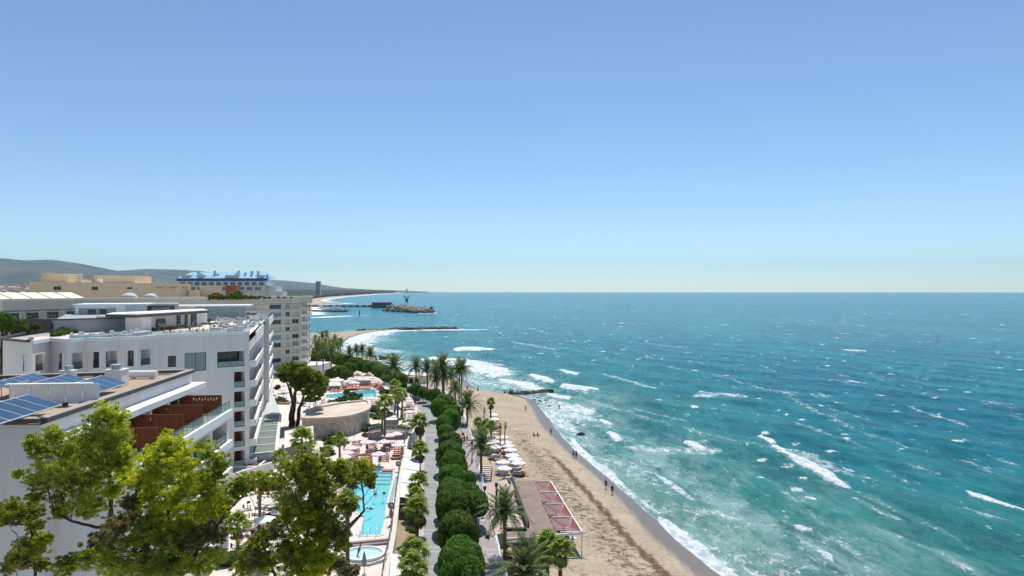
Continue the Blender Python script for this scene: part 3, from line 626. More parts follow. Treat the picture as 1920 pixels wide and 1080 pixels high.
wt = thing('water_tank', 'low white ribbed tank at the far edge of the gravel roof', 'tank', (-43.3,80.0,ZR-.35), .1)
MB().tube([(-1.6,0,.55),(1.6,0,.55)], .42, 12).obj('vessel', m_white2, wt); [MB().box((e_,0,.1),(.2,.7,.25)).obj('cradle', m_alu, wt) for e_ in (-1, 1)]

# ================================================================== white hotel
hot = thing('hotel_building', 'large white hotel with sawtooth bays and a planted roof terrace, left of the pine', 'building')
ZH = 29.0
HL, C0, I0, C1, I1, C2, I2, C3, I3, HE, HR_ = (-74.3,99.6), (-66.3,94.3), (-67.4,99.6), (-62.9,96.9), (-62.7,100.1), (-59.9,100.0), (-58.9,102.4), (-56.2,102.4), (-55.7,106.7), (-55.2,108.3), (-44.8,116.4)
hw = MB(); hg = MB()
def plain(mb, a, b, z0=5, z1=ZH): Wall(a, b, z0, z1).into(mb)
pts = [HL, C0, I0, C1, I1, C2, I2, C3, I3, HE, HR_]
# narrow slot windows on the grey faces, square loggias on the bluish ones
levels = [23.3, 19.95, 16.6, 13.25, 9.9]
for a, b, kind in ((HL,C0,'slot'),(C0,I0,'log'),(I0,C1,'slot'),(C1,I1,'log'),(I1,C2,'slot'),(C2,I2,'log'),(I2,C3,'slot'),(C3,I3,'log'),(I3,HE,'no')):
    W = Wall(a, b, 5, ZH)
    for z in [24.75, 21.4, 18.05, 14.7]:
        if kind == 'slot':
            u = W.L*(.70 if a is HL else .45); W.window(hot, u, u+.95, z, z+2.35, .35, mull=0); W.railing(hot, u, u+.95, z, 1.0, -.05, glass=False)
        elif kind == 'log':
            u0 = W.L*.18; u1 = min(W.L-.35, u0+2.3); W.hole(u0, u1, z, z+2.35, 1.4); W.railing(hot, u0, u1, z, .95, -.06, glass=False)
            W2 = Wall(W.at(u0,0,-1.34)[:2], W.at(u1,0,-1.34)[:2], z, z+2.3)
            if W2.L > .9: W2.window(hot, .1, W2.L*.62, z+.02, z+2.1, 0, mull=0, cut=False)
    W.into(hw)
W = Wall(HE, HR_, 5, ZH)
W.window(hot, .55, 1.75, 23.9, 25.7, .25, mull=1); W.window(hot, .45, 1.65, 20.2, 21.6, .25, mull=1)
W.window(hot, 3.0, 6.3, 23.0, 26.0, .25, mull=1, gm=m_glassc)
W.hole(8.0, 12.4, 23.3, 25.9, 2.6); W.railing(hot, 8.0, 12.4, 23.3, .95, -.08)
W2 = Wall(W.at(8.0,0,-2.5)[:2], W.at(12.4,0,-2.5)[:2], 23.3, 25.8); W2.window(hot, .2, 4.2, 23.35, 25.7, 0, mull=3, cut=False)
for z in (19.75, 16.4, 13.05, 9.7, 6.4):
    W.hole(10.7, 12.45, z, z+2.65, 2.4); W.railing(hot, 10.7, 12.45, z, 1.0, -.08)
    W2 = Wall(W.at(10.7,0,-2.3)[:2], W.at(12.45,0,-2.3)[:2], z, z+2.6); W2.window(hot, .1, .8, z+.05, z+2.4, 0, mull=0, cut=False)
    W2.window(hot, .85, 1.7, z+.05, z+2.5, 0, mull=0, cut=False, fm=m_wood, gm=m_wood)
W.into(hw)
for z in (22.6, 19.3, 15.95, 12.6, 9.3): W.bar(hg, 10.0, W.L+.1, z-.03, z+.03, .02, .04)
hg.obj('joint', m_ltgrey, hot)
# sea-facing side: two balcony bays with a ribbed recess between
d0 = (-.302, .953); n0 = (.953, -.302)
def SP(t, out=0): return (HR_[0]+d0[0]*t-n0[0]*0+ .953*out, HR_[1]+d0[1]*t+ .302*out)
_a, _b = SP(0), SP(91.5)
Wd = Wall(_a, _b, 5, ZH-1.6)
for z in levels+[6.5]:
    for u in list(np.arange(1.0, 25, 4.1))+list(np.arange(60.5, 88, 4.1)):
        Wd.window(hot, u, u+3.2, z-.1, z+2.45, .3, mull=2)
Wd.into(hw); Wall(_b, (-100,196), 5, ZH).into(hw); Wall((-100,196), HL, 5, ZH).into(hw)
hw.obj('wall', m_white, hot)
rb = MB()
for u in np.arange(28.6, 58.5, 1.05): Wd.bar(rb, u, u+.5, 5, ZH-1.6, .34, .36)
rb.obj('ribbed_fins', M('ribbed_stone', (.42,.38,.34), .8), hot)
for z in [26.1]+[q-.25 for q in levels]+[6.2]:
    for u0, u1 in ((-.05,27.4),(59.0,91.5)):
        zz = z+.1 if z > 26 else z
        hgt = 2.0 if z > 26 else 1.15
        b_ = MB(); Wd.bar(b_, u0, u1, zz+(.9 if z > 26 else 0), zz+(.9 if z > 26 else 0)+hgt, 1.15, .16)
        if z < 26: Wd.bar(b_, u0, u1, zz-.02, zz+.16, .99, .95); Wd.bar(b_, u0, u0+.14, zz+.16, zz+hgt, .99, .96)
        b_.obj('balcony_parapet', m_white2, hot)
for u in (27.5, 58.8): 
    b_ = MB(); Wd.bar(b_, u, u+.35, 5, ZH+.3, 1.15, 1.1); b_.obj('pier', m_white2, hot)
_roof = [HL, C0, I0, C1, I1, C2, I2, C3, I3, HE, HR_, SP(91.5), (-100,196)]
k_ = MB(); nR = len(_roof); k_.add([(x, y, ZH-.5) for x, y in _roof], [tuple(range(nR))]); k_.obj('roof', m_pave, hot)
cp = MB()
for a, b in zip(pts[1:-1], pts[2:]): cp.beam((a[0],a[1]+.12,ZH-.05), (b[0],b[1]+.12,ZH-.05), .42, .5)
cp.obj('parapet_coping', m_white2, hot)
cp = MB(); q1, q2 = (-74.6,99.2), (-66.8,94.2)
for a, b in ((q1,q2),(q2,(-70.5,100.2)),(q1,(-80,112))): cp.beam((a[0],a[1],ZH+.1), (b[0],b[1],ZH+.1), .5, .3)
cp.obj('dark_coping', m_cap, hot)
# glass balustrade panels on the terrace edge, one object per bay
rl = [(-64,98.9),(-61.2,101.2),(-57.5,103.6),(-56,108.2),(-45.4,116.3),(-54,142),(-72,203)]
for a, b in zip(rl[:-1], rl[1:]):
    Wr = Wall(a, b, ZH, ZH+1); n = max(1, int(Wr.L/3.2))
    for k in range(n):
        f = MB(); Wr.bar(f, Wr.L*k/n, Wr.L*k/n+.05, ZH-.5, ZH+.65, 0, .05); Wr.bar(f, Wr.L*k/n, Wr.L*(k+1)/n, ZH+.63, ZH+.68, 0, .05); fo = f.obj('balustrade', m_alu, hot)
        g = MB(); Wr.bar(g, Wr.L*k/n+.06, Wr.L*(k+1)/n-.02, ZH-.3, ZH+.62, -.01, .02); g.obj('pane', m_rail, fo)
# roof pavilions (each lifted off the terrace as a part of the hotel)
def RP(px, py, z): return G(px, py, z)
def slabpoly(name, poly, z0, z1, m, par=hot): return MB().prism(poly, z0, z1).obj(name, m, par)
Z1 = ZH-.5
# long grey wall of the rear wing
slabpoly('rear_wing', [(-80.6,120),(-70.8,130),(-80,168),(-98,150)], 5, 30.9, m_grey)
slabpoly('dark_screen', [(-88,120.5),(-81.5,120.5),(-81.5,121),(-88,121)], 24, 31.1, m_cap)
cp = MB(); cp.beam((-80.7,120,31.0), (-70.8,130,31.0), .5, .22); cp.obj('dark_coping', m_cap, hot)
# white box with dark openings, blue-grey continuation and dark sign board
bxw = Wall((-93.5,146), (-85.5,151), 29.5, 32.95); mb = MB()
bxw.hole(.7, 7.6, 30.2, 32.3, 1.8); bxw.into(mb); mb.obj('penthouse_wall', m_white2, hot)
W2 = Wall(bxw.at(.7,0,-1.7)[:2], bxw.at(7.6,0,-1.7)[:2], 30.2, 32.2)
for u0, u1 in ((1.7,3.1),(3.9,5.1)): W2.window(hot, u0, u1, 30.2, 32.0, 0, mull=0, cut=False)
slabpoly('penthouse_roof', [(-93.9,145.7),(-82,153),(-86,166),(-100,160)], 32.95, 33.2, m_white2)
W4 = Wall((-85.5,151.1), (-77,156.2), 29.5, 32.9); mb = MB(); W4.into(mb); mb.obj('grey_wall', m_ltgrey, hot)
sg = MB(); W4.bar(sg, 4.2, 9.8, 31.3, 32.75, .12, .1); sgo = sg.obj('sign_board', M('dark_brown_board', (.06,.05,.045), .6), hot)
lt = MB()
for k in range(10):     # pale ring-like characters, too soft in the photo to read
    cxx = 5.2+k*.36
    W4.bar(lt, cxx, cxx+.24, 32.22, 32.28, .14, .02); W4.bar(lt, cxx, cxx+.24, 31.8, 31.86, .14, .02); W4.bar(lt, cxx, cxx+.05, 31.86, 32.22, .14, .02); W4.bar(lt, cxx+.19, cxx+.24, 31.86, 32.22, .14, .02)
lt.obj('lettering', m_ltgrey, sgo)
# white stair box, long low bar pavilion with a wide canopy
slabpoly('stair_box', [(-69.9,123.5),(-67.5,124.5),(-67.6,128),(-70.5,128)], Z1, 32.05, m_white2)
slabpoly('bar_pavilion', [(-69,128.1),(-69.2,155),(-78,158),(-78,128.1)], Z1, 31.35, m_white)
slabpoly('bar_canopy', [(-66,120),(-65.4,147),(-72,159),(-76,130),(-72,121)], 31.6, 31.95, m_white2)
cp = MB(); cp.beam((-65.93,120,31.6), (-65.33,147,31.6), .12, .5); cp.beam((-72,120.9,31.6), (-66,119.9,31.6), .12, .5); cp.obj('dark_fascia', m_cap, hot)
W5 = Wall((-68.95,128), (-69.15,155), Z1, 31.3)
for u0, u1, zt2 in ((4.3,7.6,30.6),(12.6,13.9,31.1),(16.2,17.0,31.1),(19,21.2,31.1)): W5.window(hot, u0, u1, Z1+.02, zt2, -.12, mull=0, cut=False, gm=m_glass if u0 > 3 else m_grey)
# glass-fronted pavilion with a bright flat roof
W6 = Wall((-80,171.5), (-69,177.5), Z1, 31.6)
for k in range(4): W6.window(hot, .1+k*3.1, 3.05+k*3.1, Z1+.9, 31.9, 0, mull=1, cut=False, gm=m_glassc, fm=m_alu)
slabpoly('pavilion_base', [(-80,171.6),(-69,177.6),(-73,187),(-84,182)], Z1, Z1+.9, m_ltgrey)
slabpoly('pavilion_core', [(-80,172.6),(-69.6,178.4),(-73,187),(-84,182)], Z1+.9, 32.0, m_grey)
slabpoly('pavilion_roof', [(-86,168),(-68.3,177),(-72,190),(-90,181)], 32.05, 32.4, m_white2)
slabpoly('roof_upstand', [(-92,162),(-82,168),(-86,176),(-96,172)], 30, 33.0, m_ltgrey)

# ================================================================== beige apartment block with the curved corner
bg_ = thing('apartment_building', 'long beige apartment block with cream coping and rounded balconies at its seaward corner', 'building')
ZB = 34.0
F0, F1, F2, F3 = (-117,156), (-112.8,182.7), (-104,212), (-80.6,259)
bw = MB(); rows = [30.7-2.8*k for k in range(9)]
W = Wall(F2, F3, 5, ZB-2.6)
for r_, z in enumerate(rows):
    for j, (u0, u1) in enumerate(((9.5,17.5),(25.5,31.6),(37.6,43.2),(45.4,47.5),(48.7,52.2))):
        if z < 9: continue
        st = (r_+j) % 3
        W.window(bg_, u0, u1, z-1.15, z+.45, .3, mull=(3 if u1-u0 > 4 else 1), fm=m_ltgrey, gm=(m_glass if (r_*7+j*3) % 5 < 2 else m_shut if (r_+j) % 3 else m_glassc))
    sb = MB(); W.bar(sb, 0, W.L, z-1.75, z-1.55, .18, .2); sb.obj('string_course', m_cornice, bg_)
W.hole(1, 50, 5.2, 8.2, 2.2); W.into(bw)
Wc = Wall(F1, F2, 5, ZB-2.6)
for z in rows[:3]:
    for u in (2, 8, 15, 22): Wc.window(bg_, u, u+3.4, z-1.35, z+.25, .4, mull=1)
Wc.into(bw)
Wc = Wall(F0, F1, 5, ZB-2.6)
for z in rows[:3]:
    for i_, u in enumerate((1.5, 7, 13, 19)):
        Wc.window(bg_, u, u+3.6, z-1.35, z+.15, .4, mull=2, gm=m_glass)
        aw = MB(); Wc.bar(aw, u-.3, u+3.9, z+.25, z+.36, 1.2, 1.2); aw.obj('window_awning', m_cornice if i_ > 1 else m_white2, bg_)
Wc.into(bw)
Wall(F3, (-79.0,264), 5, ZB-2.6).into(bw); Wall((-150,156), F0, 5, ZB-2.6).into(bw)
bw.obj('wall', m_beige, bg_)
# rounded corner: solid slabs with recess shade put into the core's dark colour and bowed parapets
arc = [(-79.0+.0, 262.0)]
cx_, cy_, rr_ = -84.5, 264.5, 6.2
arc = [(cx_+rr_*math.cos(t), cy_+rr_*math.sin(t)) for t in np.linspace(math.radians(-58), math.radians(75), 12)]
core = [(cx_+(rr_-2.0)*math.cos(t), cy_+(rr_-2.0)*math.sin(t)) for t in np.linspace(math.radians(-58), math.radians(75), 12)]
MB().prism(core+[(-100,285),(-96,262)], 5, ZB-2.6).obj('corner_core', M('painted_recess_shade', (.15,.14,.13), .8), bg_)
gl_ = MB()
for z in rows[:8]:
    sl = MB().prism(arc+[(cx_-3, cy_+5), (cx_-4, cy_-2)], z-1.75, z-1.5); so_ = sl.obj('balcony_slab', m_cornice, bg_)
    pr = MB()
    for a, b in zip(arc[:-1], arc[1:]): pr.beam((a[0],a[1],z-1.05), (b[0],b[1],z-1.05), .14, .9)
    pr.obj('balcony_parapet', m_white2 if rows.index(z) % 3 else m_beige, bg_)
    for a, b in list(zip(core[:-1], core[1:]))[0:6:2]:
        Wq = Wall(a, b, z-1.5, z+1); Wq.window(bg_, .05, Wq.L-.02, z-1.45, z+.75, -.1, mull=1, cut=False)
cols = MB()
for t in (-30, 20, 60): cols.box((cx_+(rr_-.3)*math.cos(math.radians(t)), cy_+(rr_-.3)*math.sin(math.radians(t)), (5+ZB-2.6)/2), (.35,.35,ZB-7.6))
cols.obj('corner_posts', m_beige, bg_)
top = [F0, F1, F2, F3]+arc
cn = MB()
for a, b in zip(top[:-1], top[1:]): cn.beam((a[0],a[1],ZB-1.35), (b[0],b[1],ZB-1.35), 1.3, 2.3)
cn.obj('fascia', m_beige, bg_)
cn = MB()
for a, b in zip(top[:-1], top[1:]): cn.beam((a[0],a[1],ZB-.05), (b[0],b[1],ZB-.05), 2.1, .55)
cn.obj('coping', m_cornice, bg_)
MB().add([(x, y, ZB-.6) for x, y in top+[(-100,290),(-190,290),(-190,156)]], [tuple(range(len(top)+3))]).obj('roof', m_roof, bg_)
MB().prism([(-170,156),(-118,156),(-114,183),(-106,212),(-86,262),(-100,290),(-170,290)], 5, ZB-2.7).obj('inner_mass', m_beige, bg_)
for k in range(5):          # bright lantern lights on the left arm
    y0 = 156+k*5.6; x0 = -118.4+ (y0-156)*.155
    q = MB().add([(x0-.5,y0+.3,ZB+.1),(x0-.5+.8,y0+5.2,ZB+.1),(x0-3.6,y0+5.2,ZB+1.7),(x0-4.4,y0+.3,ZB+1.7),(x0-4.4,y0+.3,ZB-.4),(x0-3.6,y0+5.2,ZB-.4)], [(0,1,2,3),(0,3,4),(1,5,2),(3,2,5,4)]); q.obj('skylight', m_cornice, bg_)
pe_ = [((-138,195),(-126.0,200),(-118,222),(-110.5,235),(-130,272),(-150,272))]
MB().prism(list(pe_[0]), ZB-.6, 38.6).obj('penthouse', m_cream, bg_)
for (a, b, zz, u0, u1, z0, z1) in (((-138,195),(-126,200),0, 6,7.8,36.3,37.4), ((-126,200),(-118,222),0, 3,5,36.3,37.4), ((-126,200),(-118,222),0, 15,17,36.6,37.3), ((-118,222),(-110.5,235),0,2,4.6,37.0,37.3), ((-118,222),(-110.5,235),0,7,9.6,37.0,37.3),((-118,222),(-110.5,235),0,11.5,14,37.0,37.3)):
    Wx = Wall(a, b, 33, 38); Wx.window(bg_, u0, u1, z0, z1, -.12, mull=1, cut=False, fm=m_cream, gm=m_dark)
MB().prism([(-142,206),(-136,209),(-136,216),(-142,216)], 38.6, 41.4).prism([(-134,209.5),(-132.5,210),(-132.5,215),(-134,215)], 38.6, 39.6).obj('lift_house', m_cream, bg_)
MB().prism([(-131,214),(-121.5,220),(-121.5,230),(-131,230)], 38.6, 41.0).obj('lift_house', m_cream, bg_)
MB().prism([(-129.2,212.6),(-128.2,212.6),(-128.2,214),(-129.2,214)], 38.6, 40).obj('chimney', m_white2, bg_)
for x0, y0 in ((-131,214),(-128,217)):
    pass
for (x0, y0, h_) in ((-127.5,217.5,3.6),(-125.6,218.5,2.6),(-123.8,219.3,3.2),(-118,224,7.5),(-117.4,225,6.2)):
    MB().cyl((x0,y0,38.6 if x0 < -120 else 36), .05, h_, 5).obj('mast', m_alu, bg_)
for (x0, y0, z0, r) in ((-119.5,223.4,41.2,.6),(-116.6,224.4,39.5,.7),(-133.0,210.2,40.3,.9)):
    MB().ico((x0,y0,z0), r, 10, 6, 0, (1,.35,1)).obj('satellite_dish', m_ltgrey, bg_)
MB().prism([(-108,236),(-101.5,238),(-104,243),(-111,243)], ZB-.5, 37.9).obj('tan_box', m_cream, bg_); MB().prism([(-104.5,249),(-101,250),(-101,254),(-104.5,254)], ZB-.5, 38.1).obj('red_box', m_red, bg_); MB().prism([(-110,232.5),(-107.5,233.5),(-107.5,236),(-110,236)], ZB-.5, 36.3).obj('ochre_box', m_cream, bg_)
for k in range(3): MB().ico((-115.5+k*3.0,206+k*6.5,ZB+.1), 2.3-.3*k, 14, 8, 0, (1,1,.62)).obj('roof_dome', M('dome_grey%d' % k, (.42,.44,.49), .6) if 0 else m_ltgrey, bg_) if k < 2 else None
# seaward white podium under the corner
MB().prism([(-79,248),(-72.5,252),(-71,268),(-84,270),(-86,250)], 3, 8.3).obj('podium', m_white, bg_)
MB().prism([(-92,233),(-78,249),(-80,253),(-95,238)], 5, 8.3).obj('podium', m_ltgrey, bg_)

# ================================================================== blue-roofed block behind
br = thing('apartment_building', 'white block with pale blue roof, deep blue fascia and blue spire behind the beige block', 'building')
YB = 450; sX = lambda px: (px-960)*YB/F; sZ = lambda py: HC+(546-py)*YB/F
W = Wall((sX(335),YB), (sX(498),YB), 25, sZ(526.5)); mb = MB()
for k in range(12): W.window(br, 1.2+k*4.7, 4.4+k*4.7, sZ(534.5), sZ(529), .6, mull=1)
for k in range(9): W.window(br, 7+k*5.4, 11+k*5.4, sZ(543.5), sZ(538), .6, mull=2)
W.into(mb); mb.obj('wall', m_white, br)
for z in (sZ(537), sZ(547)):
    b_ = MB(); W.bar(b_, -.5, W.L+.5, z-.5, z+.5, .8, .8); b_.obj('balcony_band', m_ltgrey, br)
MB().prism([(sX(335)+.3,YB+1.4),(sX(498)-.3,YB+1.4),(sX(498),YB+18),(sX(335),YB+18)], 25, sZ(527)).obj('inner_mass', m_white, br)
b_ = MB(); W.bar(b_, -1, W.L+1, sZ(527), sZ(521.7), .9, .9); b_.obj('fascia', m_bluedk, br)
for x0, x1 in ((337,366),(382,420),(450,478)):
    b_ = MB(); W.bar(b_, (x0-335)*YB/F, (x1-335)*YB/F, sZ(522.4), sZ(520.9), 1.2, .6); b_.obj('gutter', m_white2, br)
rf = MB(); x0, x1 = sX(333), sX(500); xa, xb = sX(348), sX(490); yf, yb_ = YB-.9, YB+9; za, zb = sZ(521.7), sZ(509.5)
rf.add([(x0,yf,za),(x1,yf,za),(xb,yb_,zb),(xa,yb_,zb),(x1,YB+19,za),(x0,YB+19,za)], [(0,1,2,3),(1,4,2),(5,0,3),(3,2,4,5)]); rfo = rf.obj('roof', m_bluelt, br)
for px_, py_ in ((367,509),(372,514),(398,509.5),(404,515),(443,509),(438,514),(468,510),(452,519),(480,510),(424,520),(353,519),(365,519),(456,513),(476,518)):
    MB().box((sX(px_),YB+4,sZ(py_)-.6), (1.5,1.2,2.6)).obj('chimney', m_ltgrey, br)
for x0_, x1_ in ((341,358),(422,448),(482,496),(371,384)):
    MB().prism([(sX(x0_),YB-.4),(sX(x1_),YB-.4),(sX(x1_),YB+5),(sX(x0_),YB+5)], sZ(521.6), sZ(515.8)).obj('dormer', m_beige, br)
sp = MB(); cx0 = sX(500.5); sp.add([(cx0-1.7,YB-1,sZ(527)),(cx0+1.7,YB-1,sZ(527)),(cx0+1.7,YB+3,sZ(527)),(cx0-1.7,YB+3,sZ(527)),(cx0,YB+1,sZ(513))], [(0,1,4),(1,2,4),(2,3,4),(3,0,4)]); sp.obj('spire', m_bluelt, br)
MB().prism([(sX(495),YB+2),(sX(512),YB+2),(sX(516),YB+14),(sX(495),YB+14)], 25, sZ(536)).prism([(sX(508),YB+5),(sX(525),YB+5),(sX(525),YB+14),(sX(508),YB+14)], 20, sZ(546)).obj('stepped_terraces', m_white, br)
# ================================================================== terrace surface with its pools let in
m_stone = M('fort_stone', (.64,.53,.44), .95, (.42,.33,.27), 1.1, 9, bump=.9, bscale=2.2)
m_stonetop = M('fort_render', (.70,.60,.50), .9, (.56,.46,.37), .25, 8)
m_tile = M('pool_tile', (.24,.72,.78), .4, (.40,.84,.86), 1.6, 6)
m_tilew = M('whirlpool_tile', (.55,.76,.82), .4, (.66,.83,.87), 1.2, 5)
m_water = M('pool_water', (.10,.55,.62), .05, (.20,.68,.74), 2.5, 6, bump=.35, bscale=1.4, spec=.6, alpha=.42)
m_mauve2 = M('mauve_render', (.30,.24,.23), .85, (.26,.21,.20), .7)
m_cop = M('pool_coping', (.66,.60,.54), .7, (.60,.54,.48), .6)
m_pink = M('pink_canvas', (.70,.50,.49), .8, (.64,.44,.44), 1)
m_pinkpale = M('pale_pink_canvas', (.80,.68,.67), .8, (.75,.62,.61), 1)
m_whitecan = M('white_canvas', (.80,.77,.74), .8, (.74,.71,.68), 1)
m_coral = M('coral_cushion', (.58,.21,.16), .8, (.50,.16,.12), 1)
m_salmon = M('salmon_cushion', (.66,.34,.28), .8, (.58,.27,.22), 1)
m_frame = M('teak_frame', (.17,.08,.05), .7)
m_whitef = M('white_lounger', (.74,.72,.70), .6)
m_orange = M('orange_matting', (.42,.22,.09), .9, (.36,.18,.07), 1)
m_navy = M('navy_fabric', (.02,.03,.08), .8)
from mathutils.geometry import tessellate_polygon
def holed(name, outer, holes, z, m, par=None, kind=None):
    polys = [[Vector((x, y, z)) for x, y in outer]]+[[Vector((x, y, z)) for x, y in h] for h in holes]
    tri = tessellate_polygon(polys); vs = [tuple(v) for p in polys for v in p]; fs = []
    for a, b, c in tri:
        A, B, C_ = vs[a], vs[b], vs[c]; cr = (B[0]-A[0])*(C_[1]-A[1])-(B[1]-A[1])*(C_[0]-A[0]); fs.append((a, b, c) if cr > 0 else (a, c, b))
    return MB().add(vs, fs).obj(name, m, par, kind=kind)
P1 = [G(x, y, TER_Z) for x, y in ((675,1003),(683,968),(667,958),(648,944),(655,920),(684,898),(708,880),(737,880),(735,900),(724,945),(721,972),(713,1003))]
P2 = [G(x, y, TER_Z) for x, y in ((611,741),(690,731),(703,730),(706,744),(640,746),(611,745.5))]
bpy.data.objects.remove(ter)
def ccw(p):
    a = sum(p[i][0]*p[(i+1)%len(p)][1]-p[(i+1)%len(p)][0]*p[i][1] for i in range(len(p))); return p if a > 0 else p[::-1]
TP = ccw(_tp); ter = holed('terrace', TP, [ccw(P1), ccw(P2)], TER_Z, m_pave, kind='structure')
tw = MB(); n_ = len(TP)
for i in range(n_):
    a, b = TP[i], TP[(i+1) % n_]; tw.add([(a[0],a[1],2.2),(b[0],b[1],2.2),(b[0],b[1],TER_Z-.001),(a[0],a[1],TER_Z-.001)], [(0,1,2,3)])
tw.obj('retaining_wall', m_white2, ter)
def pool(poly, label, mt, deep=1.3):
    t = thing('swimming_pool', label, 'swimming pool'); poly = ccw(poly); n = len(poly)
    b = MB(); b.add([(x, y, TER_Z-deep) for x, y in poly], [tuple(range(n))])
    for i in range(n):
        p, q = poly[i], poly[(i+1) % n]; b.add([(p[0],p[1],TER_Z-deep),(q[0],q[1],TER_Z-deep),(q[0],q[1],TER_Z),(p[0],p[1],TER_Z)], [(3,2,1,0)])
    b.obj('basin', mt, t)
    MB().add([(x, y, TER_Z-.14) for x, y in poly], [tuple(range(n))]).obj('water', m_water, t)
    c = MB()
    for i in range(n):
        p, q = poly[i], poly[(i+1) % n]; d = Vector((q[0]-p[0], q[1]-p[1], 0)).normalized(); r = Vector((d.y, -d.x, 0))*.28
        c.beam(Vector((p[0],p[1],TER_Z+.01))+r-d*.2, Vector((q[0],q[1],TER_Z+.01))+r+d*.2, .5, .08)
    c.obj('coping', m_cop, t); return t
p1 = pool(P1, 'long turquoise swimming pool with rounded left bulge beside the glass-fenced terrace edge', m_tile)
p2 = pool(P2, 'far turquoise swimming pool seen past the big round bush, backed by pink loungers', m_tile, 1.2)
st = MB()
for k in range(4):
    a, b = lerp(G(709,881,5), G(704,885,5), k/1.0), lerp(G(736,881,5), G(735.5,885,5), k/1.0); st.beam((a[0]+.3,a[1],TER_Z-.35-.25*k), (b[0]-.2,b[1],TER_Z-.35-.25*k), 1.0, .2)
st.obj('steps', m_tilew, p1)
# handrails at the near end
for px_ in (678, 691, 708):
    x, y = G(px_, 1004, 5); MB().tube([(x,y+.9,4.6),(x,y+.9,5.7),(x-.05,y+.2,5.85),(x-.1,y-.6,5.7),(x-.1,y-.6,5.02)], .035, 6).obj('handrail', m_alu, p1)
sp_ = thing('whirlpool', 'white octagonal whirlpool tub at the near end of the terrace, one bather inside', 'whirlpool', (*G(682,1046,5), 5))
oc = [(3.0*math.cos(math.radians(22.5+45*k)), 2.6*math.sin(math.radians(22.5+45*k))) for k in range(8)]; rd = [(2.15*math.cos(2*math.pi*k/24), 1.9*math.sin(2*math.pi*k/24)) for k in range(24)]
MB().prism(oc, 0, .3).obj('plinth', m_cop, sp_)
rg = MB()
for k in range(24):
    a, b = rd[k], rd[(k+1) % 24]; rg.add([(a[0]*1.14,a[1]*1.14,.3),(b[0]*1.14,b[1]*1.14,.3),(b[0]*1.14,b[1]*1.14,.62),(a[0]*1.14,a[1]*1.14,.62),(a[0],a[1],.3),(b[0],b[1],.3),(b[0],b[1],.62),(a[0],a[1],.62)], [(0,1,2,3),(3,2,6,7),(5,4,7,6)])
rg.obj('rim', m_white2, sp_); MB().add([(x, y, .33) for x, y in rd], [tuple(range(24))]).obj('floor', m_tilew, sp_); MB().add([(x, y, .5) for x, y in rd], [tuple(range(24))]).obj('water', M('whirlpool_water', (.62,.84,.90), .06, (.72,.90,.94), 2, alpha=.5, bump=.2), sp_)

# ------------------------------------------------ stone fort
ft_px = [(566,783),(572,770),(600,761),(640,754),(688,749),(693,753),(693,760),(689,766),(681,770),(667,775),(650,779),(620,782),(590,783)]
FP = ccw([G(x, y, 9.4) for x, y in ft_px])
fort = thing('stone_fort', 'old curved rubble-stone fort with a pale flat roof among the hotel gardens', 'fort')
MB().prism(FP, 5, 9.0).obj('wall', m_stone, fort)
pr = MB()
for i in range(len(FP)): a, b = FP[i], FP[(i+1) % len(FP)]; pr.beam((a[0],a[1],9.2), (b[0],b[1],9.2), .75, .42)
pr.obj('parapet', m_stonetop, fort)
cx_f = sum(p[0] for p in FP)/len(FP); cy_f = sum(p[1] for p in FP)/len(FP)
MB().add([(cx_f+(x-cx_f)*.97, cy_f+(y-cy_f)*.97, 9.02) for x, y in FP], [tuple(range(len(FP)))]).obj('roof', m_stonetop, fort)
x, y = G(636,780,8.4); MB().box((x, y-1.1, 8.5), (.45,.5,.4)).obj('spout', m_dark, fort)

# ------------------------------------------------ small structures on the terrace
tb = thing('service_block', 'square mauve service block with a white flat top behind the pink umbrellas', 'service block', (*G(732.5,810,5), 5), .05)
MB().box((0,.9,1.3), (2.5,1.8,2.6)).obj('wall', m_mauve2, tb); MB().box((0,.9,2.66), (2.7,2.0,.12)).obj('roof', m_whitecan, tb)
ar = thing('curved_wall', 'low curved mauve wall with a glass rail round a sunken bar', 'wall', (*G(727,824,5), 5))
mb = MB(); rl_ = MB(); R_ = 4.0
for k in range(14):
    t0, t1 = math.radians(200+k*160/14-10), math.radians(200+(k+1)*160/14-10)
    t0, t1 = math.radians(10+k*180/14), math.radians(10+(k+1)*180/14)
    mb.beam((R_*math.cos(t0), R_*.85*math.sin(t0), .8), (R_*math.cos(t1), R_*.85*math.sin(t1), .8), .3, 1.6)
    rl_.beam((R_*math.cos(t0), R_*.85*math.sin(t0), 2.35), (R_*math.cos(t1), R_*.85*math.sin(t1), 2.35), .06, .06); rl_.beam((R_*math.cos(t0), R_*.85*math.sin(t0), 1.6), (R_*math.cos(t0), R_*.85*math.sin(t0), 2.35), .05, .05)
mb.obj('wall', m_mauve2, ar); rl_.obj('rail', m_alu, ar)
MB().prism([(3.9*math.cos(math.radians(a)), 3.3*math.sin(math.radians(a))) for a in range(5,186,15)], 0, 1.45).obj('deck', m_mauve2, ar)
gz = thing('pavilion', 'white open pool bar with flat roof at the left of the far pool', 'pavilion', (*G(625,732,5), 5), .1)
MB().box((0,2,2.9), (5.4,4.4,.22)).obj('roof', m_whitecan, gz)
for ex, ey in ((-2.4,0),(2.4,0),(-2.4,4),(2.4,4)): MB().box((ex,ey,1.4), (.22,.22,2.8)).obj('post', m_whitecan, gz)
MB().box((0,1.8,.55), (3.6,1.2,1.1)).obj('counter', m_grey, gz); MB().box((2.3,2,1.3), (.06,3.6,2.4)).obj('glass_screen', m_rail, gz)
g2 = thing('gazebo', 'pale gazebo with two canvas gables in the middle of the far loungers', 'gazebo', (*G(681,719,5), 5), .08)
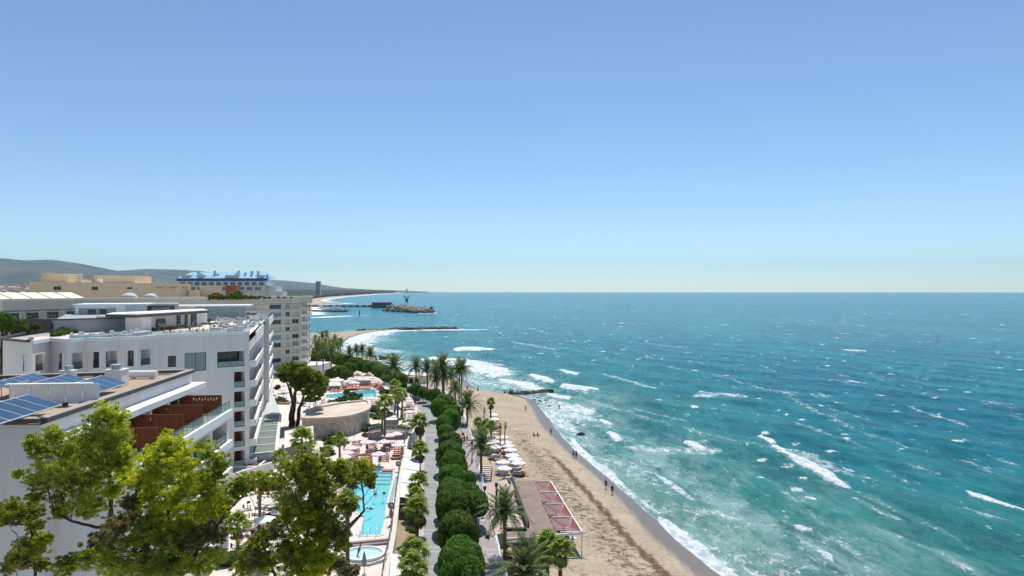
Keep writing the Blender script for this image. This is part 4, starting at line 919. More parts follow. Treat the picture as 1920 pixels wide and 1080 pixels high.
for k, ex in enumerate((-1.7, 1.7)):
    MB().add([(ex-1.7,-1.7,2.6),(ex+1.7,-1.7,2.6),(ex+1.7,1.7,2.6),(ex-1.7,1.7,2.6),(ex,-1.7,3.7),(ex,1.7,3.7)], [(0,1,4),(1,2,5,4),(2,3,5),(3,0,4,5)]).obj('gable', M('straw_canvas', (.60,.42,.30), .9) if k == 0 else bpy.data.materials['straw_canvas'], g2)
for ex in (-3.3,0,3.3):
    for ey in (-1.6,1.6): MB().box((ex,ey,1.3), (.12,.12,2.6)).obj('post', m_whitecan, g2)
MB().box((0,0,.45), (5,1.6,.9)).obj('counter', m_pinkpale, g2)
# skylight strip below the hotel's sea side
sk = thing('skylight_canopy', 'long grey-green glazed canopy with white bars below the hotel balconies', 'canopy')
A_, B_, C_, D_ = G(469,851,8), G(518,846,8), G(525.5,777,8), G(493,778.5,8)
MB().prism([A_,B_,C_,D_], 7.75, 7.95).obj('glazing', m_greyroof, sk)
for k in range(7):
    a, b = lerp(A_, D_, k/6), lerp(B_, C_, k/6); MB().beam((a[0],a[1],8.0), (b[0],b[1],8.0), .28, .12).obj('bar', m_white2, sk)
for a, b in ((A_, D_), (B_, C_)): MB().beam((a[0],a[1],7.85), (b[0],b[1],7.85), .55, .5).obj('edge_beam', m_white2, sk)
b0 = MB(); b0.prism([A_, lerp(A_,B_,.99), lerp(D_,C_,.99), D_], 5, 7.7); b0.obj('base', m_grey, sk)
ph = thing('glass_house_roof', 'white translucent lean-to roof at the far end of the grey-green canopy', 'roof')
E_, F_ = G(509,724,8), G(514,746,8)
MB().prism([D_, C_, G(522,762,8), F_, E_], 7.7, 7.98).obj('glazing', M('frosted_glass', (.62,.68,.65), .3, (.56,.62,.6), .6), ph)
MB().prism([(D_[0],D_[1]+.3), (C_[0],C_[1]+.3), F_, E_], 5, 7.6).obj('wall', m_white, ph)
pt = thing('patio_roof', 'flat roof in brown and tan gravel panels at the foot of the hotel', 'roof')
c0, c1, c2, c3 = G(428,893,6.5), G(512,868,6.5), G(520,847,6.5), G(428,868,6.5)
MB().prism([c0, c1, c2, (c3[0], c3[1])], 5, 6.5).obj('wall', m_white, pt)
def tri_(m, pts, z): MB().prism(pts, 6.5, z).obj('panel', m, pt)
m_bg = M('brown_gravel', (.14,.09,.075), .95, (.10,.065,.055), 2)
tri_(m_bg, [lerp(c3,c2,.03), lerp(c3,c2,.95), lerp(c0,c1,.62)], 6.53); tri_(m_roof, [lerp(c0,c1,.03), lerp(c0,c1,.6), lerp(c0,c3,.62)], 6.54); tri_(m_bg, [lerp(c0,c1,.66), lerp(c0,c1,.98), lerp(c3,c2,.97)], 6.53)
for a, b in ((c0,c1),(c1,c2),(c2,c3),(lerp(c0,c3,.65),lerp(c0,c1,.64)),(lerp(c0,c1,.64),c2)): MB().beam((a[0],a[1],6.62), (b[0],b[1],6.62), .3, .22).obj('bar', m_white2, pt)
# pink shade sail
ss = thing('shade_sail', 'large pale pink shade sail stretched over the restaurant in front of the fort', 'shade sail')
q = [G(534,808,7.6), G(587,801,7.6), G(589,828,7.0), G(560,832,7.3), G(533,838,7.0)]; zz = [7.6,7.9,6.9,7.2,6.8]
MB().add([(x, y, z) for (x, y), z in zip(q, zz)]+[(x, y, z-.05) for (x, y), z in zip(q, zz)], [(0,1,2,3,4),(9,8,7,6,5)]+[(i,5+i,5+(i+1)%5,(i+1)%5) for i in range(5)]).obj('canvas', m_pinkpale, ss)
for (x, y), z in zip(q, zz): MB().cyl((x,y,5), .07, z-5, 6).obj('post', m_whitecan, ss)
# white awnings over the shopfronts between terrace and promenade
for i, (y0, y1, lb) in enumerate(((101.5,109,'nearest the bushy fan palms'),(109.4,117.4,'second from the camera'),(117.8,125.6,'third from the camera'),(126,132,'farthest from the camera'),(70,79.5,'alone at the near end'))):
    t = thing('awning', 'long white awning beside the promenade palms, '+lb, 'awning', group='white awnings below the terrace wall')
    x0a, x0b = at_y(TER_R, y0)+.15, at_y(TER_R, y1)+.15
    MB().add([(x0a,y0,5.45),(x0a+2.7,y0,5.0),(x0b+2.7,y1,5.0),(x0b,y1,5.45),(x0a,y0,5.38),(x0a+2.7,y0,4.92),(x0b+2.7,y1,4.92),(x0b,y1,5.38)], [(0,1,2,3),(7,6,5,4),(0,4,5,1),(1,5,6,2),(2,6,7,3),(3,7,4,0)]).obj('canvas', m_whitecan, t)
    MB().add([(x0a+2.7,y0,5.0),(x0b+2.7,y1,5.0),(x0b+2.74,y1,4.68),(x0a+2.74,y0,4.68)], [(0,1,2,3)]).obj('valance', m_whitecan, t)
    for yy in (y0+.3, y1-.3): MB().cyl((at_y(TER_R, yy)+2.7,yy,2.4), .05, 2.55, 6).obj('post', m_alu, t)
# glass fence along the terrace edge
fe = thing('glass_fence', 'long glass fence with dark rail along the seaward terrace edge', 'fence')
ys_ = np.arange(70, 168, 3.0)
for a, b in zip(ys_[:-1], ys_[1:]):
    pa, pb = (at_y(TER_R, a)-.5, a), (at_y(TER_R, b)-.5, b); f = MB(); f.beam((pa[0],pa[1],6.05), (pb[0],pb[1],6.05), .09, .08); f.beam((pa[0],pa[1],5), (pa[0],pa[1],6.05), .07, .07); fo = f.obj('rail', m_dark if a < 140 else m_alu, fe)
    g = MB(); g.beam((pa[0],pa[1]+.05,5.5), (pb[0],pb[1]-.05,5.5), .02, .9); g.obj('pane', m_rail, fo)
MBc = MB()
for a, b in zip(ys_[:-1], ys_[1:]): MBc.beam((at_y(TER_R,a)-.12,a,5.06), (at_y(TER_R,b)-.12,b,5.06), .5, .14)
MBc.obj('coping', m_cop, fe)
# cross wall with dark steps between pool and whirlpool
cw = thing('low_wall', 'low double step wall between the long pool and the whirlpool', 'wall')
for yy, nm in ((1015.5,'step'),(1021.5,'step')):
    a, b = G(655,yy+5,5), G(729,yy-2,5); MB().beam((a[0],a[1],5.12), (b[0],b[1],5.12), .5, .24).obj(nm, m_mauve2, cw)
# shallow channel beside the pool
ch = thing('water_channel', 'narrow grey-green water channel right of the long pool', 'water channel')
a, b, c, d = G(738,893,5), G(748,893,5), G(739,948,5), G(729,948,5)
MB().prism([a,b,c,d], 5.0, 5.12).obj('kerb', m_cop, ch); 
i4 = [lerp(lerp(a,c,.06),lerp(b,d,.06),.14) for _ in (0,)]
cx0_, cy0_ = (a[0]+c[0])/2, (a[1]+c[1])/2
MB().add([(cx0_+(x-cx0_)*.72+0, cy0_+(y-cy0_)*.95, 5.13) for x, y in ccw([a,b,c,d])], [(0,1,2,3)]).obj('water', M('channel_water', (.30,.42,.38), .08, (.36,.48,.44), 1), ch)
def buoy(px_, py_, lb):
    t = thing('lifebuoy_stand', lb, 'lifebuoy', (*G(px_, py_, 5), 5), 0, 'lifebuoys beside the pool')
    mb = MB()
    for k in range(16):
        a0, a1 = 2*math.pi*k/16, 2*math.pi*(k+1)/16; mb.tube([(.38*math.cos(a0),-.1,1.35+.38*math.sin(a0)),(.38*math.cos(a1),-.1,1.35+.38*math.sin(a1))], .1, 6)
    mb.obj('ring', M('red_ring', (.35,.06,.05), .6) if 'red_ring' not in bpy.data.materials else bpy.data.materials['red_ring'], t); MB().cyl((0,0,0), .04, 1.7, 6).obj('pole', m_alu, t); MB().box((0,0,1.35), (.8,.04,.8)).obj('board', m_white2, t)
buoy(747, 884, 'lifebuoy on its stand at the far end of the pool'); buoy(734, 966, 'lifebuoy on its stand at the near half of the pool')

# ------------------------------------------------ parasols and loungers
def umb_proto(m, name, r, h, sides, label, scallop=True):
    t = thing(name, label, 'parasol'); c = MB(); vs = [(0,0,h+.55)]; n = sides*2
    for k in range(n):
        a = 2*math.pi*k/n; q = r if k % 2 == 0 else r*.93; vs.append((q*math.cos(a), q*math.sin(a), h-(0 if k % 2 == 0 else -.06)))
    for k in range(n):
        a = 2*math.pi*k/n; q = (r if k % 2 == 0 else r*.93)*1.01; vs.append((q*math.cos(a), q*math.sin(a), h-(.20 if k % 2 else .12)))
    c.add(vs, [(0,1+k,1+(k+1)%n) for k in range(n)]+[(1+k,1+n+k,1+n+(k+1)%n,1+(k+1)%n) for k in range(n)]); c.obj('canopy', m, t)
    MB().cyl((0,0,0), .04, h+.6, 6).obj('pole', m_frame if m is not m_whitecan else m_white2, t); MB().cyl((0,0,0), .3, .1, 10).obj('base', m_grey, t)
    MB().cyl((0,0,h+.5), .06, .2, 6, .02).obj('finial', m, t); return Proto(t)
def lounger_proto(mc, mf, label):
    t = thing('sun_lounger', label, 'sun lounger')
    c = MB(); c.box((-.35,0,.36), (1.3,.62,.12)); c.add([(.3,-.31,.32),(.3,.31,.32),(.95,.31,.68),(.95,-.31,.68),(.3,-.31,.43),(.3,.31,.43),(.92,.31,.8),(.92,-.31,.8)], [(3,2,1,0),(4,5,6,7),(0,1,5,4),(1,2,6,5),(2,3,7,6),(3,0,4,7)]); c.obj('mattress', mc, t)
    f = MB(); f.box((-.05,0,.27), (1.95,.66,.06)); f.obj('frame', mf, t)
    for ex in (-.9,.8):
        for ey in (-.28,.28): MB().box((ex,ey,.12), (.07,.07,.24)).obj('leg', mf, t)
    return Proto(t)
UP = umb_proto(m_pinkpale, 'parasol', 1.35, 2.15, 8, 'p'); UW = umb_proto(m_whitecan, 'parasol', 1.45, 2.2, 8, 'w')
LS = lounger_proto(m_salmon, m_frame, 'l'); LC = lounger_proto(m_coral, m_frame, 'l'); LW = lounger_proto(m_whitef, m_alu, 'l'); LM = lounger_proto(m_pinkpale, m_frame, 'l')
zt_ = 5
main_u = [(664,822.4,'pale pink parasol at the left rear of the pool sunbeds'),(688.4,827.5,'pale pink parasol between the two left columns of pool sunbeds'),(659,838,'pale pink parasol over the left column of sunbeds, second from the rear'),(650,847,'pale pink parasol over the left column of sunbeds, third from the rear'),(645,855,'pale pink parasol over the left column of sunbeds, nearest the tree'),
 (720,826.5,'pale pink parasol beside the tall palm trunk'),(728.6,814.8,'left of the two parasols against the mauve service block'),(743,812,'right of the two parasols against the mauve service block'),(747,832.6,'pale pink parasol over the right-hand column of coral sunbeds'),(710,849.4,'pale pink parasol nearest the far end of the long pool')]
for px_, py_, lb in main_u: UP.put((*G(px_, py_, zt_+2.35), zt_), random.random(), lb, group='pink parasols round the long pool')
cols_ = [('left', [(669.5,829.5),(670.5,833),(666,845),(665,848),(664,851),(663,856),(664,860)]), ('second', [(697,833),(697,836),(698,840),(700,844),(695,847),(691,852),(689,857),(689,861),(689,865)]),
 ('third', [(728,833.6),(728,836.6),(728,840),(723,843.5),(721,855),(720,858),(720,861.5)]), ('right', [(748,838),(748,842),(748,846),(748,849.5),(745,854.5),(744,858.5)])]
for cn_, L_ in cols_:
    for k, (px_, py_) in enumerate(L_):
        pr = LC if (cn_ == 'right' or (k % 4 == 3)) else (LM if k % 5 == 4 else LS)
        pr.put((*G(px_, py_, zt_+.3), zt_), random.uniform(-.06,.06)+(math.pi if cn_ == 'left' and 0 else 0), '%s sunbed, %s from the rear in the %s column by the long pool' % ('coral' if pr is LC else 'pale pink' if pr is LM else 'salmon', ORD[k], cn_), group='sunbeds beside the long pool')
far_u = [(658,709),(645,715),(654,713),(661,717),(668,717),(676.5,711),(688.5,711),(671,699),(696,707.7),(708,712),(713,715.5),(720,717.6),(728,721),(733,723)]
for k, (px_, py_) in enumerate(sorted(far_u)): UP.put((*G(px_, py_, zt_+2.35), zt_), random.random(), '%s pale pink parasol from the left beyond the far pool' % ORD[k], group='pink parasols beyond the far pool')
rows_ = [('left of the round bush', LS, [(622+i*3.4, 733-(i % 2)*2.2) for i in range(6)]), ('in the front row beyond the far pool', LS, [(643+i*3.5, 728.5-i*.05) for i in range(8)]), ('in the middle row beyond the far pool', LC, [(644+i*3.6, 724.8) for i in range(7)]), ('in the back row beyond the far pool', LS, [(646+i*3.8, 721) for i in range(6)]),
 ('in the front row right of the gazebo', LS, [(673+i*3.2, 728) for i in range(7)]), ('in the second row right of the gazebo', LC, [(673+i*3.3, 724.4) for i in range(7)]), ('in the rust-red block by the far pool corner', LC, [(699+i*2.6, 722+i*1.15) for i in range(8)]), ('in the rear of the rust-red block', LC, [(702+i*2.8, 720+i*1.15) for i in range(6)])]
for where, pr, L_ in rows_:
    for k, (px_, py_) in enumerate(L_): pr.put((*G(px_, py_, zt_+.3), zt_), math.pi/2+random.uniform(-.1,.1)-.2, '%s %s sunbed from the left %s' % (ORD[k], 'coral' if pr is LC else 'salmon', where), group='sunbeds round the far pool')
for k, (px_, py_) in enumerate(((702,752),(702,756.5),(703,760),(701,764))): LS.put((*G(px_, py_, zt_+.3), zt_), .05, '%s salmon sunbed from the rear on the little lawn behind the fort' % ORD[k], group='sunbeds behind the fort')
UP.put((*G(696,746,7.3), 5), .3, 'lone pale pink parasol beside the bushes behind the fort')
strip = [(763.5,746),(766,751),(767,771),(765,793)]
for k, (px_, py_) in enumerate(strip): UP.put((*G(px_, py_, zt_+2.35), zt_), random.random(), '%s pale pink parasol from the far end of the grass strip' % ORD[k], group='parasols along the grass strip')
for k, (px_, py_, pr) in enumerate(((767,758,LS),(770,762,LS),(771,767,LM),(772,773,LW),(772,778,LW),(771,783,LM),(770,788,LC),(769,793,LM))): pr.put((*G(px_, py_, zt_+.3), zt_), .1, '%s sunbed from the far end beside the grass strip' % ORD[k], group='sunbeds along the grass strip')
tn = thing('square_tent', 'square lilac-pink garden tent left of the grass strip', 'tent', (*G(740,784,5), 5), .1)
MB().add([(-1.6,-1.6,2.2),(1.6,-1.6,2.2),(1.6,1.6,2.2),(-1.6,1.6,2.2),(0,0,3.4)], [(0,1,4),(1,2,4),(2,3,4),(3,0,4)]).obj('roof', M('lilac_canvas', (.42,.33,.42), .8), tn)
for ex in (-1.5,1.5):
    for ey in (-1.5,1.5): MB().box((ex,ey,1.1), (.1,.1,2.2)).obj('post', m_frame, tn)
left_u = [(513,726.7),(531.7,723),(532,731),(537,735.5),(553,737),(567,739)]
for k, (px_, py_) in enumerate(left_u): UP.put((*G(px_, py_, zt_+2.35), zt_), random.random(), '%s pink parasol from the left behind the big pine' % ORD[k], sc=1.15, group='parasols behind the big pine')
# folded parasols
def folded(px_, py_, lb):
    t = thing('folded_parasol', lb, 'parasol', (*G(px_, py_, 5), 5)); c = MB(); c.tube([(0,0,1.0),(0,0,1.5),(0,0,2.3),(0,0,2.6)], [.2,.26,.12,.03], 8); c.obj('canopy', m_mauve2, t); MB().cyl((0,0,0), .04, 1.1, 6).obj('pole', m_frame, t); MB().cyl((0,0,0), .26, .1, 10).obj('base', m_grey, t)
folded(665, 824, 'folded mauve parasol at the rear left corner of the sunbeds'); folded(683, 1078, 'folded dark pink parasol standing in front of the whirlpool'); folded(646,855.5,'folded mauve parasol beside the left column of sunbeds'); folded(733, 985, 'folded parasol by the fence at the near end of the pool')
# restaurant tables seen between the trees
tp = thing('restaurant_table', 't', 'table'); MB().cyl((0,0,.7), .48, .05, 12).obj('top', m_whitef, tp); MB().cyl((0,0,0), .06, .7, 6).obj('leg', m_alu, tp)
TPp = Proto(tp)
cp_ = thing('restaurant_chair', 'c', 'chair'); MB().box((0,0,.44), (.48,.48,.06)).obj('seat', m_pinkpale, cp_); MB().box((0,.22,.7), (.46,.06,.5)).obj('backrest', m_frame, cp_)
for ex in (-.2,.2):
    for ey in (-.2,.2): MB().box((ex,ey,.2), (.05,.05,.42)).obj('leg', m_frame, cp_)
CPp = Proto(cp_)
tabs = [(452,968,'below the hotel corner, beside the leftmost thin palm'),(470,946,'behind the leftmost thin palm'),(462,985,'between the two thin palms'),(496,930,'right of the second thin palm'),(509,950,'between the second and third thin palms'),(500,975,'left of the green hedge strip'),(478,1003,'nearest the hotel wall among the trees'),(450,1018,'by the red cushions near the hotel wall'),(640,915,'right of the dark tree trunk'),(648,935,'left of the pool bulge'),(640,968,'below the pool bulge'),(523,905,'at the rear of the restaurant, right of the canopy'),(545,870,'under the large pink shade sail'),(560,850,'in front of the large pink shade sail'),
 (506,742,'behind the pine, leftmost'),(524,745,'behind the pine, by its trunk'),(574,757,'right of the pine trunk, rear'),(583,765,'right of the pine trunk, middle'),(595,757,'left of the fort roof'),(610,751,'behind the fort roof')]
for i, (px_, py_, lb) in enumerate(tabs):
    x, y = G(px_, py_, 5.7); TPp.put((x, y, 5), 0, 'round white restaurant table '+lb, group='white restaurant tables')
    for j, a in enumerate((.6, 2.2, 4.0)):
        CPp.put((x+.85*math.cos(a), y+.85*math.sin(a), 5), a-math.pi/2, '%s chair at the white table %s' % (('seaward','inland','nearer')[j], lb), group='chairs round the restaurant tables')

# pale sunbeds and parasols of the garden strip between hotel and pool
gs = [(x_, y_) for y_, xs_ in ((1040,(470,482)),(1022,(455,468,482)),(1005,(452,466,480,494)),(990,(458,472,486,500)),(975,(478,492,520,534)),(962,(486,500,528,542)),(950,(492,506,530)),(938,(498,512,536)),(926,(506,520)),(915,(514,528)),(1000,(622,634)),(985,(626,640)),(958,(628,640)),(942,(622,634)),(928,(618,632,644)),(912,(624,636,648)),(898,(630,642,654)),(884,(646,660)),(872,(640,652,668))) for x_ in xs_]
for k, (px_, py_) in enumerate(gs): (LW, LM, LW, LS)[k % 4].put((*G(px_, py_, zt_+.3), zt_), random.uniform(-.15,.15), '%s sunbed of the %s pair between hotel and pool, behind branches' % (('white','pale pink','white','salmon')[k % 4], ORD[k//2]), group='sunbeds in the garden strip')
for k, (px_, py_) in enumerate(((468,1012),(496,972),(508,938),(528,955),(632,935),(628,972),(644,905),(655,876),(540,925),(486,1030))): (UW if k % 2 else UP).put((*G(px_, py_, zt_+2.35), zt_), random.random(), '%s parasol from the near hotel corner in the garden strip, half hidden by branches' % ORD[k], group='parasols in the garden strip')

# ------------------------------------------------ beach bar with its patio
m_shing = M('brown_felt_roof', (.29,.22,.18), .9, (.22,.165,.135), .5, 8, bump=.3, bscale=3)
m_sail = M('dusty_pink_sail', (.27,.155,.15), .85, (.23,.13,.125), .8)
m_saild = M('deep_pink_sail', (.25,.075,.075), .85)
bar = thing('beach_bar', 'beach bar with brown flat roof and dark open front, right of the pink patio', 'beach bar')
RA, RB_, RC, RD, RE, RF_ = G(961,901,4), G(997,901,4), G(1042,998,4), G(948,1009,4), G(944,997,4), G(991,989,4)
MB().prism([RA,RB_,RC,RD,RE,RF_], 3.75, 4.0).obj('roof', m_shing, bar)
MB().prism([(RA[0]+.3,RA[1]-.3),(RB_[0]-.3,RB_[1]-.3),(RC[0]-.9,RC[1]+3.5),(RF_[0]+.2,RF_[1]+2.4)], .5, 3.74).obj('wall', m_dark, bar)
MB().beam((RD[0],RD[1],3.86), (RC[0]+3.9,RC[1]+.15,3.86), .16, .3).obj('front_beam', m_white2, bar)
MB().beam((RA[0]-.1,RA[1]+.2,4.35), (RF_[0],RF_[1],4.35), .22, .9).obj('dark_parapet', m_dark, bar)
kq = MB(); 
for k in range(5): p = lerp(RD, RC, (k+.1)/4.4); kq.box((p[0], p[1]+.4, 2.2), (.2,.2,3.1))
kq.obj('posts', m_dark, bar)
MB().box((RD[0]+2.0, RD[1]+1.6, 1.6), (2.4,.6,1.2)).obj('counter', m_grey, bar)
MB().beam((RD[0]-.2,RD[1]-.1,3.55),(RD[0]+3,RD[1]+.1,3.55),.3,.2).obj('ledge', m_cop, bar)
MB().box((RE[0]+1.6,RE[1]+.5,3.9),(3.0,.5,.9)).obj('planter_box', m_dark, bar)
pa_ = [G(908,906,3.2), G(950,899,3.2), G(992,990,3.2), G(922,1004,3.2)]
pto = thing('patio', 'pink paved patio between promenade wall and the dark-edged bar roof', 'patio'); MB().prism(pa_, .5, 3.2).obj('paving', m_pinkpale if 0 else M('pink_paving', (.50,.39,.34), .85, (.45,.35,.30), .5), pto)
for k in (.22, .5, .78):
    a, b = lerp(pa_[0], pa_[3], k), lerp(pa_[1], pa_[2], k); MB().beam((a[0]+.3,a[1],3.206), (b[0]-.2,b[1],3.206), .18, .012).obj('stone_band', m_band, pto)
BT0, BT1 = Vector((*G(1032,902,4.15), 4.15)), Vector((*G(1091,997,4.15), 4.15))
sb_ = thing('sail_pergola', 'row of four dusty pink sails on a white beam over the bar terrace', 'pergola')
MB().beam(BT0, BT1, .16, .16).obj('beam', m_white2, sb_)
for k in range(5):
    p = BT0.lerp(BT1, k/4); MB().cyl((p.x,p.y,.6), .07, 3.5, 6).obj('post', m_white2, sb_); MB().beam((p.x-2.8,p.y,4.12), (p.x+.8,p.y,4.12), .1, .1).obj('crossbar', m_white2, sb_)
Rr = lambda t: Vector((RB_[0]+(RC[0]-RB_[0])*t, RB_[1]+(RC[1]-RB_[1])*t, 4.02))
for k in range(4):
    a, b = BT0.lerp(BT1, k/4), BT0.lerp(BT1, (k+1)/4); c, d = Rr(k/4), Rr((k+1)/4); mid_ = (c+d)/2+Vector((.2,0,-.25)); m2_ = (a+b)/2+Vector((-.1,0,.0)); ce = (a+b+c+d)/4+Vector((0,0,-.45))
    for tri2, mm_ in (((a, a.lerp(b,.5)+Vector((0,0,-.1)), b, (a+b)/2+Vector((-1.0,0,-.35))), m_saild), ((a+Vector((-.25,0,-.05)), (a+b)/2+Vector((-1.05,.0,-.36)), ce+Vector((0,.1,0)), c+Vector((.1,.35,-.02))), m_sail), ((b+Vector((-.25,.5,-.05)), d+Vector((.1,.75,0)), ce+Vector((0,-.3,-.05)), (a+b)/2+Vector((-1.05,-.2,-.36))), m_sail), ((c+Vector((.1,-.2,0)), ce, d+Vector((.1,.2,0))), m_sail)):
        n3 = len(tri2); MB().add([tuple(v) for v in tri2]+[(v[0],v[1],v[2]-.03) for v in tri2], [tuple(range(n3)), tuple(range(n3,2*n3))[::-1]]+[(i,n3+i,n3+(i+1)%n3,(i+1)%n3) for i in range(n3)]).obj('sail', mm_, sb_)
# tables in the shade under the front
for k, (px_, py_) in enumerate(((1050,1018),(1062,1020),(1075,1018))): x, y = G(px_, py_, 1.2); TPp.put((x, y, beach_z(x, y)), 0, '%s round table from the left under the sail pergola' % ORD[k], group='tables under the pergola')
# stairs down to the beach and the wall beside them
stp = thing('staircase', 'stone stair with dark risers going down from the promenade to the beach', 'staircase')
s0 = G(905,868,2.7); s1 = G(913,908,1.0)
for k in range(14):
    t = k/13; x = s0[0]+(s1[0]-s0[0])*t*1.0; yy = 128.5-(128.5-122)*t*1.6; MB().box((-4.95+t*.0+ (x*0), yy, 1.0+.08+ (2.9-.9)*(1-t)/1-.0), (2.1,.42,.16)).obj('step', m_cop, stp)
MB().beam((-3.8,129,2.2), (-3.8,117.5,1.6), .15, 1.2).obj('side_wall', m_dark, stp)
MB().prism([(-6,117.5),(-3.9,117.5),(-3.9,129),(-6,129)], .4, 1.0).obj('base', m_dark, stp)
rt_ = thing('red_tank', 'round terracotta-coloured open tank at the foot of the promenade wall', 'tank', (*G(949,1055,2.4), .9))
MB().tube([(0,0,0),(0,0,2.0)], 1.25, 14, False).tube([(0,0,2.0),(0,0,.6)], [1.0,1.0], 14, False).obj('shell', m_red, rt_); MB().cyl((0,0,.4), 1.0, .3, 14).obj('soil', m_bg, rt_)
rr3 = MB(); 
for k in range(14):
    a0, a1 = 2*math.pi*k/14, 2*math.pi*(k+1)/14; rr3.add([(1.25*math.cos(a0),1.25*math.sin(a0),2.002),(1.25*math.cos(a1),1.25*math.sin(a1),2.002),(1.0*math.cos(a1),1.0*math.sin(a1),2.002),(1.0*math.cos(a0),1.0*math.sin(a0),2.002)], [(0,1,2,3)])
rr3.obj('rim', m_red, rt_)
# beach parasols, sunbeds, matting
bu = [(925,777,'second from the far end'),(927,785,'third from the far end'),(923,821,'left row, by the thin palm'),(925.5,828,'left row, below the thin palm crown'),(928,838,'left row, with a red-edged bed'),(943,819,'right row, farthest'),(948,829,'right row, with a blue mark'),(952,835,'right row, third from the rear'),(957,842.5,'right row, pinkish'),(960,853,'right row, third from the camera'),(966,860,'right row, second from the camera'),(972,867,'right row, nearest the camera'),(943,866,'left row, next to the blue umbrella'),(946,878,'left row, nearest the camera'),(911,831,'beside the date palm trunk')]
for px_, py_, lb in bu:
    x, y = G(px_, py_, 3.5); z = beach_z(x, y); UW.put((x, y, z), random.random(), 'white beach parasol, '+lb, group='white parasols on the beach')
    for j, dx in enumerate((-.75, .6)):
        (LM if (j+int(px_)) % 3 == 0 else LW).put((x+dx*.3+.3, y-.9+j*1.5, z), random.uniform(-.08,.08), ('nearer','farther')[j]+' sunbed under the white beach parasol, '+lb, group='sunbeds under the beach parasols')
for k, (px_, py_) in enumerate(((928,847),(931,852),(934,858),(937,861),(947,889),(972,884),(975,889),(928,796),(929,801),(931,807),(932,811),(918,783),(914,790))):
    x, y = G(px_, py_, 1.6); (LW if k % 3 else LS).put((x, y, beach_z(x, y)), .05, '%s open-air beach sunbed counted from the one below the left parasols' % ORD[k], group='sunbeds on the sand')
ub = thing('blue_parasol', 'small blue parasol beside the left row of white ones', 'parasol', (*G(933.5,870,2.6), 1.2)); MB().tube([(0,0,1.3),(0,0,1.7)], [.6,.05], 8).obj('canopy', M('blue_cloth', (.02,.20,.42), .7), ub); MB().cyl((0,0,0), .03, 1.4, 5).obj('pole', m_alu, ub)
mt_ = thing('beach_matting', 'orange walkway matting laid on the sand between the beach parasols', 'matting')
for L_ in ([(933,786),(938,815),(945,850),(952,875),(962,898)], [(975,868),(985,892)]):
    w2 = [G(px_, py_, 1.3) for px_, py_ in L_]
    for a, b in zip(w2[:-1], w2[1:]):
        n2 = max(1, int(math.dist(a, b)/2.2))
        for j in range(n2):
            p, q_ = lerp(a, b, j/n2), lerp(a, b, (j+.96)/n2); MB().beam((p[0],p[1],beach_z(*p)+.07), (q_[0],q_[1],beach_z(*q_)+.07), 1.3, .06).obj('mat', m_orange, mt_)

# ------------------------------------------------ promenade furniture
bn = thing('bench', 'b', 'bench')
for k in range(3): MB().box((-.16+k*.16,0,.45), (.13,1.5,.04)).obj('slat', m_frame, bn)
for k in range(2): MB().box((-.28,0,.62+k*.17), (.04,1.5,.13)).obj('slat', m_frame, bn)
for ey in (-.6,.6): MB().box((0,ey,.22), (.5,.07,.44)).obj('leg', m_dark, bn)
BN = Proto(bn)
for px_, py_, lb in ((862,790,'farthest, beside the far hedge trees'),(868,815,'second from the far end'),(898,938,'opposite the patio'),(914,1006,'nearest the camera')): BN.put((*G(px_, py_, 3), 3.004), .12, 'dark promenade bench facing the sea, '+lb, group='benches on the promenade')
def lamp(px_, py_, zb, h, lb, r=.09):
    t = thing('street_lamp', lb, 'street lamp', (*G(px_, py_, zb), zb)); MB().tube([(0,0,0),(0,0,.7),(0,0,.75),(0,0,h-.7)], [r*1.9,r*1.6,r,r*.7], 8).obj('post', m_cap, t)
    MB().tube([(0,0,h-.7),(0,0,h-.55),(0,0,h-.1),(0,0,h)], [.08,.2,.28,.1], 6).obj('lantern', m_cap, t)
lamp(885,868,3,4.2,'slim dark lantern post on the promenade wall beside the stair'); lamp(909,964,3,4.2,'slim dark lantern post on the promenade wall beside the bar roof')
lamp(931,978,3.2,5.6,'stout brown lantern column rising from the pink patio', .2); lamp(868,800,3,4.2,'slim dark lantern post by the far hedge trees')
rail = thing('railing', 'pale metal railing along the seaward edge of the promenade', 'railing')
for a, b in zip(np.arange(40,176,4.0)[:-1], np.arange(40,176,4.0)[1:]):
    pa, pb = (at_y(PROM_R, a), a), (at_y(PROM_R, b), b); f = MB(); f.beam((pa[0],pa[1],4.0), (pb[0],pb[1],4.0), .06, .06); f.beam((pa[0],pa[1],3.6), (pb[0],pb[1],3.6), .035, .035); f.beam((pa[0],pa[1],3.1), (pa[0],pa[1],4.0), .06, .06); f.obj('section', m_ltgrey, rail)
# cars behind the podium
def car(px_, py_, rz, m, lb):
    t = thing('parked_car', lb, 'car', (*G(px_, py_, 3), 2.45), rz)
    b = MB(); b.box((0,0,.62), (4.3,1.75,.55), 0, .96); b.obj('body', m, t); c = MB(); c.box((-.15,0,1.15), (2.5,1.55,.55), 0, .78); c.obj('cabin', m_glass, t); MB().box((-.15,0,1.44), (1.8,1.2,.05)).obj('roof_panel', m, t)
    for ex in (-1.35,1.35):
        for ey in (-.85,.85): MB().tube([(ex,ey-.1,.33),(ex,ey+.1,.33)], .33, 10).obj('wheel', m_dark, t)
car(604, 692, .1, M('dark_blue_paint', (.03,.04,.07), .3), 'dark blue car parked behind the white podium'); car(614, 695.5, .15, M('silver_paint', (.45,.47,.5), .3, metal=.3), 'silver car parked beside the dark blue one')
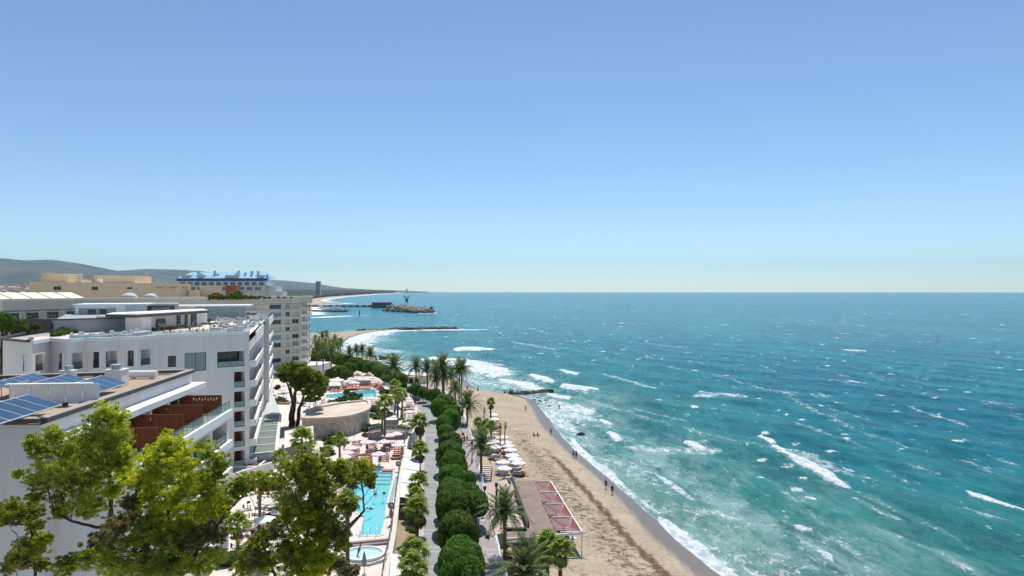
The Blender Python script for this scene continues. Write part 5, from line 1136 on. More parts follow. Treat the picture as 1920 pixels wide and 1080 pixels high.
# beach restaurant behind the far palms
rb_ = thing('beach_restaurant', 'low ochre beach restaurant with white canvas roofs among the date palms', 'restaurant', (*G(765,716,3), 2.4), -.45)
MB().box((0,0,1.5), (15,6,3)).obj('wall', m_cream, rb_); MB().box((.5,2.5,3.3), (15,8,.2)).obj('roof', m_whitecan, rb_)
for k in range(6): MB().box((-6.2+k*2.4,-3.02,1.4), (1.5,.1,1.8)).obj('window', m_dark, rb_)

# ------------------------------------------------ hotel roof terrace furniture
zr = ZH-.5
daybed = thing('daybed', 'd', 'daybed'); MB().box((0,0,.3), (2.4,1.7,.3)).obj('base', m_grey, daybed); MB().box((0,0,.53), (2.3,1.6,.18)).obj('mattress', m_whitef, daybed)
mb = MB(); mb.box((-.95,0,.8), (.3,1.5,.4)); mb.obj('bolster', m_whitef, daybed); DB = Proto(daybed)
for k, (px_, py_) in enumerate(((148,631),(165,628.5),(185,631),(203,629),(222,626),(232,629.5),(245,627),(258,625),(268,623))):
    DB.put((*G(px_, py_, zr+.4), zr), .75+random.uniform(-.2,.2), '%s white daybed from the left along the roof terrace edge' % ORD[k], group='white daybeds on the hotel roof')
for k, (px_, py_) in enumerate(((440,619),(448,614),(455,610),(464,611),(422,603),(430,599),(452,598),(462,596),(470,596),(482,594))):
    DB.put((*G(px_, py_, zr+.4), zr), 1.1+random.uniform(-.2,.2), '%s pale daybed counted back from the seaward corner of the hotel roof' % ORD[k], sc=.95, group='pale daybeds at the seaward end of the hotel roof')
for k, (px_, py_) in enumerate(((314,620),(326,621),(362,616),(376,620),(388,619),(408,612),(300,612),(420,611))):
    x, y = G(px_, py_, zr+.7); TPp.put((x, y, zr), 0, '%s white table from the left by the roof terrace balustrade' % ORD[[6,0,1,2,3,4,5,7].index(k)], group='tables on the hotel roof')
    for j, a in enumerate((.3, 2.6)): CPp.put((x+.8*math.cos(a), y+.8*math.sin(a), zr), a-1.57, '%s chair at the %s roof terrace table from the left' % (('right','left')[j], ORD[[6,0,1,2,3,4,5,7].index(k)]), group='chairs on the hotel roof')
for k, (px_, py_) in enumerate(((412,606),(418,613),(428,613),(446,604),(436,597),(414,599),(470,607),(476,600),(440,593),(490,592),(485,598),(404,617))):
    DB.put((*G(px_, py_, zr+.4), zr), .3+random.uniform(-.3,.3), '%s low white couch of the crowded corner of the hotel roof, from the left balustrade' % ORD[k], sc=(.8,.7,1.2), group='white couches on the hotel roof corner')
lg = thing('lounge_set', 'pink and dark lounge cushions by the bar wall on the hotel roof', 'lounge set', (*G(313,613,zr+.5), zr), .6); MB().box((0,0,.3), (3.2,1,.5)).obj('sofa', m_frame, lg); MB().box((-.6,0,.65), (1.2,.8,.3)).obj('cushion', m_pink, lg); MB().box((.8,0,.65), (1.0,.8,.3)).obj('cushion', m_coral, lg)
# ================================================================== vegetation
m_bark = M('grey_brown_bark', (.15,.105,.075), .95, (.075,.055,.04), 3, 6, bump=.6, bscale=9, stretch=(1,1,.25))
m_palmbark = M('palm_trunk', (.20,.145,.10), .95, (.11,.08,.055), 3, 4, bump=.8, bscale=5, stretch=(.3,.3,4))
m_fic = leafM('ficus_leaves', (.055,.13,.013), (.12,.22,.024), 1.2, .34)
m_ficcore = M('dark_crown_core', (.008,.02,.005), 1)  # solid core closing the crown; its near-black colour stands for inner shade
m_pine = leafM('pine_needles', (.12,.175,.014), (.20,.25,.03), .35, .40)
m_eug = leafM('tree_leaves_green', (.17,.205,.03), (.32,.33,.06), 1.1, .6)
m_euy = leafM('tree_leaves_yellow', (.30,.35,.03), (.50,.50,.07), 1.1, .6)
m_euo = leafM('tree_leaves_olive', (.22,.22,.08), (.36,.30,.14), 1.3, .55)
m_date = leafM('date_palm_leaflets', (.08,.14,.04), (.17,.21,.08), .5, .35)
m_fan = leafM('fan_palm_leaves', (.12,.20,.035), (.25,.31,.065), .9, .45)
m_dead = leafM('dead_fronds', (.22,.14,.07), (.12,.07,.035), .8, .15)
m_bush = leafM('bush_leaves', (.07,.14,.03), (.14,.19,.05), .7, .35)
m_lawn = M('lawn', (.10,.20,.03), .95, (.17,.24,.05), .9, 7)
def leafquads(C, N, L, W_, seed=0, up=.35, out=None):
    """diamond leaves of length L and width W at points C; N wanted normals"""
    r = np.random.default_rng(seed); n = len(C); nr = N+r.normal(0, .55, (n,3)); nr[:,2] += up; nr /= np.linalg.norm(nr, axis=1)[:,None]+1e-9
    a = r.normal(0, 1, (n,3)); a -= nr*(a*nr).sum(1)[:,None]; a /= np.linalg.norm(a, axis=1)[:,None]+1e-9; b = np.cross(nr, a); s = r.uniform(.65, 1.35, n)[:,None]
    V = np.stack([C-a*L*s*.5, C+b*W_*s*.5, C+a*L*s*.5, C-b*W_*s*.5], 1).reshape(-1,3); return V, np.arange(4*n).reshape(n,4)
def clumpcloud(cl, per, L, W_, seed, sub=9, flat=1.0):
    """cl: (x,y,z,r) clumps, each a handful of uneven sub-clumps of leaves with gaps between"""
    r = np.random.default_rng(seed); P = []; Nn = []
    for x, y, z, R in cl:
        for _ in range(sub):
            d = r.normal(0, 1, 3); d /= np.linalg.norm(d); c = np.array([x,y,z])+d*R*(r.uniform(.25,.85) if sub < 20 else r.uniform(.15,1.12))*np.array([1,1,flat]); rs = R*r.uniform(.22,.48)*(1.0 if sub < 20 else .62); k = int(per/sub*r.uniform(.6,1.4))
            q = r.normal(0, 1, (k,3)); q /= np.linalg.norm(q, axis=1)[:,None]; P.append(c+q*rs*(r.random((k,1))**.45)*np.array([1,1,.75*flat])); Nn.append(q)
    return leafquads(np.concatenate(P), np.concatenate(Nn), L, W_, seed)
def limb(mb, p, q, r0, r1, n=5, w_=.1, sides=6):
    p, q = Vector(p), Vector(q); L = (q-p).length; pts = []
    for i in range(n+1):
        t = i/n; v = p.lerp(q, t); 
        if 0 < i < n: v += Vector((random.uniform(-1,1), random.uniform(-1,1), random.uniform(-.5,.5)))*L*w_*math.sin(math.pi*t)
        pts.append(v)
    mb.tube(pts, [r0+(r1-r0)*i/n for i in range(n+1)], sides)

# ------------------------------------------------ clipped ficus of the promenade
def ficus_mesh(seed, wid=1.0):
    r = np.random.default_rng(seed); n = 17000; u = r.normal(0, 1, (n,3)); u /= np.linalg.norm(u, axis=1)[:,None]
    bump = np.zeros(n); K = r.normal(0, 1, (120,3)); K /= np.linalg.norm(K, axis=1)[:,None]
    dd = u@K.T; m_ = dd.max(1); bump = np.clip((m_-.935)/.065, 0, 1)**.6
    keep = r.random(n) < .12+.88*bump; u = u[keep]; bump = bump[keep]
    big = vnoise(u[:,0]*1.6+seed, u[:,1]*1.6+u[:,2]*1.3, seed); R = .60+.30*bump+.22*big+r.normal(0, .018, len(u)); P = u*R[:,None]; P[:,2] = np.where(P[:,2] < 0, P[:,2]*.62, P[:,2]*.80); P = np.sign(P)*np.abs(P)**.86*2.95
    V, Fq = leafquads(P, u, .25, .15, seed, .1); return npmesh('ficus_leaves_mesh', V, Fq, m_fic)
FM = [ficus_mesh(100+k) for k in range(4)]
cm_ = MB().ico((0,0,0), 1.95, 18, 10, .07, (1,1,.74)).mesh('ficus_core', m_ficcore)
tm_ = MB(); tm_.tube([(0,0,0),(.05,.02,1.2),(0,.05,2.3),(.1,0,3.2)], [.17,.13,.12,.1], 7)
for a in range(4): limb(tm_, (0,.05,2.1), (1.1*math.cos(a*1.6), 1.1*math.sin(a*1.6), 3.3), .09, .04, 3)
tm_ = tm_.mesh('ficus_trunk', m_bark)
FIC = [(865,1066,52),(860,1006,45),(892,946,28),(853,955,40),(848,930,38),(884,930,26),(847,903,36),(878,899,20),(850,880,36),(845,857,34),(844,836,31),(835,812,20),(832,796,20),(846,789,24),(842,778,24),(823,766,21),(846,760,17),(830,757,20),(816,743,16),(804,741,13),(793,736,14),(780,731,15),(758,723,7),(861,773,11)]
# the same row as the map sees it: inland column, seaward column, and the loose trees where the walk bends
for k, (px_, py_, r_) in enumerate(FIC):
    zc = 6.2 if k < 16 else 5.9; x, y = G(px_, py_, zc); rad = r_*y/F/2.9*(.98 if k < 4 else .86)
    small = r_ < 9 or px_ == 758
    nm = ['nearest the camera','second from the camera','right-hand one of the third pair','left-hand one of the third pair','left-hand one of the fourth pair','right-hand one of the fourth pair','left one beside the bar corner','small one beside the lantern post','level with the shade canvas','level with the long awnings','where the row narrows beside the stair','single small one beyond the narrowing','second small one beyond the narrowing','seaward one beside the bench','behind the bench, seaward','inland one where the paving bends','seaward one where the paving bends','broad one where the paving bends','first after the bend','second after the bend','third after the bend','fourth after the bend','lone small lollipop-shaped one by the restaurant','low bright one beside the date palm'][k]
    t = thing('ficus_tree', 'clipped round ficus in the promenade row, '+nm, 'tree', (x, y, PROM_Z), .13, 'clipped ficus trees on the promenade')
    me = FM[k % 4]; c = link('crown', me, t, (0,0,zc-PROM_Z)); c.scale = (rad*random.uniform(.80,.90), rad*random.uniform(1.05,1.25), rad*random.uniform(1.05,1.22))
    d = link('crown_inside', cm_, c); tr = link('trunk', tm_, t); tr.scale = (max(rad,.6),)*2+((zc-PROM_Z)/3.2,)
# trees filling the walk toward the beige block
TREES2 = [(748,712,18),(733,703,20),(716,696,20),(700,690,20),(683,686,18),(668,682,16),(652,677,16),(640,675,16),(625,670,17),(610,664,16),(598,660,14),(742,722,12),(655,690,14),(636,697,16),(650,703,14),(620,700,12),(590,672,12),(770,730,9),(725,712,12)]
for k, (px_, py_, r_) in enumerate(TREES2):
    x, y = G(px_, py_, 6.5); rad = r_*y/F/2.9*.92
    t = thing('ficus_tree', '%s leafy shore-walk tree counted from the tall date palm towards the beige block' % ORD[k], 'tree', (x, y, 2.9), random.random()*6, 'leafy trees along the far shore walk')
    c = link('crown', FM[k % 4], t, (0,0,3.4)); c.scale = (rad, rad, min(rad, 1.1)); d = link('crown_inside', cm_, c); tr = link('trunk', tm_, t); tr.scale = (1,1,1.1)
# ------------------------------------------------ bushes, hedges, lawns, flower beds
def bush_mesh(name, seed, n=2600, L=.22, flat=.75, mat=None):
    r = np.random.default_rng(seed); cl = [(r.uniform(-.55,.55), r.uniform(-.55,.55), r.uniform(.1,.6)*flat, .5) for _ in range(9)]; V, Fq = clumpcloud(cl, n/9, L, L*.55, seed, 6, .8); return npmesh(name, V, Fq, mat or m_bush)
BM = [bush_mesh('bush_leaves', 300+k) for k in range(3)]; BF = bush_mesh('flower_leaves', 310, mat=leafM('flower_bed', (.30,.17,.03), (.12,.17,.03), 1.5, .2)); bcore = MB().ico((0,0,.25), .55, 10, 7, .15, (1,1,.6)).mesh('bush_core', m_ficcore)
BUSH = [(656,748,3.6,'large round bush in front of the far pool',0),(668,752,2.2,'bush at the right of the large round one',0),(642,752,2.0,'bush at the left of the large round one',0),(617,754,.9,'small clipped ball left of the far pool lawn',0),(624,753,.9,'second small clipped ball left of the far pool lawn',0),(631,752,.9,'third small clipped ball left of the far pool lawn',0),
 (702,772,2.0,'loose shrub right of the fort tip',0),(698,782,1.4,'low shrub in the planter right of the fort',0),(706,786,1.2,'bush in the round planter right of the fort',0),(692,808,2.2,'dark shrub left of the sunken bar',0),(703,804,2.0,'dark shrub behind the sunken bar',0),(688,818,1.3,'flowering shrub left of the curved wall',1),
 (628,822,1.8,'dark cycad-like bush against the fort wall',0),(640,820,1.3,'bush against the fort wall, right',0),(613,826,1.2,'bush against the fort wall, left',0),(620,832,1.5,'orange flowering bed left under the fort',1),(632,832,1.5,'orange flowering bed middle under the fort',1),(644,831,1.5,'orange flowering bed right under the fort',1),
 (613,846,1.6,'round flowering bed by the small fan palm',1),(618,854,1.3,'second round flowering bed by the small fan palm',1),(522,753,1.8,'clipped shrub left of the pine trunk',0),(530,756,1.6,'clipped shrub just left of the pine trunk',0),(517,757,1.4,'clipped shrub nearest the glass roof',0),(573,752,1.6,'shrub right of the pine trunk',0),(584,753,1.6,'second shrub right of the pine trunk',0),(594,750,1.4,'third shrub right of the pine trunk',0),
 (722,738,2.0,'planter shrub right of the far pool',0),(716,745,1.4,'low shrub below the far pool corner',0),(736,748,1.8,'shrub under the twin fan palms',0),(712,780,1.4,'shrub beside the winding path',0),(748,805,1.6,'hedge clump right of the service block',0),(756,806,1.6,'second hedge clump right of the service block',0),(764,808,1.4,'third hedge clump right of the service block',0),(727,780,1.6,'shrub under the tall thin palm',0),
 (520,960,1.2,'clipped green shrub between restaurant tables',0),(512,972,1.2,'second clipped green shrub between restaurant tables',0),(505,985,1.1,'third clipped green shrub between restaurant tables',0),(440,1045,1.4,'silvery shrub at the foot of the near block',0),(430,1060,1.5,'shrub lowest at the foot of the near block',0),(655,1075,1.3,'bright yellow-green shrub at the whirlpool corner',1),(470,748,1,'potted shrub',0)][:-1]
for k, (px_, py_, r_, lb, fl) in enumerate(BUSH):
    t = thing('bush', lb, 'bush', (*G(px_, py_, 5), 5), random.random()*6); c = link('leaves', BF if fl else BM[k % 3], t); c.scale = (r_, r_, r_*.95); d = link('crown_inside', bcore, t); d.scale = (r_, r_, r_*.9)
for k in range(16):
    yy = 76+k*5.0; x = at_y(PROM_L, yy)-1.7; t = thing('bush', '%s low shrub from the camera in the planted strip below the inland kerb' % ORD[k], 'bush', (x, yy, 2.4), k, 'low shrubs under the promenade fan palms')
    c = link('leaves', BM[k % 3], t); c.scale = (1.0, 1.6, .9); d = link('crown_inside', bcore, t); d.scale = (.9,1.4,.8)
rb = [(103,628,1.9,'left'),(112,626,2.2,'second from the left'),(121,624,2.2,'middle'),(130,621,2.3,'tall right'),(137,622,1.6,'right')]
for k, (px_, py_, r_, lb) in enumerate(rb):
    t = thing('bush', lb+' bush in the green row behind the daybeds on the hotel roof', 'bush', (*G(px_, py_+3, ZH-.5), ZH-.5), k); c = link('leaves', BM[k % 3], t); c.scale = (r_*.62, r_*.62, r_*.8); d = link('crown_inside', bcore, t); d.scale = (r_*.5,)*3
rb2 = [(288,616,1.0,'beside the stair box'),(296,617,.9,'second right of the stair box'),(345,612,1.0,'against the bar wall'),(349,606,.9,'behind the yellow chair'),(385,597,1.5,'right of the bar pavilion'),(392,599,1.1,'second right of the bar pavilion'),(375,603,.9,'left in the low planter'),(383,605,.9,'second in the low planter'),(392,605,.9,'third in the low planter'),(402,604,.8,'fourth in the low planter'),(411,604,.8,'fifth in the low planter'),(424,610,1.1,'dark one before the daybeds'),(470,603,1.0,'round one near the seaward corner'),(463,586,1.1,'hedge behind the daybeds'),(452,587,1.0,'second hedge clump behind the daybeds'),(474,586,.9,'third hedge clump behind the daybeds')]
for k, (px_, py_, r_, lb) in enumerate(rb2):
    t = thing('bush', 'small roof terrace plant, '+lb, 'plant', (*G(px_, py_+4, ZH-.5), ZH-.5), k); c = link('leaves', BM[k % 3], t); c.scale = (r_*.8, r_*.8, r_*.9)
    link('pot', MB().cyl((0,0,0), .3, .4, 8, .4).mesh('pot_mesh', m_grey), t)
rb3 = [(399,553,2.0),(408,551,3.2),(415,551,3.0),(422,552,1.8),(430,552,1.8),(447,549,4.0),(452,551,2.4),(458,551,2.6),(466,552,1.8),(474,552,1.8),(483,552,1.7),(492,552,1.5),(501,552,1.4),(510,553,1.3),(527,554,1.0),(539,554,1.0),(551,555,.9)]
for k, (px_, py_, r_) in enumerate(rb3):
    Y_ = 252-(585-px_)*.17; x = (px_-960)*Y_/F-1.5
    t = thing('bush', '%s shrub from the left in the roof garden of the beige block' % ORD[k], 'bush', (x, Y_+1.5, ZB-.5), k, 'shrubs in the beige block roof garden'); c = link('leaves', BM[k % 3] if k % 3 != 1 else BF, t); c.scale = (r_*.8, r_*.8, r_*.85)
def patch(name, pts, z, m, lb, cat):
    t = thing(name, lb, cat); MB().prism(ccw([G(x, y, z) for x, y in pts]), z-.05, z+.06).obj('turf', m, t)
patch('lawn', [(757,765),(762,765),(760,800),(753,800)], 5, m_lawn, 'narrow green lawn strip beside the pale pink parasols', 'lawn')
patch('lawn', [(612,760),(640,757),(655,754),(672,756),(610,770)], 5, m_lawn, 'small green lawn between round bush and fort', 'lawn')
patch('flower_bed', [(606,826),(652,826),(650,836),(606,838)], 5, m_lawn, 'green bed with orange flowers along the fort foot', 'flower bed')
patch('lawn', [(693,765),(712,765),(715,785),(697,785)], 5, m_lawn, 'patch of planting right of the fort tip', 'lawn')
# boxes of clipped hedge with brick-coloured planters left of the pine
hp = thing('planter', 'long planter with clipped hedge left of the pine trunk', 'planter', (*G(527,757,5), 5), -.15)
MB().box((0,-.9,.3), (6,.5,.6)).obj('box', M('tan_brick', (.42,.27,.18), .9), hp)
# strip planting at the promenade edge
# ------------------------------------------------ the big pine
def pine():
    bx, by = G(550, 800, 5); t = thing('pine_tree', 'broad wind-swept pine with a dark forked trunk beside the fort', 'tree', (bx, by, 5)); S_ = by/F
    def Q(px_, py_, dy=0): return ((px_-550)*(by+dy)/F+bx*(dy/by), dy, HC-(py_-546)*(by+dy)/F-5)
    tr = MB(); limb(tr, (-.4,0,0), Q(550,760), .75, .62, 5, .05, 9); limb(tr, (.9,0,0), Q(561,765), .5, .42, 4, .05, 8)
    limbs = [((550,760),(540,722),.5,.2),((550,762),(556,715),.5,.2),((561,765),(577,728),.38,.16),((577,728),(590,715),.16,.08),((540,722),(530,705),.2,.09),((556,715),(565,700),.2,.1),((561,765),(585,745),.16,.07),((550,760),(548,700),.3,.12)]
    for a, b, r0, r1 in limbs: limb(tr, Q(*a), Q(*b, random.uniform(-2,2)), r0, r1, 4, .05)
    tr.obj('trunk', m_bark, t)
    CL = []
    for px_, py_, r_ in [(535,690,13),(548,688,13),(560,692,13),(572,697,13),(543,702,14),(530,703,11),(558,706,14),(573,708,14),(586,702,11),(597,706,10),(607,712,8),(590,716,13),(603,722,9),(580,722,12),(566,718,11),(596,732,9),(608,730,6),(588,738,8),(600,740,5),(572,733,8),(560,727,7),(548,716,9),(536,713,7),(565,685,8),(552,682,7),(538,683,7),(527,692,8),(596,748,4),(519,726,4),(610,720,6),(580,745,5)]:
        for _ in range(2):
            d = random.uniform(-4.2,4.2); x, y, z = Q(px_+random.uniform(-3,3), py_+random.uniform(-2,2), d); CL.append((x, y, z, r_*S_*1.0))
    V, Fq = clumpcloud([(x, y, z, r_*1.45) for x, y, z, r_ in CL], 2000, .38, .13, 77, 12, .6); link('crown', npmesh('pine_crown', V, Fq, m_pine), t)
    core = MB()
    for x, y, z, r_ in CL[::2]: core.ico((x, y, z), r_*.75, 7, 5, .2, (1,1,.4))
    o = core.obj('crown_inside', m_ficcore, t); o['kind'] = 'stuff'
pine()
# ------------------------------------------------ palms
def date_frond(L=3.3, droop=1.0, n=24, seed=1, m=None):
    r = random.Random(seed); mb = MB(); P = []
    for i in range(n+1):
        t = i/n; P.append(Vector((L*t*(1-.12*t*droop), 0, L*(.34*t-.62*t*t*droop))))
    for i in range(0, n): 
        a, b = P[i], P[i+1]; w_ = .035*(1-i/n)+.008; mb.add([(a.x,-w_,a.z),(b.x,-w_,b.z),(b.x,w_,b.z),(a.x,w_,a.z)], [(0,1,2,3)])
    for i in range(2, n+1):
        t = i/n; ll = .62*math.sin(math.pi*min(1, t*.82+.16))+.12; p = P[i]; d = (P[i]-P[i-1]).normalized()
        for s in (-1, 1):
            tip = p+d*ll*.62+Vector((0, s*ll*.72, ll*(.22-.35*r.random()))); w_ = .055; q = p+d*w_
            md = p.lerp(tip, .5)+Vector((0,0,.05)); mb.add([tuple(p-d*w_*.3), tuple(q), tuple(md+d*w_), tuple(tip), tuple(md-d*w_)], [(0,1,2,3,4)])
    return mb.mesh('frond_mesh', m or m_date)
DF = [date_frond(3.3, .55, 22, 1), date_frond(3.3, 1.0, 22, 2), date_frond(3.1, 1.5, 22, 3)]
def fan_leaf(seed, droop, m):
    r = random.Random(seed); mb = MB(); mb.add([(0,-.025,0),(1.0,-.015,.22),(1.0,.015,.22),(0,.025,0)], [(0,1,2,3)]); n = 13; c = Vector((1.0,0,.22))
    for i in range(n):
        a = math.radians(-112+224*i/(n-1)); ll = .95*(1-.25*abs(a)/2)*r.uniform(.9,1.1); d = Vector((math.cos(a), math.sin(a), 0)); s = Vector((-d.y, d.x, 0)); w_ = .13
        m1 = c+d*ll*.6+Vector((0,0,.10-.12*droop)); tp_ = c+d*ll+Vector((0,0,-.15-.38*droop)); mb.add([tuple(c), tuple(m1-s*w_), tuple(tp_), tuple(m1+s*w_)], [(0,1,2,3)])
    return mb.mesh('fan_mesh', m)
FFm = [fan_leaf(1,.3,m_fan), fan_leaf(2,.8,m_fan), fan_leaf(3,1.2,m_fan)]; FFd = [fan_leaf(4,1.4,m_dead), fan_leaf(5,1.1,m_dead)]
def trunkmesh(h, r0, r1, bow, rings=10):
    mb = MB(); mb.tube([(bow*math.sin(math.pi*i/rings*.9), 0, h*i/rings) for i in range(rings+1)], [(r0+(r1-r0)*i/rings)*(1.12 if i % 2 else 1)*(1.25 if i == 0 else 1) for i in range(rings+1)], 8); return mb
def palm(kind, px_, py_, h, zb, lb, sc=1.0, nf=None, far=False, dead=0, group=None, slim=1.0):
    """palm whose crown heart is seen at px,py and stands h above its foot at zb"""
    zc = zb+h; x, y = G(px_, py_, zc) if py_ > 547 and zc < HC else (0, 0); rs = random.Random(int(px_*7+py_)); bow = rs.uniform(-.25,.25); rz = rs.random()*6.28
    t = thing('palm_tree', lb, 'palm tree', (x, y, zb), 0, group); r0 = (.23 if kind == 'date' else .24)*slim; tr = trunkmesh(h, r0, r0*.8, bow).obj('trunk', m_palmbark, t); ox = bow*math.sin(math.pi*.9)
    def fr(me, az, pitch, s, par, nm='frond', z=0):
        o = link(nm, me, par, (ox, 0, h+z)); o.rotation_euler = (rs.uniform(-.15,.15), -pitch, az); o.scale = (s, s, s); return o
    if kind == 'date':
        n = nf or 30
        for k in range(n): ring = k/n; fr(DF[0 if ring < .35 else 1 if ring < .75 else 2], k*2.399+rs.uniform(-.2,.2), math.radians(78-95*ring+rs.uniform(-7,7)), sc*rs.uniform(.88,1.08), t)
        MB().ico((ox,0,h-.1), .42*sc, 8, 6, .1, (1,1,1.2)).obj('crownshaft', m_palmbark, t)
    else:
        n = nf or 26
        for k in range(n): ring = k/n; fr(FFm[0 if ring < .4 else 1 if ring < .75 else 2], k*2.399+rs.uniform(-.25,.25), math.radians(82-112*ring+rs.uniform(-9,9)), sc*rs.uniform(.8,1.1), t)
        for k in range(dead): fr(FFd[k % 2], k*2.399, math.radians(-48-28*rs.random()), sc*rs.uniform(.75,1.0), t, 'dead_frond', -.15-.05*k)
    return t
g_d, g_f = 'feathery date palms', 'fan palms'
# date palms
for px_, py_, h, zb, sc, lb in [(738,690,9.5,2.4,1.45,'tall broad date palm standing alone above the far hedge'),(780,691,9.5,2,1.15,'date palm first right of the tall lone one'),(800,694,9,2,1.1,'date palm second right of the tall lone one'),(816,697,8,2,1.05,'date palm behind the ficus bend, left of the tallest pair'),(829,688,10.5,2,1.25,'tallest date palm of the shore cluster'),(833,706,7.5,2,1.0,'lower date palm in front of the shore cluster'),(845,707,6.5,2,.95,'date palm low on the right of the shore cluster'),(861,695,9.5,1.3,1.1,'left palm of the leaning pair at the waterside'),(866,695,9.7,1.3,1.15,'right palm of the leaning pair at the waterside'),
 (854,733,5.5,2.0,1.0,'short date palm before the waterside pair'),(818,712,6.5,2,1.0,'dark shaded date palm beneath the shore cluster'),(877,763,5.5,1.6,1.15,'date palm on the beach side beside the bright low ficus'),(903,838,6.6,1.2,1.0,'date palm rising beside the beach stair'),(945,966,7.2,1.1,1.0,'tall slim date palm in front of the bar'),(984,1078,4.0,1.1,1.15,'date palm cut by the bottom edge below the bar'),(655,662,8,2,.9,'first palm of the four on the bay beach'),(668,659,8.5,2,.95,'second palm of the four on the bay beach'),(679,659,8.5,2,1.0,'third palm of the four on the bay beach'),(694,666,8,2,1.05,'fourth and bushiest palm of the bay beach row')]:
    palm('date', px_, py_, h, zb, 'date palm: '+lb if not lb.startswith(('date','tall','low','left','right','short','dark')) else lb, sc*1.22, group=g_d, nf=34 if py_ < 720 else 38)
# fan palms along the inland kerb of the promenade and elsewhere
for px_, py_, h, zb, sc, dd, lb in [(787,792,5.2,2.4,1.35,14,'shaggiest, highest up the inland kerb of the promenade'),(787,846,4.2,2.4,1.1,8,'second down the inland kerb of the promenade'),(785,905,3.4,2.4,1.05,8,'third down the inland kerb of the promenade'),(778,934,3.2,2.4,1.0,4,'fourth down the inland kerb, bright green'),(782,958,4.2,2.4,1.15,12,'fifth down the inland kerb, with a long brown skirt'),(776,1036,3.4,2.4,1.1,6,'sixth down the inland kerb, by the near awning'),(774,1066,3.6,2.4,1.1,6,'lowest on the inland kerb, cut by the bottom edge'),
 (722,757,8.6,5,1.15,2,'tall with a thick bare trunk rising through the sunbeds'),(740,725,6.5,5,1.05,3,'rear one of three between lawn strip and far pool'),(745,742,6.5,5,1.15,3,'front one of three between lawn strip and far pool'),(753,741,5.5,5,.95,3,'right one of three between lawn strip and far pool'),(717,782,4.4,5,.65,0,'tiny crown beside the tall thick trunk'),(637,824,5.8,5,.8,2,'small slim one at the left edge of the sunbeds'),(567,828,8.0,5,1.3,2,'top showing just above the foreground trees'),
 (486,905,6.5,5,.9,1,'second of three thin trunks below the hotel'),(445,985,5.2,5,.9,4,'leftmost thin trunk below the hotel'),(525,860,8.5,5,.8,1,'third thin trunk, rising behind the foreground tree'),(652,945,7.2,5,1.0,3,'thick trunk beside the whirlpool'),
 (897,793,3.8,1.2,.85,3,'left in the trio above the beach stair'),(921,755,5.5,1.4,.85,9,'tall dry one on the open sand'),(912,797,4.6,1.2,.85,2,'middle in the trio above the beach stair'),(921,799,4.8,1.2,.85,2,'right in the trio above the beach stair'),(906,812,4.2,1.2,.75,3,'low front one beneath the trio'),
 (1026,1026,4.6,.9,1.15,5,'bright crown left of two in front of the bar opening'),(1051,1036,4.6,.9,1.1,5,'bright crown right of two in front of the bar opening'),(1012,1040,3.6,.9,.9,7,'dry crown half behind the bright pair')]:
    palm('fan', px_, py_, h, zb, 'fan palm, '+lb, sc, dead=dd, group=g_f, slim=.85 if 'thin' in lb or 'slim' in lb else 1)
for k, (px_, py_, h) in enumerate(((938,797,6.0),(948,796,6.2),(909,768,3.4))):
    palm('fan', px_, py_, h, 1.3, 'thin bare-topped palm pole on the sand, '+('left','right','inland')[k], .35, nf=9, dead=4, group='thin palms on the sand', slim=.55)
for k, (px_, py_) in enumerate(((591,641),(598,648),(604,633),(610,646),(618,650),(606,655),(626,648),(612,630),(622,660),(633,652),(628,640),(594,655),(639,646))):
    palm('date', px_, py_, 9+(k % 3)*1.5, 2.2, '%s palm of the far grove beside the beige block, counted left to right and back' % ORD[k], 1.25, nf=22, group='far grove of palms beside the beige block')

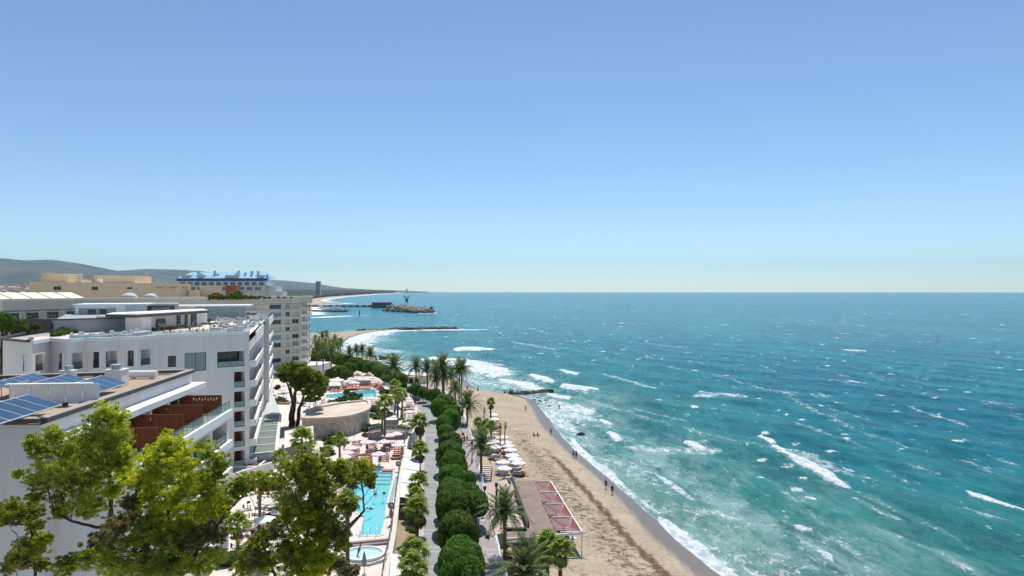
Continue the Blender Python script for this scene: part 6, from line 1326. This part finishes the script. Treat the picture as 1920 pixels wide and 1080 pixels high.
# ------------------------------------------------ foreground trees
def fore(lb, base, Y0, skel, green, yellow, olive, seed, per=1500):
    """skel: polylines of (px,py,radius m) drawn at distance Y0; clumps (px,py,r px)"""
    S_ = Y0/F; P = lambda px_, py_, d=0: Vector(((px_-960)*(Y0+d)/F, Y0+d, HC-(py_-546)*(Y0+d)/F))
    t = thing('tree', lb, 'tree', (P(*base).x, Y0, 5)); O = Vector((P(*base).x, Y0, 5)); tr = MB(); nodes = []
    for line in skel:
        pts = []; rad = []; dd = 0
        for px_, py_, r_ in line[:]: pts.append(P(px_, py_, dd)-O if True else 0); rad.append(r_); dd += random.uniform(-.5,.5)
        if line[0][1] >= 1080: pts = [Vector((pts[0].x, pts[0].y, 0))]+pts; rad = [rad[0]*1.5]+rad
        fine = []; fr_ = []
        for i in range(len(pts)-1):
            for j in range(4): fine.append(pts[i].lerp(pts[i+1], j/4)+Vector((random.uniform(-.04,.04), random.uniform(-.05,.05), 0))); fr_.append(rad[i]+(rad[i+1]-rad[i])*j/4)
        fine.append(pts[-1]); fr_.append(rad[-1]); tr.tube(fine, fr_, 8); nodes += list(zip(fine, fr_))
    r = random.Random(seed); allc = []
    tw_ = MB()
    for cl, mat_, nm in ((green, m_eug, 'g'), (yellow, m_euy, 'y'), (olive, m_euo, 'o')):
        L_ = []
        for px_, py_, r_ in cl:
            for q in range(2):
                d = r.uniform(-1.7,1.7); p = P(px_+r.uniform(-.25,.25)*r_, py_+r.uniform(-.25,.25)*r_, d)-O; L_.append((p.x, p.y, p.z, r_*S_*.92))
                nn = min(nodes, key=lambda z: (z[0]-p).length+ (0 if z[0].z < p.z+.3 else 1.5)); 
                if (nn[0]-p).length < 5: limb(tw_, nn[0], p, min(nn[1]*.5, .05), .012, 4, .12, 4)
                for _ in range(5):
                    e_ = p+Vector((r.gauss(0,1), r.gauss(0,1), r.gauss(0,.8))).normalized()*r_*S_*r.uniform(.5,.95); limb(tw_, p, e_, .014, .005, 3, .15, 3)
        if L_:
            V, Fq = clumpcloud([(x_,y_,z_,r2*1.3) for x_,y_,z_,r2 in L_], per*1.35, .13, .042, seed+ord(nm), 44, .9); o = link('crown', npmesh('crown_mesh', V, Fq, mat_), t)
    tr.obj('trunk', m_bark, t); o = tw_.obj('crown_inside', m_bark, t); o['kind'] = 'stuff'
fore('tallest foreground tree at lower left, with a long crooked left limb and mixed green leaves', (205,1080), 40,
 [[(205,1085,.17),(207,1000,.15),(207,950,.13),(206,890,.11),(199,849,.09),(190,805,.05)],[(207,990,.11),(178,988,.09),(133,977,.07),(103,963,.055),(94,935,.045),(86,905,.03)],[(206,925,.06),(232,890,.04),(240,860,.03)],[(205,900,.05),(180,870,.035),(165,840,.025)],[(94,935,.03),(115,905,.02),(118,880,.015)]],
 [(75,845,16),(105,820,18),(120,852,20),(185,790,22),(165,815,26),(145,830,20),(205,820,28),(100,815,16),(60,828,14),(92,880,26),(112,905,26),(62,900,16),(130,880,22),(170,905,24),(152,930,26),(182,940,22),(190,870,24),(235,850,20),(225,815,24),(65,930,14),(165,860,20),(115,960,14),(220,870,22)],
 [(200,775,20),(222,785,18),(240,870,20),(232,895,18),(35,890,8),(228,845,14),(215,920,14)], [(140,900,20),(80,905,16),(175,880,14),(110,935,12),(160,955,14)], 11)
fore('small slender foreground tree at the far left edge, olive leaves on a thin trunk', (67,1080), 37,
 [[(67,1085,.08),(62,1040,.07),(60,1002,.06),(50,969,.05),(46,947,.03)],[(62,1030,.04),(40,1010,.03),(20,990,.02)],[(64,1055,.04),(85,1030,.02)]],
 [(20,950,16),(36,968,16),(62,960,14),(50,1022,22),(30,1045,18),(5,955,12),(80,1060,12)], [(66,985,13),(68,1025,20),(78,1012,12),(8,975,10)], [(45,1050,16),(15,1065,14)], 12)
fore('wide yellow-green foreground tree in the middle of the lower left corner', (337,1080), 37,
 [[(335,1085,.16),(336,1050,.15),(341,1020,.14),(361,997,.12),(389,963,.09),(400,930,.05)],[(372,1030,.12),(400,990,.11),(425,960,.09),(450,935,.06),(470,915,.04)],[(341,1040,.12),(320,980,.09),(310,930,.07),(318,880,.04)],[(300,1085,.1),(270,1020,.08),(262,960,.05)],[(361,1050,.1),(372,1030,.12)]],
 [(385,848,20),(412,868,18),(402,888,18),(300,1020,28),(340,1045,30),(250,1010,24),(200,1040,26),(160,1050,24),(230,1065,28),(290,1068,30),(120,1062,18),(400,1040,22),(430,930,18),(445,915,16),(460,900,14),(330,1000,24),(270,985,22),(375,1065,26),(370,1000,20)],
 [(312,828,20),(338,838,20),(320,858,26),(352,872,28),(285,868,22),(302,892,30),(345,902,32),(388,915,24),(262,905,20),(275,935,28),(325,948,32),(372,950,28),(400,940,20),(295,965,24),(345,980,26),(280,845,12),(395,895,12),(310,990,20),(415,960,16)],
 [(250,970,22),(220,985,22),(205,1010,22),(385,985,22),(355,1015,22),(320,1060,22),(180,1020,18),(265,1045,22),(410,1000,18),(240,940,14)], 13, 1900)
fore('leafy green foreground tree over the restaurant, reaching a bare branch towards the pool', (575,1080), 38,
 [[(560,1085,.14),(566,1040,.12),(580,990,.1),(592,950,.08),(600,900,.05)],[(600,1038,.09),(625,1012,.08),(655,985,.065),(683,958,.05),(679,913,.035),(672,885,.02)],[(566,1060,.1),(600,1038,.09)],[(566,1040,.08),(540,990,.06),(530,940,.04),(545,890,.025)],[(683,948,.02),(705,925,.012),(712,905,.008)],[(681,940,.02),(660,920,.012),(640,915,.008)],[(520,1085,.09),(500,1040,.07),(490,1000,.04)],[(680,935,.018),(695,910,.012),(700,890,.008)]],
 [(575,862,18),(600,872,22),(548,880,22),(570,902,30),(612,905,24),(522,910,20),(628,880,15),(498,902,17),(472,905,18),(545,940,28),(592,950,30),(622,980,22),(532,1025,24),(618,1050,26),(492,1008,18),(475,1030,22),(505,1058,26),(460,1062,20),(600,930,22),(640,1020,14),(560,1060,26),(455,915,14),(655,950,12),(630,940,12),(580,885,20)],
 [(562,990,26),(600,1010,26),(575,965,22),(565,1030,26),(600,1055,24),(585,1075,24),(545,965,18),(590,1030,20)], [(640,898,10),(605,975,20),(630,1000,18),(515,990,16),(640,1055,14),(540,1045,20),(480,1055,16)], 14, 1900)
fore('airy round crown over the pool edge on a thin bare branch', (640,1080), 39, [[(612,1085,.08),(640,1010,.05),(684,957,.045),(680,925,.03),(676,900,.02)]],
 [(652,880,15),(672,872,15),(688,882,14),(665,895,16),(690,900,12),(648,898,9),(676,888,14),(700,893,7)], [(640,868,8),(680,866,8)], [(660,908,8),(695,908,7)], 15, 900)
# dark conifers at the left edge by the hotel
for k, (px_, py_, r_) in enumerate(((2,600,16),(12,612,15),(22,606,7),(-12,610,18),(4,622,14),(26,616,8))):
    Y_ = 110; x = (px_-960)*Y_/F; zc = HC-(py_-546)*Y_/F
    t = thing('tree', '%s dark green tree at the left edge behind the hotel corner' % ORD[k], 'tree', (x, Y_+k, 5), k, 'dark trees at the left edge behind the hotel'); rad = r_*Y_/F/2.9*1.1
    c = link('crown', FM[k % 4], t, (0,0,zc-5)); c.scale = (rad,)*3; d = link('crown_inside', cm_, c); tr = link('trunk', tm_, t); tr.scale = (1.4,1.4,(zc-5)/3.2)
# ================================================================== people
m_skin = M('skin', (.42,.24,.16), .6); m_skin2 = M('tanned_skin', (.26,.13,.08), .6); m_hair = M('dark_hair', (.03,.02,.015), .7)
def body_mesh(name, J, E_, mat):
    """one continuous skin grown over joints J {name: (co, radius)} joined by edges E_"""
    names = list(J); me = bpy.data.meshes.new(name); me.from_pydata([J[n][0] for n in names], [(names.index(a), names.index(b)) for a, b in E_], [])
    o = bpy.data.objects.new(name, me); COL.objects.link(o); o.modifiers.new('skin', 'SKIN'); me.skin_vertices[0].data[0].use_root = True
    for i, n in enumerate(names): me.skin_vertices[0].data[i].radius = (J[n][1], J[n][1]*(.75 if n in ('chest','pelvis','waist') else 1))
    s = o.modifiers.new('sub', 'SUBSURF'); s.levels = 1; s.render_levels = 1
    dg = bpy.context.evaluated_depsgraph_get(); m2 = bpy.data.meshes.new_from_object(o.evaluated_get(dg)); m2.materials.clear(); m2.materials.append(mat); bpy.data.objects.remove(o); m2.name = name; return m2
def joints(pose):
    st = {'walk': .22, 'stand': .02, 'sit': 0, 'swim': 0}[pose]; sit = pose == 'sit'
    J = {'pelvis': ((0,0,.93),.13), 'waist': ((0,0,1.1),.12), 'chest': ((0,0,1.33),.145), 'neck': ((0,0,1.5),.055), 'head': ((0,.01,1.62),.09), 'crown': ((0,.01,1.72),.07), 'nose': ((0,.10,1.62),.02)}
    E_ = [('pelvis','waist'),('waist','chest'),('chest','neck'),('neck','head'),('head','crown'),('head','nose')]
    for s, nm in ((-1,'l'),(1,'r')):
        f = st*s
        if sit: J.update({nm+'hip': ((.1*s,0,.88),.1), nm+'knee': ((.13*s,.42,1.0),.06), nm+'ankle': ((.12*s,.62,.66),.045), nm+'toe': ((.12*s,.76,.62),.035)})
        else: J.update({nm+'hip': ((.1*s,0,.86),.1), nm+'knee': ((.11*s,f*.9+.02,.49),.065), nm+'ankle': ((.11*s,f*1.5-.03,.09),.045), nm+'toe': ((.12*s,f*1.5+.12,.03),.035)})
        J.update({nm+'shoulder': ((.18*s,0,1.43),.065), nm+'elbow': ((.25*s,-f*.5-.02,1.16),.045), nm+'wrist': ((.26*s,-f*.9+.08,.92),.03), nm+'hand': ((.26*s,-f+.1,.83),.03)})
        E_ += [('pelvis',nm+'hip'),(nm+'hip',nm+'knee'),(nm+'knee',nm+'ankle'),(nm+'ankle',nm+'toe'),('chest',nm+'shoulder'),(nm+'shoulder',nm+'elbow'),(nm+'elbow',nm+'wrist'),(nm+'wrist',nm+'hand')]
    if sit:
        for k in J: J[k] = ((J[k][0][0], J[k][0][1], J[k][0][2]-.72), J[k][1])
    return J, E_
BODY = {(p, i): body_mesh('body_'+p, *joints(p), m) for p in ('walk','stand','sit') for i, m in enumerate((m_skin, m_skin2))}
hairm = MB().ico((0,-.015,1.675), .108, 10, 7, .03, (.95,1.05,.95)).mesh('hair_mesh', m_hair)
def cloth(col): 
    n = 'cloth_%02d%02d%02d' % tuple(int(c*99) for c in col); return bpy.data.materials.get(n) or M(n, col, .85)
def garment(kind, col):
    mb = MB()
    if kind == 'shorts':
        mb.tube([(0,0,1.02),(0,0,.9),(0,0,.82)], [.155,.175,.16], 10)
        for s in (-1,1): mb.tube([(.1*s,0,.88),(.105*s,0,.62)], [.115,.1], 8, False)
    elif kind == 'shirt': mb.tube([(0,0,.95),(0,0,1.12),(0,0,1.34),(0,0,1.46)], [.165,.155,.185,.11], 10); [mb.tube([(.16*s,0,1.42),(.24*s,-.01,1.22)], [.085,.075], 7, False) for s in (-1,1)]
    elif kind == 'dress': mb.tube([(0,0,.3),(0,0,.7),(0,0,1.05),(0,0,1.3),(0,0,1.46)], [.27,.22,.145,.165,.1], 12)
    return mb.mesh(kind+'_mesh', cloth(col))
def person(px_, py_, zb, lb, pose='stand', rz=0, wear=(('shorts',(.03,.04,.08)),), tan=0, dz=0, loc=None):
    x, y = loc or G(px_, py_, zb if zb is not None else 1.0)
    if zb is None: zb = beach_z(x, y); x, y = G(px_, py_, zb); zb = beach_z(x, y)
    t = thing('person', lb, 'person', (x, y, zb+dz), rz); b = link('body', BODY[(pose, tan)], t); h = link('hair', hairm, t, (0,0,-.72 if pose == 'sit' else 0))
    for k, c in wear:
        g = link(k, garment(k, c), t, (0,0,-.72 if pose == 'sit' else 0))
    return t
blk = (.02,.02,.025); red = (.42,.03,.03); wht = (.7,.7,.7); blu = (.15,.25,.5); nav = (.03,.04,.12)
person(1033,815,None,'lone walker in dark shorts on the wet sand, farthest of the waterline walkers','walk',.3,(('shorts',blk),),1)
person(1075,858,None,'left one of the pair standing at the seaweed line','stand',0,(('shorts',blk),),1); person(1080.5,859,None,'right one of the pair standing at the seaweed line','stand',.4,(('shorts',nav),),1)
person(1136,916,None,'left walker of the two nearest the camera at the waterline','walk',2.8,(('shorts',blk),('shirt',(.12,.10,.10))),1); person(1148,927,None,'right walker in red and black of the two nearest the camera at the waterline','walk',3.0,(('shorts',red),('shirt',blk)),1)
person(986,771,None,'person in dark clothes standing alone on the upper sand','stand',1,(('shorts',nav),),1)
person(1001,818,None,'left of two people sitting on the dry sand','sit',-1,(('shorts',blk),),1); person(1008,818,None,'right of two people sitting on the dry sand','sit',-1.3,(('shorts',blk),('shirt',blk)),1)
person(896,733,None,'person with a dark bag near the far waterline','stand',0,(('dress',blk),),0); person(957,738,None,'left figure beside the small rock groyne','stand',0,(('shorts',blk),),1); person(961,739,None,'right figure beside the small rock groyne','stand',1,(('shirt',(.2,.2,.25)),('shorts',nav)),1)
person(876,731,None,'person standing under the waterside palms','stand',0,(('dress',(.1,.1,.14)),),0); person(880,740,None,'person in white below the waterside palms','stand',2,(('shirt',wht),('shorts',blk)),0)
person(870.5,831,3,'woman in a long red dress on the promenade','stand',3,(('dress',red),),0); person(876,831,3,'person in pale blue beside the red dress','walk',3,(('shirt',(.3,.4,.6)),('shorts',(.4,.45,.55))),0)
person(857,828,3,'left of two walkers next to the narrow hedge','walk',3,(('shirt',(.12,.14,.25)),('shorts',blk)),0); person(861,828,3,'right of two walkers next to the narrow hedge','walk',3,(('shirt',(.3,.28,.32)),('shorts',nav)),0); person(866,833,3,'dark figure at the hedge corner on the promenade','stand',2,(('dress',blk),),0)
person(851,800,3,'cyclist resting in the shade beyond the bench','stand',2,(('shirt',blk),('shorts',blk)),1); person(858,803,3,'second resting figure in the shade beyond the bench','stand',1,(('shirt',nav),('shorts',blk)),1)
person(973,960,3.2,'person in violet on the pink patio by the dark parapet','stand',2.5,(('dress',(.20,.16,.42)),),0); person(977.5,970,3.2,'person in dark red on the pink patio by the dark parapet','walk',2.5,(('shirt',(.3,.07,.08)),('shorts',(.2,.15,.3))),1)
person(908,905,1.2,'person in orange shorts at the foot of the beach stair','stand',0,(('shorts',(.6,.3,.08)),),0); person(946,905,1.2,'child-sized bather by the nearest sunbeds','stand',0,(('shorts',wht),),0)
person(365,613,ZH-.5,'person in a pale blue top on the hotel roof terrace','stand',2,(('shirt',(.35,.5,.75)),('shorts',(.15,.2,.35))),0); person(358,611,ZH-.5,'person in dark pink by the bar wall on the hotel roof','stand',1,(('dress',(.35,.08,.14)),),0)
person(665,853,5,'guest in a black swimsuit by the left sunbeds','sit',1,(('shorts',blk),),0); person(688,844,5,'guest in black between the middle sunbeds','stand',1,(('dress',blk),),0); person(739,838,5,'guest with a white towel by the right sunbeds','sit',2,(('shirt',wht),),0); person(731,846,5,'guest in dark navy by the right sunbeds','stand',2,(('shorts',nav),),1); person(713,870,5,'pool attendant in dark uniform by the parasol','stand',0,(('shirt',(.12,.12,.14)),('shorts',blk)),0)
person(778,762,5,'waiter in dark blue at the white lounger strip','stand',0,(('shirt',nav),('shorts',blk)),0); person(736,818,5,'guest in dark red at the sunken bar','stand',0,(('dress',(.25,.02,.03)),),0)
for px_, py_, lb in ((722,922,'swimmer with yellow-green cap in the long pool'),(705,930,'dark-haired swimmer left in the long pool'),(701,951,'swimmer in turquoise near the middle of the long pool'),(669,1044,'dark-haired bather in the whirlpool')):
    zb = 5.0 if 'whirl' not in lb else 5.35; person(px_, py_, zb, lb, 'stand', random.random()*6, (('shorts',nav),), 0, dz=-.22 if zb == 5 else -.05).rotation_euler.x = -1.25 if zb == 5 else -.3
for k, (px_, py_) in enumerate(((700,631),(642,640),(655,633),(719,621),(652,646),(720,621.3))): person(px_, py_, 0.6, '%s tiny figure on the bay beach and its rock spit' % ORD[k], 'stand', k, (('shorts',blk),), 1).__setitem__('group', 'tiny figures on the bay beach')
fl = thing('inflatable_bed', 'red inflatable lying in the shallow end of the long pool', 'inflatable', (*G(729,882.5,4.9), 4.9), .2)
for k in range(4): MB().tube([(-1.1,-.36+k*.24,.05),(1.1,-.36+k*.24,.05)], .13, 7).obj('air_tube', M('red_vinyl', (.55,.03,.04), .35) if 'red_vinyl' not in bpy.data.materials else bpy.data.materials['red_vinyl'], fl)
# a couple of parked bicycles in the shade by the ficus
def bike(px_, py_, rz, lb):
    t = thing('bicycle', lb, 'bicycle', (*G(px_, py_, 3), 3.004), rz)
    for ex in (-.5,.5):
        mb = MB(); mb.tube([(ex+.32*math.cos(2*math.pi*k/12), 0, .34+.32*math.sin(2*math.pi*k/12)) for k in range(13)], .025, 5, False); mb.obj('wheel', m_dark, t)
    MB().tube([(-.5,0,.34),(0,0,.36),(.35,0,.8),(-.15,0,.8),(0,0,.36)], .022, 5).tube([(.5,0,.34),(.35,0,.95)], .022, 5).obj('frame', m_dark, t); MB().box((-.18,0,.88), (.22,.1,.05)).obj('saddle', m_dark, t); MB().box((.35,0,.97), (.05,.45,.04)).obj('handlebar', m_dark, t)
bike(853, 806, .3, 'left of two dark bicycles parked under the far ficus trees'); bike(862, 807, .8, 'right of two dark bicycles parked under the far ficus trees')

# ================================================================== rocks, harbour, far coast
m_rock = M('boulder', (.16,.13,.105), .95, (.08,.065,.055), .8, 6, bump=.5, bscale=3); m_rockl = M('pale_boulder', (.34,.30,.26), .95, (.20,.17,.15), .15, 6)
RMs = [MB().ico((0,0,0), 1, 7, 5, .22, (1,.8,.6)).mesh('rock_mesh', m_rock) for _ in range(3)]; RMl = [MB().ico((0,0,0), 1, 7, 5, .22, (1,.8,.6)).mesh('rock_mesh', m_rockl) for _ in range(3)]
def rocks(name, lb, line, n, wid, size, light, zt=.4):
    t = thing(name, lb, 'breakwater'); w2 = [G(*p) for p in line]; L = [0]
    for a, b in zip(w2[:-1], w2[1:]): L.append(L[-1]+math.dist(a, b))
    for k in range(n):
        s = random.random()*L[-1]; x = float(np.interp(s, L, [q[0] for q in w2]))+max(-1.8, min(1.8, random.gauss(0, 1)))*wid; y = float(np.interp(s, L, [q[1] for q in w2]))+random.gauss(0, wid)
        o = link('boulder', (RMl if light else RMs)[k % 3], t, (x, y, random.uniform(-.3, zt))); z = size*random.uniform(.6, 1.5); o.scale = (z, z, z); o.rotation_euler = (random.random(), random.random(), random.random()*6)
rocks('rock_groyne', 'small low groyne of dark rocks at the beach point', [(952,738),(975,738),(1000,737),(1028,734)], 110, .9, .75, False)
rocks('rock_cluster', 'scattered rocks in the surf below the four bay palms', [(705,668),(722,672),(715,676)], 22, 2.5, .9, False)
rocks('rock_cluster', 'loose stones in the shallows right of the small groyne', [(1000,745),(1018,755),(1040,765)], 22, 1.5, .35, False, .1)
rocks('rock_spit', 'long thin rock spit closing the bay, with surf behind', [(740,618.5),(780,618),(820,617.6),(850,617.4)], 160, 3.0, 2.0, False, .8)
rocks('rock_spit', 'thin line of rocks edging the landward part of the bay spit', [(665,620.5),(700,619),(740,618)], 60, 1.2, 1.1, False, .6)
o = thing('rock', 'dark rock in the surf off the bent beach', 'rock', (*G(1089,814), 0)); q = link('stone', RMs[0], o); q.scale = (1.2,.9,.9)
m_conc = M('harbour_concrete', (.24,.20,.18), .9, (.18,.15,.135), .05, 6); m_concd = M('dark_wall', (.13,.11,.11), .9)
def bar_px(mb, x0, x1, ybase, zt, depth, z0=-1):
    Y_ = F*HC/(ybase-546); mb.prism([((x0-960)*Y_/F, Y_), ((x1-960)*Y_/F, Y_), ((x1-960)*(Y_+depth)/F, Y_+depth), ((x0-960)*(Y_+depth)/F, Y_+depth)], z0, zt); return Y_
q1 = thing('harbour_quay', 'near harbour quay with dark face, boats moored behind', 'quay'); mb = MB(); Y1_ = bar_px(mb, 560, 652, 584.5, 2.4, 22); mb.obj('wall', m_concd, q1)
q2 = thing('harbour_mole', 'far harbour mole leading to the square stone building', 'mole'); mb = MB(); Y2_ = bar_px(mb, 560, 700, 575.5, 4.2, 26); mb.obj('wall', m_conc, q2)
hb = thing('harbour_building', 'long square reddish stone building at the end of the harbour mole', 'building'); mb = MB(); Y3_ = bar_px(mb, 697, 734.5, 577, 11.0, 34); mb.obj('wall', m_concd if 0 else M('reddish_stone', (.19,.13,.125), .9, (.15,.105,.10), .1), hb)
mb = MB(); Yb = F*HC/31-.0; mb.prism([((697.5-960)*Y3_/F-.5,Y3_-.6),((734.5-960)*Y3_/F+.5,Y3_-.6),((734.5-960)*Y3_/F+.5,Y3_+34),((697.5-960)*Y3_/F-.5,Y3_+34)], 10.9, 11.8); mb.obj('cornice', m_conc, hb)
rocks('harbour_breakwater', 'broad pale rock breakwater beyond the square stone building', [(737,576),(755,579),(775,582),(800,585)], 230, 12, 4.6, True, 3)
rocks('harbour_breakwater', 'dark toe of boulders along the near side of the harbour breakwater', [(722,583),(740,584),(765,585.5),(785,586.5),(803,587)], 170, 4, 3.2, False, 1.5)
boat = thing('motor_boat', 'b', 'boat'); h = MB(); h.add([(-4,-1.4,0),(3,-1.4,0),(5,0,.2),(3,1.4,0),(-4,1.4,0),(-4.2,-1.7,1.5),(3.4,-1.6,1.7),(6,0,1.9),(3.4,1.6,1.7),(-4.2,1.7,1.5)], [(4,3,2,1,0),(5,6,7,8,9),(0,1,6,5),(1,2,7,6),(2,3,8,7),(3,4,9,8),(4,0,5,9)]); h.obj('hull', m_white2, boat)
MB().box((-.5,0,2.3), (3.4,2.0,1.3), 0, .8).obj('cabin', m_ltgrey, boat); MB().cyl((.3,0,2.8), .08, 8, 5).obj('mast', m_alu, boat); BT = Proto(boat)
bp = [(606,581),(611,580.4),(616,581),(621,579.5),(625,578.6),(629,579.3),(633,579.8),(638,581),(643,581.4),(618,578),(612,578.6),(648,582),(603,579),(634,578),(625,581.2),(608,578.2),(641,579.6)]
for k, (px_, py_) in enumerate(sorted(bp)): BT.put((*G(px_, py_, 0), 0), random.uniform(-.4,.4)+1.57*(k % 2), '%s moored white boat from the left behind the near quay' % ORD[k], sc=1.5, group='white boats moored in the harbour')
for k in range(16):
    px_ = 600+k*6.2; t = thing('container_shed', '%s low shed or hull from the left along the far mole' % ORD[k], 'shed', (*G(px_, 575.2, 4.2), 4.2), 0, 'low sheds along the far mole'); MB().box((0,6,1.5), (random.uniform(3,7),4,random.uniform(2.2,4))).obj('wall', [m_white2, m_conc, m_ltgrey, m_concd][k % 4], t)
nb = thing('channel_marker', 'slim dark channel marker standing in the bay', 'marker', (*G(674,591.5), 0)); MB().tube([(0,0,-1),(0,0,6.5),(0,0,7.5)], [.9,.7,.2], 8).obj('post', m_dark, nb); MB().box((0,0,5.2), (2.0,2.0,.5)).obj('platform', m_dark, nb)
tw2 = thing('loading_tower', 'old concrete loading tower with flared arms standing in the open sea', 'tower', (*G(762.5,565.5), 0)); tw2.scale = (.85,.85,.85)
MB().box((0,0,5), (10,9,13)).obj('base', m_concd, tw2); MB().box((0,0,13), (11,10,1.2)).obj('deck', m_concd, tw2)
for s in (-1,1): 
    MB().beam((s*3,0,12), (s*9,0,22), 2.6, 2.6).obj('arm', m_concd, tw2); MB().beam((s*3,0,22), (s*15,0,23), 2.2, 1.8).obj('jib', m_concd, tw2); MB().beam((s*7.5,0,14), (s*2.2,0,19.5), 1.0, 1.0).obj('strut', m_concd, tw2)
MB().beam((-5,0,19.5),(5,0,19.5),1,1).obj('crossbar', m_concd, tw2)
# tall block on the far shore and small one on the cape
Yt = 3600
def tower(px0, px1, pt, pb, Y_, lb, m):
    x0, x1 = (px0-960)*Y_/F, (px1-960)*Y_/F; zt_ = HC+(546-pt)*Y_/F; t = thing('tower_block', lb, 'tower block'); MB().prism([(x0,Y_),(x1,Y_),(x1,Y_+20),(x0,Y_+20)], 0, zt_).obj('wall', m, t)
    n = max(3, int((zt_)/6)) if Y_ < 5000 else 0
    for k in range(n): MB().box(((x0+x1)/2, Y_-.3, zt_*(k+.5)/n), (x1-x0+.4, .6, zt_/n*.35)).obj('window_band', m_concd, t)
tower(592, 600, 527.5, 545, 3600, 'tall dark tower block rising from the far wooded shore', m_grey)
tower(761, 764, 541.8, 546, 12000, 'small pale tower on the distant cape', m_ltgrey)
# woods along the far coast: one mass of tree heads
def woods():
    r = np.random.default_rng(5); V = []; Fs = []; k = 0; base = MB().ico((0,0,0), 1, 7, 5, .15, (1,1,.75)); bv = np.array(base.v); bf = base.f
    fx = [q[0] for q in FAR_SHORE[6:]]; fy = [q[1] for q in FAR_SHORE[6:]]
    mb_v = []; mb_f = []
    for i in range(4200):
        y = 1500*(15000/1500)**r.random(); sx = np.interp(y, [q[1] for q in FAR_SHORE[5:]], [q[0] for q in FAR_SHORE[5:]]) if y > F*HC/20 else -820-0*y
        x = sx-(18+y*.012)-abs(r.normal(0, 1))*(120+y*.09); s = (5+y*.0016)*r.uniform(.7,1.7)
        if y > 11000 and r.random() < .4: continue
        mb_v.append(bv*s*np.array([1.3,1.3,1])+np.array([x, y, 2+s*.4+ max(0,(sx-x-100))*.016])); mb_f.append(np.array([list(f)+[f[-1]]*(4-len(f)) for f in bf])+len(bv)*k); k += 1
    V = np.concatenate(mb_v); Fq = np.concatenate(mb_f); me = bpy.data.meshes.new('woods'); me.from_pydata(V.tolist(), [], [tuple(dict.fromkeys(f)) for f in Fq.tolist()]); me.materials.append(m_farland); link('coastal_woods', me, kind='stuff')
woods()
# houses: the far shore, the hillside town at the left
hm = []
for k, (c, rf_) in enumerate((((.62,.61,.58),(.30,.14,.09)),((.66,.65,.63),(.5,.48,.45)),((.52,.47,.40),(.28,.15,.10)))):
    hm.append((MB().box((0,0,3.5), (1,1,7)).mesh('house_wall', M('house_wall_%d' % k if 0 else ['white_house','cream_house','ochre_house'][k], c, .85)), MB().add([(-.55,-.55,7),(.55,-.55,7),(.55,.55,7),(-.55,.55,7),(-.3,0,8.6),(.3,0,8.6)], [(0,1,5,4),(1,2,5),(2,3,4,5),(3,0,4)]).mesh('house_roof', M(['tile_roof','flat_roof','brown_roof'][k], rf_, .85))))
wband = MB()
for k in range(3): wband.box((-.3+k*.3,-.505,4.5), (.14,.02,1.2)); wband.box((-.3+k*.3,-.505,2), (.14,.02,1.2))
wband = wband.mesh('house_windows', m_concd)
def house(x, y, z, w_, h_, k, lb, grp):
    t = thing('house', lb, 'house', (x, y, z), random.uniform(-.4,.4), grp); a = link('wall', hm[k][0], t); b = link('roof', hm[k][1], t); c = link('windows', wband, t); 
    for o in (a, b, c): o.scale = (w_, w_*.7, h_)
rh = random.Random(3)
for i in range(110):
    y = 1800*(5)**rh.random(); sx = float(np.interp(y, [q[1] for q in FAR_SHORE[5:]], [q[0] for q in FAR_SHORE[5:]])); x = sx-60-y*.02-abs(rh.gauss(0, 1))*y*.09; house(x, y, 2+max(0, sx-x-100)*.016, rh.uniform(12,26), rh.uniform(.8,2.0), rh.randrange(3), 'pale house scattered among the woods of the far shore', 'houses in the far coastal woods')
for i in range(190):
    Y_ = rh.uniform(500, 3600); px_ = rh.uniform(-30, 60) if i % 3 else rh.uniform(60, 330); x = (px_-960)*Y_/F; zz = max(1.6, (Y_-900)*.022)
    house(x, Y_, zz, rh.uniform(9,26), rh.uniform(1.0,2.6), rh.choice((0,1,1,2)), 'pale house in the crowded town at the left edge below the hills', 'houses of the town below the hills')
for i in range(46):
    Y_ = rh.uniform(9600, 11800); px_ = rh.uniform(-20, 60) if i % 2 else rh.uniform(60, 130); zz = HC+(546-rh.uniform(508, 528))*Y_/F
    house((px_-960)*Y_/F, Y_, zz-12, rh.uniform(30,85), rh.uniform(1.5,3.0), 1, 'white villa spread over the foot of the left hills', 'white villas on the hillside')
# town trees filling between the houses
